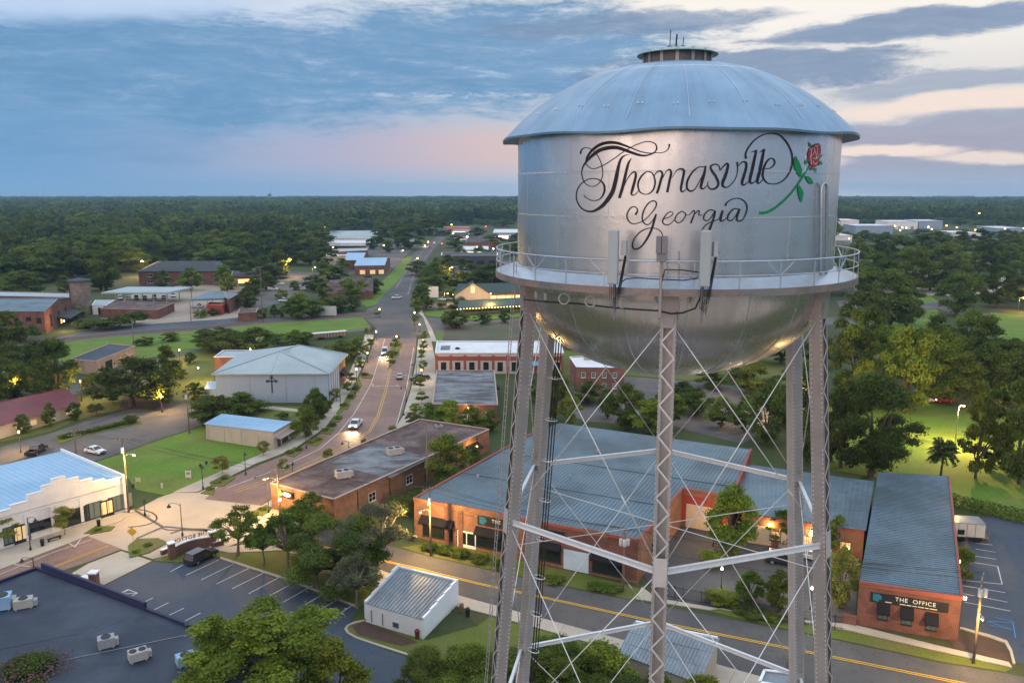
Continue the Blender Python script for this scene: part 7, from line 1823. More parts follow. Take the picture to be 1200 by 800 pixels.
vehicle('sedan', 'car_red', 508.5, 286, 513, 282, 'red car with glowing tail lights at the upper lights', ROAD, 'tail'); vehicle('sedan', 'car_dark', 504, 290, 509, 286, 'dark car with glowing tail lights queuing behind the red car', ROAD, 'tail')
vehicle('sedan', 'car_white', 498, 288, 494, 292, 'white car with headlights coming down the upper main street', ROAD, True)
for x, y, pt, lab in ((519, 352, 'car_white', 'white saloon parked left of the golden lit restaurant'), (527, 351, 'car_silver', 'silver saloon parked beside the white one at the restaurant')): vehicle('sedan', pt, x, y, x + 6, y + .5, lab, PARK)
for x, y, pt, lab in ((356, 398, 'car_white', 'white car parked left of the long white topped trailer'), (349, 398.5, 'car_silver', 'silver car parked furthest left of the long white topped trailer')): vehicle('suv', pt, x, y, x + 8, y - 1, lab, PARK)
# trailers
def trailer(x0, y0, x1, y1, h, w, label, roof='trailer_white', side='trailer_white'):
    a, c = G(x0, y0), G(x1, y1); d = c - a; d.z = 0; L = d.length; d.normalize(); n_ = Vector((-d.y, d.x, 0)); m = (a + c) / 2 + n_ * w / 2
    t = thing('box_trailer', label, 'trailer', m)
    q = MB(); q.obox(m + Vector((0, 0, h / 2 + .45)), d * L / 2, n_ * w / 2, (0, 0, h / 2 - .45)); q.build('box', side, t)
    q = MB()
    for k in range(int(L / 1.2)): 
        for sg in (-1, 1): q.obox(m + d * (-L / 2 + .6 + k * 1.2) + n_ * sg * (w / 2 + .02) + Vector((0, 0, h / 2 + .45)), d * .04, n_ * .02, (0, 0, h / 2 - .5))
    q.obox(m + Vector((0, 0, h + .04)), d * (L / 2 + .05), n_ * (w / 2 + .05), (0, 0, .04)); q.build('rib', roof, t)
    for k in (-.3, -.22, .32):
        for sg in (-1, 1):
            q = MB(); e = m + d * L * k + n_ * sg * (w / 2 - .2) + Vector((0, 0, .48)); q.tube([e - n_ * .12, e + n_ * .12], .48, 12); q.build('wheel', 'tyre', t)
    return t, m, d, n_, L
trailer(368, 399, 407, 395.5, 2.4, 2.6, 'long trailer with white top and brown sides behind the church hall', 'roof_white', 'timber')
t, m, d, n_, L = trailer(1117, 634, 1153, 636.5, 3.0, 3.2, 'white office trailer with railed steps beside the end office', 'roof_corrugated')
q = MB(); e = m - n_ * 1.62 + Vector((0, 0, 1.6)); q.obox(e - d * 1.2, d * .5, n_ * .03, (0, 0, .4)); q.build('window', 'glass_dark', t)
q = MB(); q.obox(m + d * (L / 2 + .5) + Vector((0, 0, .5)), d * .5, n_ * 1.0, (0, 0, .08)); [q.bar(m + d * (L / 2 + .95) + n_ * s + Vector((0, 0, .5)), m + d * (L / 2 + .95) + n_ * s + Vector((0, 0, 1.6)), .06, .06, up=(1, 0, 0)) for s in (-1, 0, 1)]; q.bar(m + d * (L / 2 + .95) - n_ + Vector((0, 0, 1.6)), m + d * (L / 2 + .95) + n_ + Vector((0, 0, 1.6)), .06, .06); q.build('step_platform', 'timber', t)
trailer(1135, 334.5, 1162, 333.5, 4, 8, 'pale freight wagon beside the yellow yard lane at right'); trailer(1163, 333.5, 1178, 332.5, 4.5, 8, 'tan freight wagon between the pale ones at right', 'panel_tan'); trailer(1180, 332.5, 1204, 330.5, 4, 8, 'pale freight wagon at the right edge of the picture')

# ================================================================== LAMPS, POLES, WIRES
surf('pole_black', (.016, .016, .018), .5, var=.1); surf('pole_wood', (.16, .125, .095), .9, var=.3, scale=2, fine=10); surf('pole_grey', (.34, .35, .35), .5, .4, var=.1)
surf('transformer_grey', (.42, .45, .47), .5, .2, var=.1)
NL = [0]
def bulb_light(p, power, col, r=.16, parent=None):
    l = bpy.data.lights.new('bulb', 'POINT'); l.energy = power * 2.6; l.color = col; l.shadow_soft_size = r
    o = bpy.data.objects.new('bulb', l); COL.objects.link(o)
    if parent is not None: o.parent = parent; o.location = Vector(p) - parent_world(parent)
    else: o.location = p
    NL[0] += 1
AMB, SOD, WHT = (1, .58, .18), (1, .42, .08), (1, .86, .62)
def lamp_post(x, yb, yl, style='acorn', col='lamp_amber', power=900, phrase='amber lit lamp post', arm=None, light=True):
    """lit lamp: foot at photo row yb, glowing head at row yl"""
    p = G(x, yb); h = max(3.0, hgt(yb, yl)); f = mpp(x, yb)
    t = thing('street_lamp', None, 'street lamp', p, group='lit lamps in the streets')
    later(t, phrase, x, (yb + yl) / 2)
    q = MB(); hd = Vector((0, 0, 0))
    if style == 'acorn':
        q.tube([p, p + Vector((0, 0, .5)), p + Vector((0, 0, .55)), p + Vector((0, 0, h - .2))], [.16, .13, .07, .05], 8); q.build('post', 'pole_black', t, True); hd = p + Vector((0, 0, h))
        r = max(.17, .75 * f); q = MB(); q.ball(hd, r, 8, sz=1.25); q.build('globe', col, t, True); q = MB(); q.lathe([(r * 1.0, r * 1.0), (r * .5, r * 1.45), (.01, r * 1.7)], hd, 10); q.build('cap', 'pole_black', t)
        lp = hd + Vector((0, 0, r * 1.9))
    else:
        a = Vector(arm or (1.6, -.6, 0)); q.tube([p, p + Vector((0, 0, h - .5)), p + Vector((0, 0, h)) + a * .25, p + Vector((0, 0, h + .1)) + a], [.13, .08, .05, .04], 8); q.build('post', 'pole_grey' if style == 'cobra' else 'pole_wood', t, True)
        hd = p + Vector((0, 0, h)) + a; r = max(.16, .8 * f); q = MB(); q.obox(hd + Vector((0, 0, .12)), a.normalized() * .4, a.normalized().cross(Vector((0, 0, 1))) * .16, (0, 0, .07)); q.build('lamp_head', 'pole_grey', t)
        q = MB(); q.ball(hd - Vector((0, 0, r * .4)), r, 8, sz=.7); q.build('lens', col, t, True); lp = hd - Vector((0, 0, r + .3))
    if light: bulb_light(lp, power, {'lamp_amber': AMB, 'lamp_sodium': SOD, 'lamp_white': WHT}.get(col, AMB), .25, t)
    return t
for x, yb, yl, pw in ((18, 474, 447.5, 900), (96, 470, 446, 900), (24.5, 530, 505, 700), (190, 483, 463, 1100), (233.5, 450, 430.5, 1400), (211, 424, 409.5, 900), (294, 421, 409, 700)):
    lamp_post(x, yb, yl, 'acorn', 'lamp_amber', pw * 2)
for x, yb, yl, pw in ((496, 409, 399, 500), (465, 404, 394, 350), (441, 398, 389, 400), (492, 389, 380, 400), (431, 425, 413, 300), (494, 447, 433, 350), (418, 446, 432, 300), (486, 376, 366, 400), (445, 372, 362, 300)):
    lamp_post(x, yb, yl, 'acorn', 'lamp_amber', pw, 'small amber street lamp')
for x, yb, yl, pw in ((337, 325, 303, 6000), (367, 332, 312.5, 2000), (388.5, 306, 289, 1500), (448, 303, 286.7, 1500), (527, 334, 312.5, 2200), (166, 324, 305, 9000), (521, 356, 343, 1000), (487, 312, 302, 600)):
    lamp_post(x, yb, yl, 'cobra', 'lamp_amber', pw, 'tall amber lit lamp')
for x, yb, yl, col, pw in ((1193, 366, 348, 'lamp_amber', 2800), (1192, 306, 292.5, 'lamp_white', 3000), (1144, 270, 249.5, 'lamp_sodium', 0), (1039, 268, 260, 'lamp_sodium', 0), (1072, 268, 261, 'lamp_amber', 0), (1060, 272, 266.5, 'lamp_white', 0), (1107, 271, 264, 'lamp_sodium', 0), (1140, 279, 269, 'lamp_sodium', 0), (1175, 276, 267.5, 'lamp_amber', 0), (992, 291, 279, 'lamp_sodium', 2000), (1025, 272, 265, 'lamp_white', 0), (1047, 270, 264.5, 'lamp_amber', 0), (1055, 272, 266, 'lamp_amber', 0), (1086, 270, 265.5, 'lamp_white', 0), (1090, 272, 268, 'lamp_amber', 0), (1119, 272, 266, 'lamp_sodium', 0), (1197, 276, 267, 'lamp_white', 0), (1052, 280, 269, 'lamp_amber', 2500),
                           (380, 276, 266, 'lamp_sodium', 0), (404, 284, 279.5, 'lamp_white', 0), (436, 284, 279, 'lamp_amber', 0), (557, 296, 289, 'lamp_white', 1200), (568, 271, 265, 'lamp_red', 0), (537, 272, 267.5, 'lamp_white', 0), (588, 278, 272, 'lamp_white', 0), (500, 288, 283, 'lamp_amber', 0), (516, 293, 285, 'lamp_red', 0), (507, 293, 284, 'lamp_red', 0), (470, 304, 293, 'lamp_sodium', 700), (528, 268, 263, 'lamp_sodium', 0), (546, 284, 277, 'lamp_white', 0), (576, 300, 291, 'lamp_white', 0)):
    lamp_post(x, yb, yl, 'cobra', col, pw, {'lamp_amber': 'distant amber lit lamp', 'lamp_sodium': 'distant orange lit lamp', 'lamp_white': 'distant white lit lamp', 'lamp_red': 'distant red signal light'}[col], light=pw > 0)
lamp_post(1119, 522, 472.5, 'cobra', 'lamp_amber', 10000, 'tall bright park lamp', arm=(.8, -.5, 0)); lamp_post(845, 690, 673, 'acorn', 'lamp_white', 260, 'short warm lit lamp'); lamp_post(950, 714, 691, 'acorn', 'lamp_white', 260, 'short warm lit lamp'); lamp_post(836, 640, 624.5, 'acorn', 'lamp_amber', 420, 'short amber lit lamp')
lamp_post(916, 492, 451, 'cobra', 'lamp_amber', 5000, 'amber lamp among dark trees')
# wall lanterns
def wall_lamp(x, y, h, label, parent_n=(0, -1, 0), power=220, col='lamp_amber'):
    p = G(x, y, h); t = thing('wall_lantern', label, 'lantern', p, group='lit wall lanterns on the brick buildings'); q = MB(); q.obox(p, (.15, 0, 0), (0, .15, 0), (0, 0, .19)); q.build('lens', col, t)
    q = MB(); q.lathe([(.2, .16), (.03, .3)], p, 8); q.obox(p + Vector((0, .16, .1)), (.03, 0, 0), (0, .1, 0), (0, 0, .03)); q.build('hood', 'pole_black', t); bulb_light(p + Vector(parent_n) * .5 + Vector((0, 0, -.05)), power, AMB, .12, t)
for x, y, h, lab in ((1115.8, 597, 4.2, 'lit wall lantern furthest back on the right side of the end office'), (1118.6, 624, 4.2, 'lit wall lantern second from the back on the end office side'), (1123.4, 657, 4.2, 'lit wall lantern third from the back on the end office side'), (1130.5, 700, 4.2, 'lit wall lantern at the front right corner of the end office')): wall_lamp(x, y, h, lab, (.9, -.2, 0), 160)
for x, y, lab in ((901, 614, 'lit wall lantern on the brick wing left of the right tower legs'), (951, 622, 'lit wall lantern on the brick wing behind the right tower legs'), (994, 641, 'lit wall lantern on the brick wing near the end office')): wall_lamp(x, y, 3.4, lab, (0, -1.0, 0), 130)
wall_lamp(559, 523, 3.2, 'amber lantern glowing on the left edge of the hall roof', (-.5, -.5, 0), 150); wall_lamp(549, 478, 4.0, 'warm lantern among trees by the mottled grey roof', (-.3, -1.2, 0), 200); wall_lamp(328, 585, 3.6, 'lantern lighting the corner brickwork of the long shop', (-.4, -1.2, 0), 450)
wall_lamp(75, 376, 4.0, 'lantern under the porch of the brick warehouse', (.8, -1, 0), 900); wall_lamp(612, 525, 2.2, 'amber lantern seen between the left tower legs', (-.5, -.5, 0), 160)
for x, y, h, lab in ((575, 344.0, 7.5, 'lamp washing the golden restaurant gable right side'), (548, 347, 2.5, 'lamp washing the golden restaurant gable left side')): wall_lamp(x, y, h, lab, (0, -3.5, 0), 2600)

def pendant_lamp(x, yb, yt, armx, phrase='black lamp post with hanging shade'):
    p = G(x, yb); h = hgt(yb, yt); f = mpp(x, yb); t = thing('pendant_lamp', None, 'street lamp', p, group='black pendant lamp posts in the plaza and street'); later(t, phrase, x, (yb + yt) / 2)
    q = MB(); q.tube([p, p + Vector((0, 0, .6)), p + Vector((0, 0, .65)), p + Vector((0, 0, h))], [.18, .15, .08, .06], 8); q.build('post', 'pole_black', t, True)
    a = armx; q = MB(); q.tube([p + Vector((0, 0, h - .4)), p + Vector((a * .3, 0, h)), p + Vector((a * .8, 0, h + .05)), p + Vector((a, 0, h - .2))], .035, 6); ar = q.build('arm', 'pole_black', t, True)
    q = MB(); q.lathe([(.05, .1), (.12, -.1), (.30, -.32), (.36, -.40), (.02, -.36)], p + Vector((a, 0, h - .2)), 14); q.build('lamp_shade', 'pole_black', ar)
for x, yb, yt, a in ((36, 645, 603, 1.2), (40, 668, 652, -1.6), (214, 628, 587, -1.8), (315, 601, 553, -1.8), (409, 531, 516, -1.3), (238, 573, 543, .1), (288, 556, 528, .1), (359, 525, 499, .1), (399, 476, 460, -.8), (481, 505, 482, -1.4), (476, 470, 452, -1.2), (170, 604, 583, .1), (343, 556, 540, .1), (488, 440, 425, -1), (424, 432, 418, .8), (416, 462, 448, .8)):
    pendant_lamp(x, yb, yt, a)

TOPS = {}
def utility_pole(key, x, yb, yt, arm=None, trans=0, phrase='timber utility pole', r=.15, h=None, arms=1, lampside=None):
    p = G(x, yb); h = h or hgt(yb, yt); t = thing('utility_pole', None, 'utility pole', p, group='utility poles'); later(t, phrase, x, (yb + yt) / 2)
    q = MB(); q.tube([p - Vector((0, 0, .2)), p + Vector((0, 0, h * .5)), p + Vector((0, 0, h))], [r * 1.15, r, r * .8], 8); q.build('pole', 'pole_wood', t, True)
    tops = []
    if arm:
        d = Vector((arm[0], arm[1], 0)).normalized()
        for k in range(arms):
            z = h - .35 - k * .9; q = MB(); q.bar(p + d * -1.2 + Vector((0, 0, z)), p + d * 1.2 + Vector((0, 0, z)), .1, .12)
            for sg in (-1, 1): q.bar(p + Vector((0, 0, z - .6)), p + d * sg * .7 + Vector((0, 0, z - .05)), .04, .04)
            ca = q.build('crossarm', 'pole_wood', t); q = MB()
            for u in (-1.05, -.45, .45, 1.05): q.lathe([(.05, 0), (.06, .06), (.03, .1), (.05, .14), (.01, .2)], p + d * u + Vector((0, 0, z + .06)), 8)
            q.build('insulator', 'transformer_grey', ca)
            if k == 0: tops = [p + d * u + Vector((0, 0, z + .24)) for u in (-1.05, .45, 1.05)]
    else: tops = [p + Vector((0, 0, h - .1))]
    for k in range(trans):
        an = (k - (trans - 1) / 2) * 1.3 - 1.57; c = p + Vector((math.cos(an), math.sin(an), 0)) * (r + .3) + Vector((0, 0, h - 2.0)); q = MB(); q.lathe([(.01, -.45), (.25, -.45), (.26, -.3), (.26, .42), (.2, .5), (.01, .52)], c, 16); tr = q.build('transformer', 'transformer_grey', t, True, angle=40)
        q = MB(); q.tube([c + Vector((.08, 0, .5)), c + Vector((.08, 0, .75))], .04, 6); q.tube([c + Vector((-.08, 0, .5)), c + Vector((-.08, 0, .72))], .04, 6); q.build('bushing', 'pole_wood', tr)
    if lampside:
        ay, an, pw = lampside; z = hgt(yb, ay); a = Vector((math.sin(R_(an)), math.cos(R_(an)), 0)) * 1.8; q = MB(); q.tube([p + Vector((0, 0, z - .5)), p + a * .5 + Vector((0, 0, z)), p + a + Vector((0, 0, z + .05))], .035, 6); q.obox(p + a * 1.15 + Vector((0, 0, z + .08)), a.normalized() * .35, Vector((-a.y, a.x, 0)).normalized() * .14, (0, 0, .07)); la = q.build('lamp_arm', 'pole_grey', t)
        q = MB(); q.ball(p + a * 1.2 + Vector((0, 0, z - .04)), .17, 8, sz=.6); q.build('lens', 'lamp_amber', la, True); bulb_light(p + a * 1.2 + Vector((0, 0, z - .35)), pw, (1, .60, .20), .2, la)
    TOPS[key] = tops + [p + Vector((0, 0, h - 2.6))]
    return t
utility_pole('a', 151, 601, 508, (1, .35), 1, arms=1, lampside=(527, 110, 1800)); utility_pole('b', 91, 549, 500, (1, .3), 0, arms=2); utility_pole('c', 222, 508, 452, None, 1); utility_pole('d', 328, 606, 545, (1, .4), 0, lampside=(556, 250, 1900))
utility_pole('e', 505, 651, 565, (.9, .6), 1, lampside=(590, 215, 2600)); utility_pole('f', 501, 580, 490, None, 0, r=.12); utility_pole('g', 730, 693, 612, (1, -.2), 3); utility_pole('h', 1140.5, 777, 664, (.7, 1), 2, arms=2, lampside=(708, 200, 1400))
utility_pole('i', 157, 408, 372, None, 0, 'pale timber utility pole'); utility_pole('j', 308, 378, 311, (1, .3), 0); utility_pole('k', 15, 324, 301, (1, .2), 0); utility_pole('l', 87, 322, 299, (1, .2), 0); utility_pole('m', 97, 320, 298, (1, .2), 0); utility_pole('n', 122, 352, 335, None, 0); utility_pole('o', 224, 376, 352, None, 0); utility_pole('p', 381 - 0, 348, 322, (1, .3), 0)
utility_pole('q', 491, 335, 310, (1, .1), 0); utility_pole('r', 483, 352, 326, (1, .1), 0); utility_pole('s', 497, 318, 298, (1, .1), 0); utility_pole('t', 503, 305, 288, (1, .1), 0); utility_pole('u', 986, 712, 660, None, 0, r=.12) if False else None
utility_pole('v', 922, 790, 760, None, 0, 'short timber post', r=.2); utility_pole('w', 297, 735, 706, None, 0, 'slim dark pole', r=.1); utility_pole('x', 142, 838, 781, (1, .3), 1); utility_pole('y', 1022, 300, 277, None, 0); utility_pole('z', 996, 288, 264, None, 0)
# curved arm with lamp head on the slim pole
p = G(297, 735); hh = hgt(735, 706); q = MB(); q.tube([p + Vector((0, 0, hh - .4)), p + Vector((.7, .1, hh)), p + Vector((1.3, .15, hh))], .04, 6); q.obox(p + Vector((1.5, .17, hh)), (.35, .03, 0), (0, .14, 0), (0, 0, .07)); o = q.build('lamp_arm', 'pole_grey'); par = [ob for ob in COL.objects if ob.name.startswith('utility_pole') and (Vector(ob.location) - p).length < .01][0]; o.parent = par; o.location = Vector((0, 0, 0)) - p
def wires(a, c, n=3, sag=.7, key='overhead wire'):
    t = None
    q = MB()
    A, C_ = TOPS[a], TOPS[c]
    for i in range(n):
        p0, p1 = A[min(i, len(A) - 1)], C_[min(i, len(C_) - 1)]
        q.tube([p0.lerp(p1, k / 14) - Vector((0, 0, sag * 4 * (k / 14) * (1 - k / 14))) for k in range(15)], .026, 4, cap=False)
    o = q.build('overhead_wires', 'cable_black'); mid = (A[0] + C_[0]) / 2; x, y, _ = proj(mid)
    tag(o, None, 'wires', 'overhead wires between the poles'); later(o, 'thin overhead wires', x, y)
for a, c, n in (('a', 'b', 4), ('a', 'd', 3), ('d', 'e', 3), ('e', 'g', 4), ('g', 'h', 4), ('e', 'f', 1), ('b', 'c', 2), ('k', 'l', 3), ('l', 'm', 3), ('q', 'r', 3), ('q', 's', 3), ('s', 't', 3), ('i', 'o', 1), ('j', 'p', 2)): wires(a, c, n)
wires('x', 'w', 1)

# ================================================================== SMALL STREET THINGS
def bin_(x, y, label, col='pole_black'):
    p = G(x, y); t = thing('litter_bin', label, 'litter bin', p); q = MB(); q.lathe([(.25, 0), (.30, .85), (.32, .9), (.26, .92)], p + Vector((0, 0, .1)), 14); q.build('body', col, t); q = MB(); q.lathe([(.33, .95), (.2, 1.12), (.01, 1.15)], p + Vector((0, 0, .1)), 14); q.build('lid', col, t)
bin_(50, 640, 'dark litter bin near the lamp post in front of the white building'); bin_(116, 617, 'black litter bin on the pavement near the white building door'); bin_(548, 722, 'black wheeled bin behind the small white box building'); bin_(541, 717, 'brown barrel behind the small white box building', 'timber'); bin_(489, 748, 'dark bin at the front corner of the white box building', 'roof_maroon'); bin_(316, 618, 'black bin at the corner of the long brick shop')
p0, p1 = G(56, 636), G(72, 631); t = thing('bench', 'long dark bench on the pavement by the white building', 'bench', (p0 + p1) / 2); q = MB(); q.bar(p0 + Vector((0, 0, .55)), p1 + Vector((0, 0, .55)), .5, .08); q.build('seat', 'pole_black', t)
for s in (.1, .9): q = MB(); e = p0.lerp(p1, s); q.bar((e.x, e.y, .05), (e.x, e.y, .52), .4, .08, up=(1, 0, 0)); q.build('leg', 'pole_black', t)
p = G(156.5, 640); t = thing('warning_sign', 'yellow diamond warning sign on a pale post at the plaza', 'road sign', p); q = MB(); q.tube([p, p + Vector((0, 0, 2.6))], .035, 6); q.build('post', 'pole_grey', t); q = MB(); e = p + Vector((0, -.06, 2.4)); q.obox(e, Vector((.38, 0, .38)), Vector((-.38, 0, .38)) , (0, .015, 0)); q.build('sign_plate', 'paint_yellow', t)
def post_board(x, yb, w, h, z, label, mat='trailer_white', name='lawn_sign'):
    p = G(x, yb); t = thing(name, label, 'sign', p); q = MB(); q.box(p.x - w / 2, p.x + w / 2, p.y - .04, p.y + .04, z, z + h); q.build('board', mat, t)
    q = MB()
    for sg in (-1, 1): q.box(p.x + sg * w * .42 - .05, p.x + sg * w * .42 + .05, p.y - .09, p.y - .045, 0, z + h + .2)
    q.build('post', mat, t); return p, t
p, t = post_board(221, 561, 1.1, 1.3, .3, 'white posted sign board standing on the bright lawn')
q = MB()
q.obox(p + Vector((0, -.06, 1.15)), (.3, 0, 0), (0, .012, 0), (0, 0, .22)); q.build('emblem', 'radio_grey', t)
for x, y, lab in ((113, 554, 'small white marker stake on the left of the bright lawn'), (190, 572, 'small white marker stake near the front of the bright lawn')): post_board(x, y, .3, .9, 0, lab, name='marker_stake')
p, t = post_board(162, 566, .9, .7, .3, 'small timber yard frame on the bright lawn near the utility pole', 'panel_tan')
for x, y in ((242, 545), (235, 548), (156, 572)):
    p = G(x, y); t = thing('lawn_spotlight', None, 'spotlight', p); later(t, 'small dark ground spotlight', x, y); q = MB(); q.tube([p, p + Vector((0, 0, .4))], .05, 6); q.obox(p + Vector((0, 0, .55)), (.22, 0, 0), (0, .16, .08), (0, -.06, .16)); q.build('head', 'pole_black', t)
post_board(508, 352, 5.0, 5.5, 1.5, 'tall white shop sign left of the golden lit restaurant', 'frame_white', 'shop_sign'); post_board(385, 371, 7, 4, .6, 'blank white roadside board beside the upper crossing', 'trailer_white', 'roadside_board')
# iron fence and gate of the courtyard
def fence(px, label, h=1.8, mat='pole_black', step=.16, postn=6):
    P = PW(px); t = thing('iron_fence', label, 'fence', P[0]); q = MB(); qp = MB()
    for i in range(len(P) - 1):
        a, c = P[i], P[i + 1]; L = (c - a).length
        for z in (.25, h - .15): q.bar(a + Vector((0, 0, z)), c + Vector((0, 0, z)), .04, .05)
        n = int(L / step)
        for k in range(n): e = a.lerp(c, k / n); q.bar(e + Vector((0, 0, .1)), e + Vector((0, 0, h)), .02, .02, up=(1, 0, 0))
        for k in range(int(L / 2.4) + 1): e = a.lerp(c, min(1, k * 2.4 / L)); qp.bar(e + Vector((0, 0, 0)), e + Vector((0, 0, h + .12)), .08, .08, up=(1, 0, 0))
    q.build('railing', mat, t); qp.build('post', mat, t)
fence([(770, 697), (800, 703.5), (832, 709.5)], 'black iron fence across the courtyard entrance'); fence([(865, 718), (930, 729), (988, 738)], 'black iron fence in front of the courtyard shrubs')
p0, p1 = G(985, 729), G(1003, 733); t = thing('brick_garden_wall', 'low brick wall between the courtyard and the end office', 'wall', p0); q = MB(); q.bar(p0 + Vector((0, 0, .6)), p1 + Vector((0, 0, .6)), .4, 1.3); q.build('wall', 'brick_dark', t)
# distant masts on the skyline
for x, yb, yt, lab in ((52, 233, 212, 'thin lattice radio mast on the left skyline'), (318, 232.2, 216, 'very thin radio mast on the skyline left of centre')):
    d = ray(x, yb); k = 6500 / d.y; p = Vector((d.x * k, 6500, 0)); top = H + ray(x, yt).z * k
    t = thing('radio_mast', lab, 'radio mast', p); q = MB()
    for a in range(3): q.tube([p + Vector((3 * math.cos(a * 2.09), 3 * math.sin(a * 2.09), 0)), p + Vector((1.2 * math.cos(a * 2.09), 1.2 * math.sin(a * 2.09), top))], .7, 4)
    for j in range(16):
        z = top * j / 16; f = 3 - 1.8 * j / 16; q.tube([p + Vector((f * math.cos(a * 2.09), f * math.sin(a * 2.09), z)) for a in range(3)], .3, 3, closed=True)
    q.build('lattice', 'pole_grey', t)
d = ray(316, 231); k = 4200 / d.y; p = Vector((d.x * k, 4200, 0)); zt = H + ray(316, 228.5).z * k; t = thing('distant_water_tower', 'tiny distant water tower on the horizon left of centre', 'water tower', p); q = MB(); q.ball(p + Vector((0, 0, zt)), 9, 10, sz=.7); q.build('tank', 'roof_shingle', t); q = MB(); q.tube([p, p + Vector((0, 0, zt))], [2.5, 2], 8); q.build('stem', 'pole_grey', t)

for x, y in ((173,640),(160,648),(114,622),(246,574),(254,566),(262,562),(340,531),(350,528),(365,519),(373,516),(381,505),(390,499),(397,491),(404,476),(411,466),(417,456),(427,440),(300,604),(308,598),(452,519),(459,425),(463,416),(466,405)):
    tree(x, y, y - 5.5, 10, 'shrub', RND.choice((Y, M, B_)), 2, quiet=False)
# ================================================================== SKY, SUN, AIR, CAMERA
W = bpy.data.worlds.new('World'); S.world = W; W.use_nodes = True
nt = W.node_tree
for n in list(nt.nodes): nt.nodes.remove(n)
out = N(nt, 'ShaderNodeOutputWorld'); bg = N(nt, 'ShaderNodeBackground'); nt.links.new(bg.outputs[0], out.inputs[0])
SUN_EL, SUN_AZ = R_(5.5), R_(212.0)      # azimuth clockwise from +Y: low in the afterglow behind and left of the camera
tc = N(nt, 'ShaderNodeTexCoord'); sep = N(nt, 'ShaderNodeSeparateXYZ'); nt.links.new(tc.outputs['Generated'], sep.inputs[0])
def mth(op, a, b_=None, c=None, clamp=False):
    n = N(nt, 'ShaderNodeMath', operation=op); n.use_clamp = clamp
    for i, v in enumerate((a, b_, c)):
        if v is None: continue
        if isinstance(v, (int, float)): n.inputs[i].default_value = v
        else: nt.links.new(v, n.inputs[i])
    return n.outputs[0]
X, Y_, Z = sep.outputs
DEG = 57.29578
AZ = mth('MULTIPLY', mth('ARCTAN2', X, Y_), DEG)                       # degrees, 0 ahead, + right
EL = mth('MULTIPLY', mth('ARCSINE', Z), DEG)
def vec(a, b_, c=0.0):
    n = N(nt, 'ShaderNodeCombineXYZ')
    for i, v in enumerate((a, b_, c)):
        if isinstance(v, (int, float)): n.inputs[i].default_value = v
        else: nt.links.new(v, n.inputs[i])
    return n.outputs[0]
def noise(v, scale, detail=6.0, rough=.6, dist=0.0):
    n = N(nt, 'ShaderNodeTexNoise', i_Scale=scale, i_Detail=detail, i_Roughness=rough, i_Distortion=dist); nt.links.new(v, n.inputs['Vector']); return n.outputs['Fac']
def ss(v, a, b_, lo=0.0, hi=1.0):
    n = N(nt, 'ShaderNodeMapRange', interpolation_type='SMOOTHSTEP'); 
    for k, q in zip(('From Min', 'From Max', 'To Min', 'To Max'), (a, b_, lo, hi)): n.inputs[k].default_value = q
    nt.links.new(v, n.inputs['Value']); return n.outputs[0]
def lin(v, a, b_, lo, hi):
    n = N(nt, 'ShaderNodeMapRange')
    for k, q in zip(('From Min', 'From Max', 'To Min', 'To Max'), (a, b_, lo, hi)): n.inputs[k].default_value = q
    nt.links.new(v, n.inputs['Value']); return n.outputs[0]
def mixc(f, a, b_):
    n = N(nt, 'ShaderNodeMix', data_type='RGBA')
    if isinstance(f, (int, float)): n.inputs[0].default_value = f
    else: nt.links.new(f, n.inputs[0])
    for i, v in ((6, a), (7, b_)):
        if isinstance(v, tuple): n.inputs[i].default_value = (*v, 1)
        else: nt.links.new(v, n.inputs[i])
    return n.outputs[2]
def s2l(r, g, b_): return tuple((c / 255 / 12.92) if c / 255 <= .04045 else ((c / 255 + .055) / 1.055) ** 2.4 for c in (r, g, b_))
# warped angular coordinates: streaky, wider than high
warp = noise(vec(mth('MULTIPLY', AZ, .05), mth('MULTIPLY', EL, .16)), 1.0, 4.0, .55)
warp2 = noise(vec(mth('MULTIPLY', AZ, .22), mth('MULTIPLY', EL, .75), 7.3), 1.0, 7.0, .65)
EW = mth('ADD', EL, mth('ADD', mth('MULTIPLY', mth('SUBTRACT', warp, .5), 3.2), mth('MULTIPLY', mth('SUBTRACT', warp2, .5), .8)))
streak = noise(vec(mth('MULTIPLY', AZ, .085), mth('MULTIPLY', EW, .55), 2.1), 1.0, 9.0, .68, .0)
streak2 = noise(vec(mth('MULTIPLY', AZ, .26), mth('MULTIPLY', EW, 1.7), 5.5), 1.0, 9.0, .74, .0)
puff = noise(vec(mth('MULTIPLY', AZ, .6), mth('MULTIPLY', EL, 2.0), 9.5), 1.0, 8.0, .7)
def blob(a0, e0, ra, re, soft=.5, tilt=0.0, e=None):
    """soft ellipse at azimuth a0, elevation e0, broken up by the streak noise"""
    da = mth('DIVIDE', mth('SUBTRACT', AZ, a0), ra); el = e or EW
    de = mth('DIVIDE', mth('SUBTRACT', mth('SUBTRACT', el, e0), mth('MULTIPLY', mth('SUBTRACT', AZ, a0), tilt)), re)
    r = mth('SQRT', mth('ADD', mth('MULTIPLY', da, da), mth('MULTIPLY', de, de)))
    r = mth('ADD', r, mth('ADD', mth('MULTIPLY', mth('SUBTRACT', streak, .5), 1.2), mth('ADD', mth('MULTIPLY', mth('SUBTRACT', streak2, .5), .7), mth('MULTIPLY', mth('SUBTRACT', puff, .5), .55))))
    return ss(r, 1.0 + soft * .62, 1.0 - soft * .62)
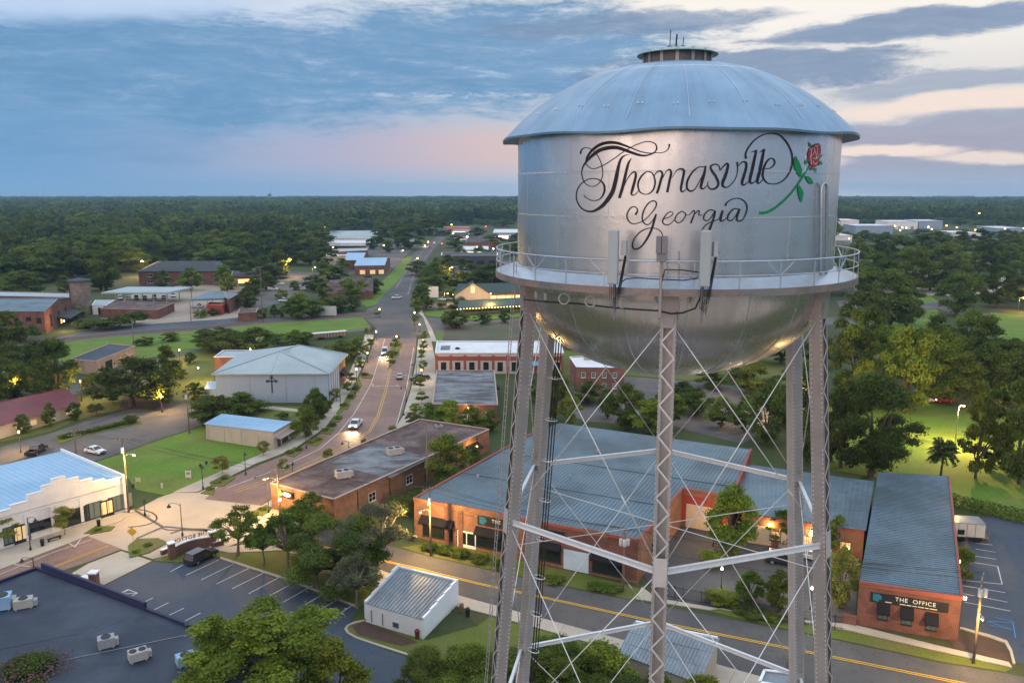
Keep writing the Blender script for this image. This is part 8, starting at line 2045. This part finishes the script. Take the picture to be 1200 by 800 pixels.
# clear sky from the Nishita model, veiled by a high cloud sheet
sky = N(nt, 'ShaderNodeTexSky', sky_type='NISHITA'); sky.sun_disc = False; sky.sun_elevation = SUN_EL; sky.sun_rotation = SUN_AZ; sky.altitude = 80
skyc = N(nt, 'ShaderNodeVectorMath', operation='SCALE'); nt.links.new(sky.outputs[0], skyc.inputs[0]); skyc.inputs['Scale'].default_value = .09
base_far = mixc(ss(AZ, -34, 24), s2l(104, 148, 190), s2l(206, 203, 202))            # blue on the left to cream on the right
high = mixc(ss(AZ, -30, 10), s2l(165, 188, 218), s2l(232, 226, 218))
col = mixc(ss(EW, 5.2, 11.0), base_far, high)
# dusk glow along the horizon
pink = mth('MULTIPLY', mth('MULTIPLY', ss(EL, 0.2, 2.2), ss(EW, 5.2, 3.0)), ss(AZ, -30, -8))
col = mixc(mth('MULTIPLY', pink, .9), col, mixc(ss(AZ, -14, 2), s2l(168, 164, 186), s2l(208, 180, 174)))
# main blue-grey cloud mass on the left and its continuation
m1 = mth('MAXIMUM', blob(-19, 7.3, 17, 3.2, .45, .02), blob(-4, 8.6, 15, 3.4, .45, .05))
m1 = mth('MAXIMUM', m1, mth('MULTIPLY', blob(-26, 3.4, 9, 1.6, .6), .5))
darkc = mixc(streak, s2l(80, 126, 166), s2l(112, 152, 188))
col = mixc(mth('MULTIPLY', m1, .95), col, mixc(ss(streak2, .38, .75, 0, .7), darkc, s2l(136, 164, 194)))
# dark streaks on the right
m2 = mth('MAXIMUM', blob(15, 7.6, 10.5, 1.25, .35, -.02), blob(24, 9.4, 9, .75, .4, .06))
m2 = mth('MAXIMUM', m2, mth('MULTIPLY', blob(7, 10.6, 9, .7, .5), .85))
m2 = mth('MAXIMUM', m2, mth('MULTIPLY', blob(27, 6.3, 7, .55, .5, .05), .7))
m2 = mth('MAXIMUM', m2, mth('MULTIPLY', blob(25, 3.4, 14, 1.15, .4), .72)); m2 = mth('MAXIMUM', m2, mth('MULTIPLY', blob(26, 1.2, 14, 1.3, .5), .75))
col = mixc(mth('MULTIPLY', m2, .92), col, mixc(streak2, s2l(88, 116, 150), s2l(144, 160, 184)))
# cream breaks
m3 = mth('MAXIMUM', blob(23.5, 2.55, 4.0, .42, .5), mth('MULTIPLY', blob(30, 2.1, 3.5, .3, .6), .9)); m3 = mth('MAXIMUM', m3, mth('MULTIPLY', blob(19.5, 1.7, 2.4, .5, .6), .8)); m3 = mth('MAXIMUM', m3, mth('MULTIPLY', blob(28, 5.1, 8, .5, .6), .85))
col = mixc(m3, col, s2l(232, 212, 198))
m4 = mth('MULTIPLY', mth('MULTIPLY', ss(streak2, .55, .8), ss(EL, 4.5, 6.5)), ss(AZ, -40, 10, .10, .5))
col = mixc(m4, col, s2l(214, 222, 232))
m5 = blob(-28, 11.8, 9, 1.9, .5); col = mixc(mth('MULTIPLY', m5, .75), col, s2l(182, 200, 226))
m6 = mth('MULTIPLY', blob(-4, 6.35, 7.0, .2, .5, e=mth('ADD', EL, mth('MULTIPLY', mth('SUBTRACT', warp2, .5), 1.0))), mth('MULTIPLY', ss(puff, .45, .62), .55)); col = mixc(m6, col, s2l(206, 214, 226))
haze_low = ss(EL, 1.6, 0.0); col = mixc(mth('MULTIPLY', haze_low, .45), col, mixc(ss(AZ, -30, 10), s2l(118, 150, 186), s2l(180, 178, 190)))
# above the frame: a broken bright overcast; behind: afterglow
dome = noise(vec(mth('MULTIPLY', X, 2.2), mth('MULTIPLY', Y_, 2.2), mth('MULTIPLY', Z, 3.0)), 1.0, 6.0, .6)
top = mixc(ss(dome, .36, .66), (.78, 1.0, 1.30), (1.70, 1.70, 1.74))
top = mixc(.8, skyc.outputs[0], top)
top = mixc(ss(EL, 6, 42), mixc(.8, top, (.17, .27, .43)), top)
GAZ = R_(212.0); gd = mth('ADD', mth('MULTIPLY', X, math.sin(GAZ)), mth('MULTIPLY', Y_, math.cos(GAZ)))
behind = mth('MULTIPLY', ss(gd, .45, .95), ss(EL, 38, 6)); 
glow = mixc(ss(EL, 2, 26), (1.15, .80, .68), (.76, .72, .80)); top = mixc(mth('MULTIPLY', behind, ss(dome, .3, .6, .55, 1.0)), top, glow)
front = mth('MULTIPLY', ss(EL, 24, 12.6), ss(Y_, .2, .55))
fc = N(nt, 'ShaderNodeVectorMath', operation='SCALE'); nt.links.new(col, fc.inputs[0]); fc.inputs['Scale'].default_value = .93
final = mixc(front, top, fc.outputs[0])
below = ss(EL, -.6, -3.0); final = mixc(below, final, (.03, .04, .03))
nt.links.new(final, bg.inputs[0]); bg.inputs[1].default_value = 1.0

L = bpy.data.lights.new('sun', 'SUN'); L.energy = .9; L.angle = R_(50); L.color = (1.0, .68, .48)
so = bpy.data.objects.new('sun', L); COL.objects.link(so)
sd = Vector((math.sin(SUN_AZ) * math.cos(SUN_EL), math.cos(SUN_AZ) * math.cos(SUN_EL), math.sin(SUN_EL)))
so.rotation_euler = (-sd).to_track_quat('-Z', 'Y').to_euler(); so.location = sd * 300

HAZE = True
if HAZE:
    m = bpy.data.materials.new('air'); m.use_nodes = True; n2 = m.node_tree
    for n in list(n2.nodes):
        if n.type != 'OUTPUT_MATERIAL': n2.nodes.remove(n)
    pv = n2.nodes.new('ShaderNodeVolumePrincipled'); pv.inputs['Color'].default_value = (.42, .72, .98, 1); pv.inputs['Density'].default_value = .000085; pv.inputs['Anisotropy'].default_value = .2
    n2.links.new(pv.outputs[0], [n for n in n2.nodes if n.type == 'OUTPUT_MATERIAL'][0].inputs['Volume']); MATS['air'] = m
    q = MB(); q.box(-9500, 9500, -9500, 9500, -6, 130); tag(q.build('haze', 'air'), kind='stuff')

cam = bpy.data.cameras.new('camera'); cam.sensor_width = 36; cam.lens = FPX / 1200 * 36; cam.clip_start = .5; cam.clip_end = 60000
co = bpy.data.objects.new('camera', cam); COL.objects.link(co); co.location = (0, 0, H); co.rotation_euler = (math.pi / 2 - PITCH, 0, 0); S.camera = co
S.render.engine = 'CYCLES'; S.cycles.use_denoising = True; S.cycles.max_bounces = 6; S.cycles.diffuse_bounces = 2; S.cycles.glossy_bounces = 3; S.cycles.transmission_bounces = 2; S.cycles.transparent_max_bounces = 4; S.cycles.volume_bounces = 0
S.cycles.sample_clamp_indirect = 4.0; S.cycles.use_light_tree = True
S.view_settings.view_transform = 'Standard'; S.view_settings.look = 'None'; S.view_settings.exposure = 0.4; S.view_settings.gamma = 1.0
settle_labels()
for o in list(bpy.data.objects):
    if o.type == 'EMPTY' and o.parent is None and 'label' not in o and 'kind' not in o: print('NOLABEL', o.name)
print('objects', len(bpy.data.objects), 'trees', TREEN[0], 'lights', NL[0])
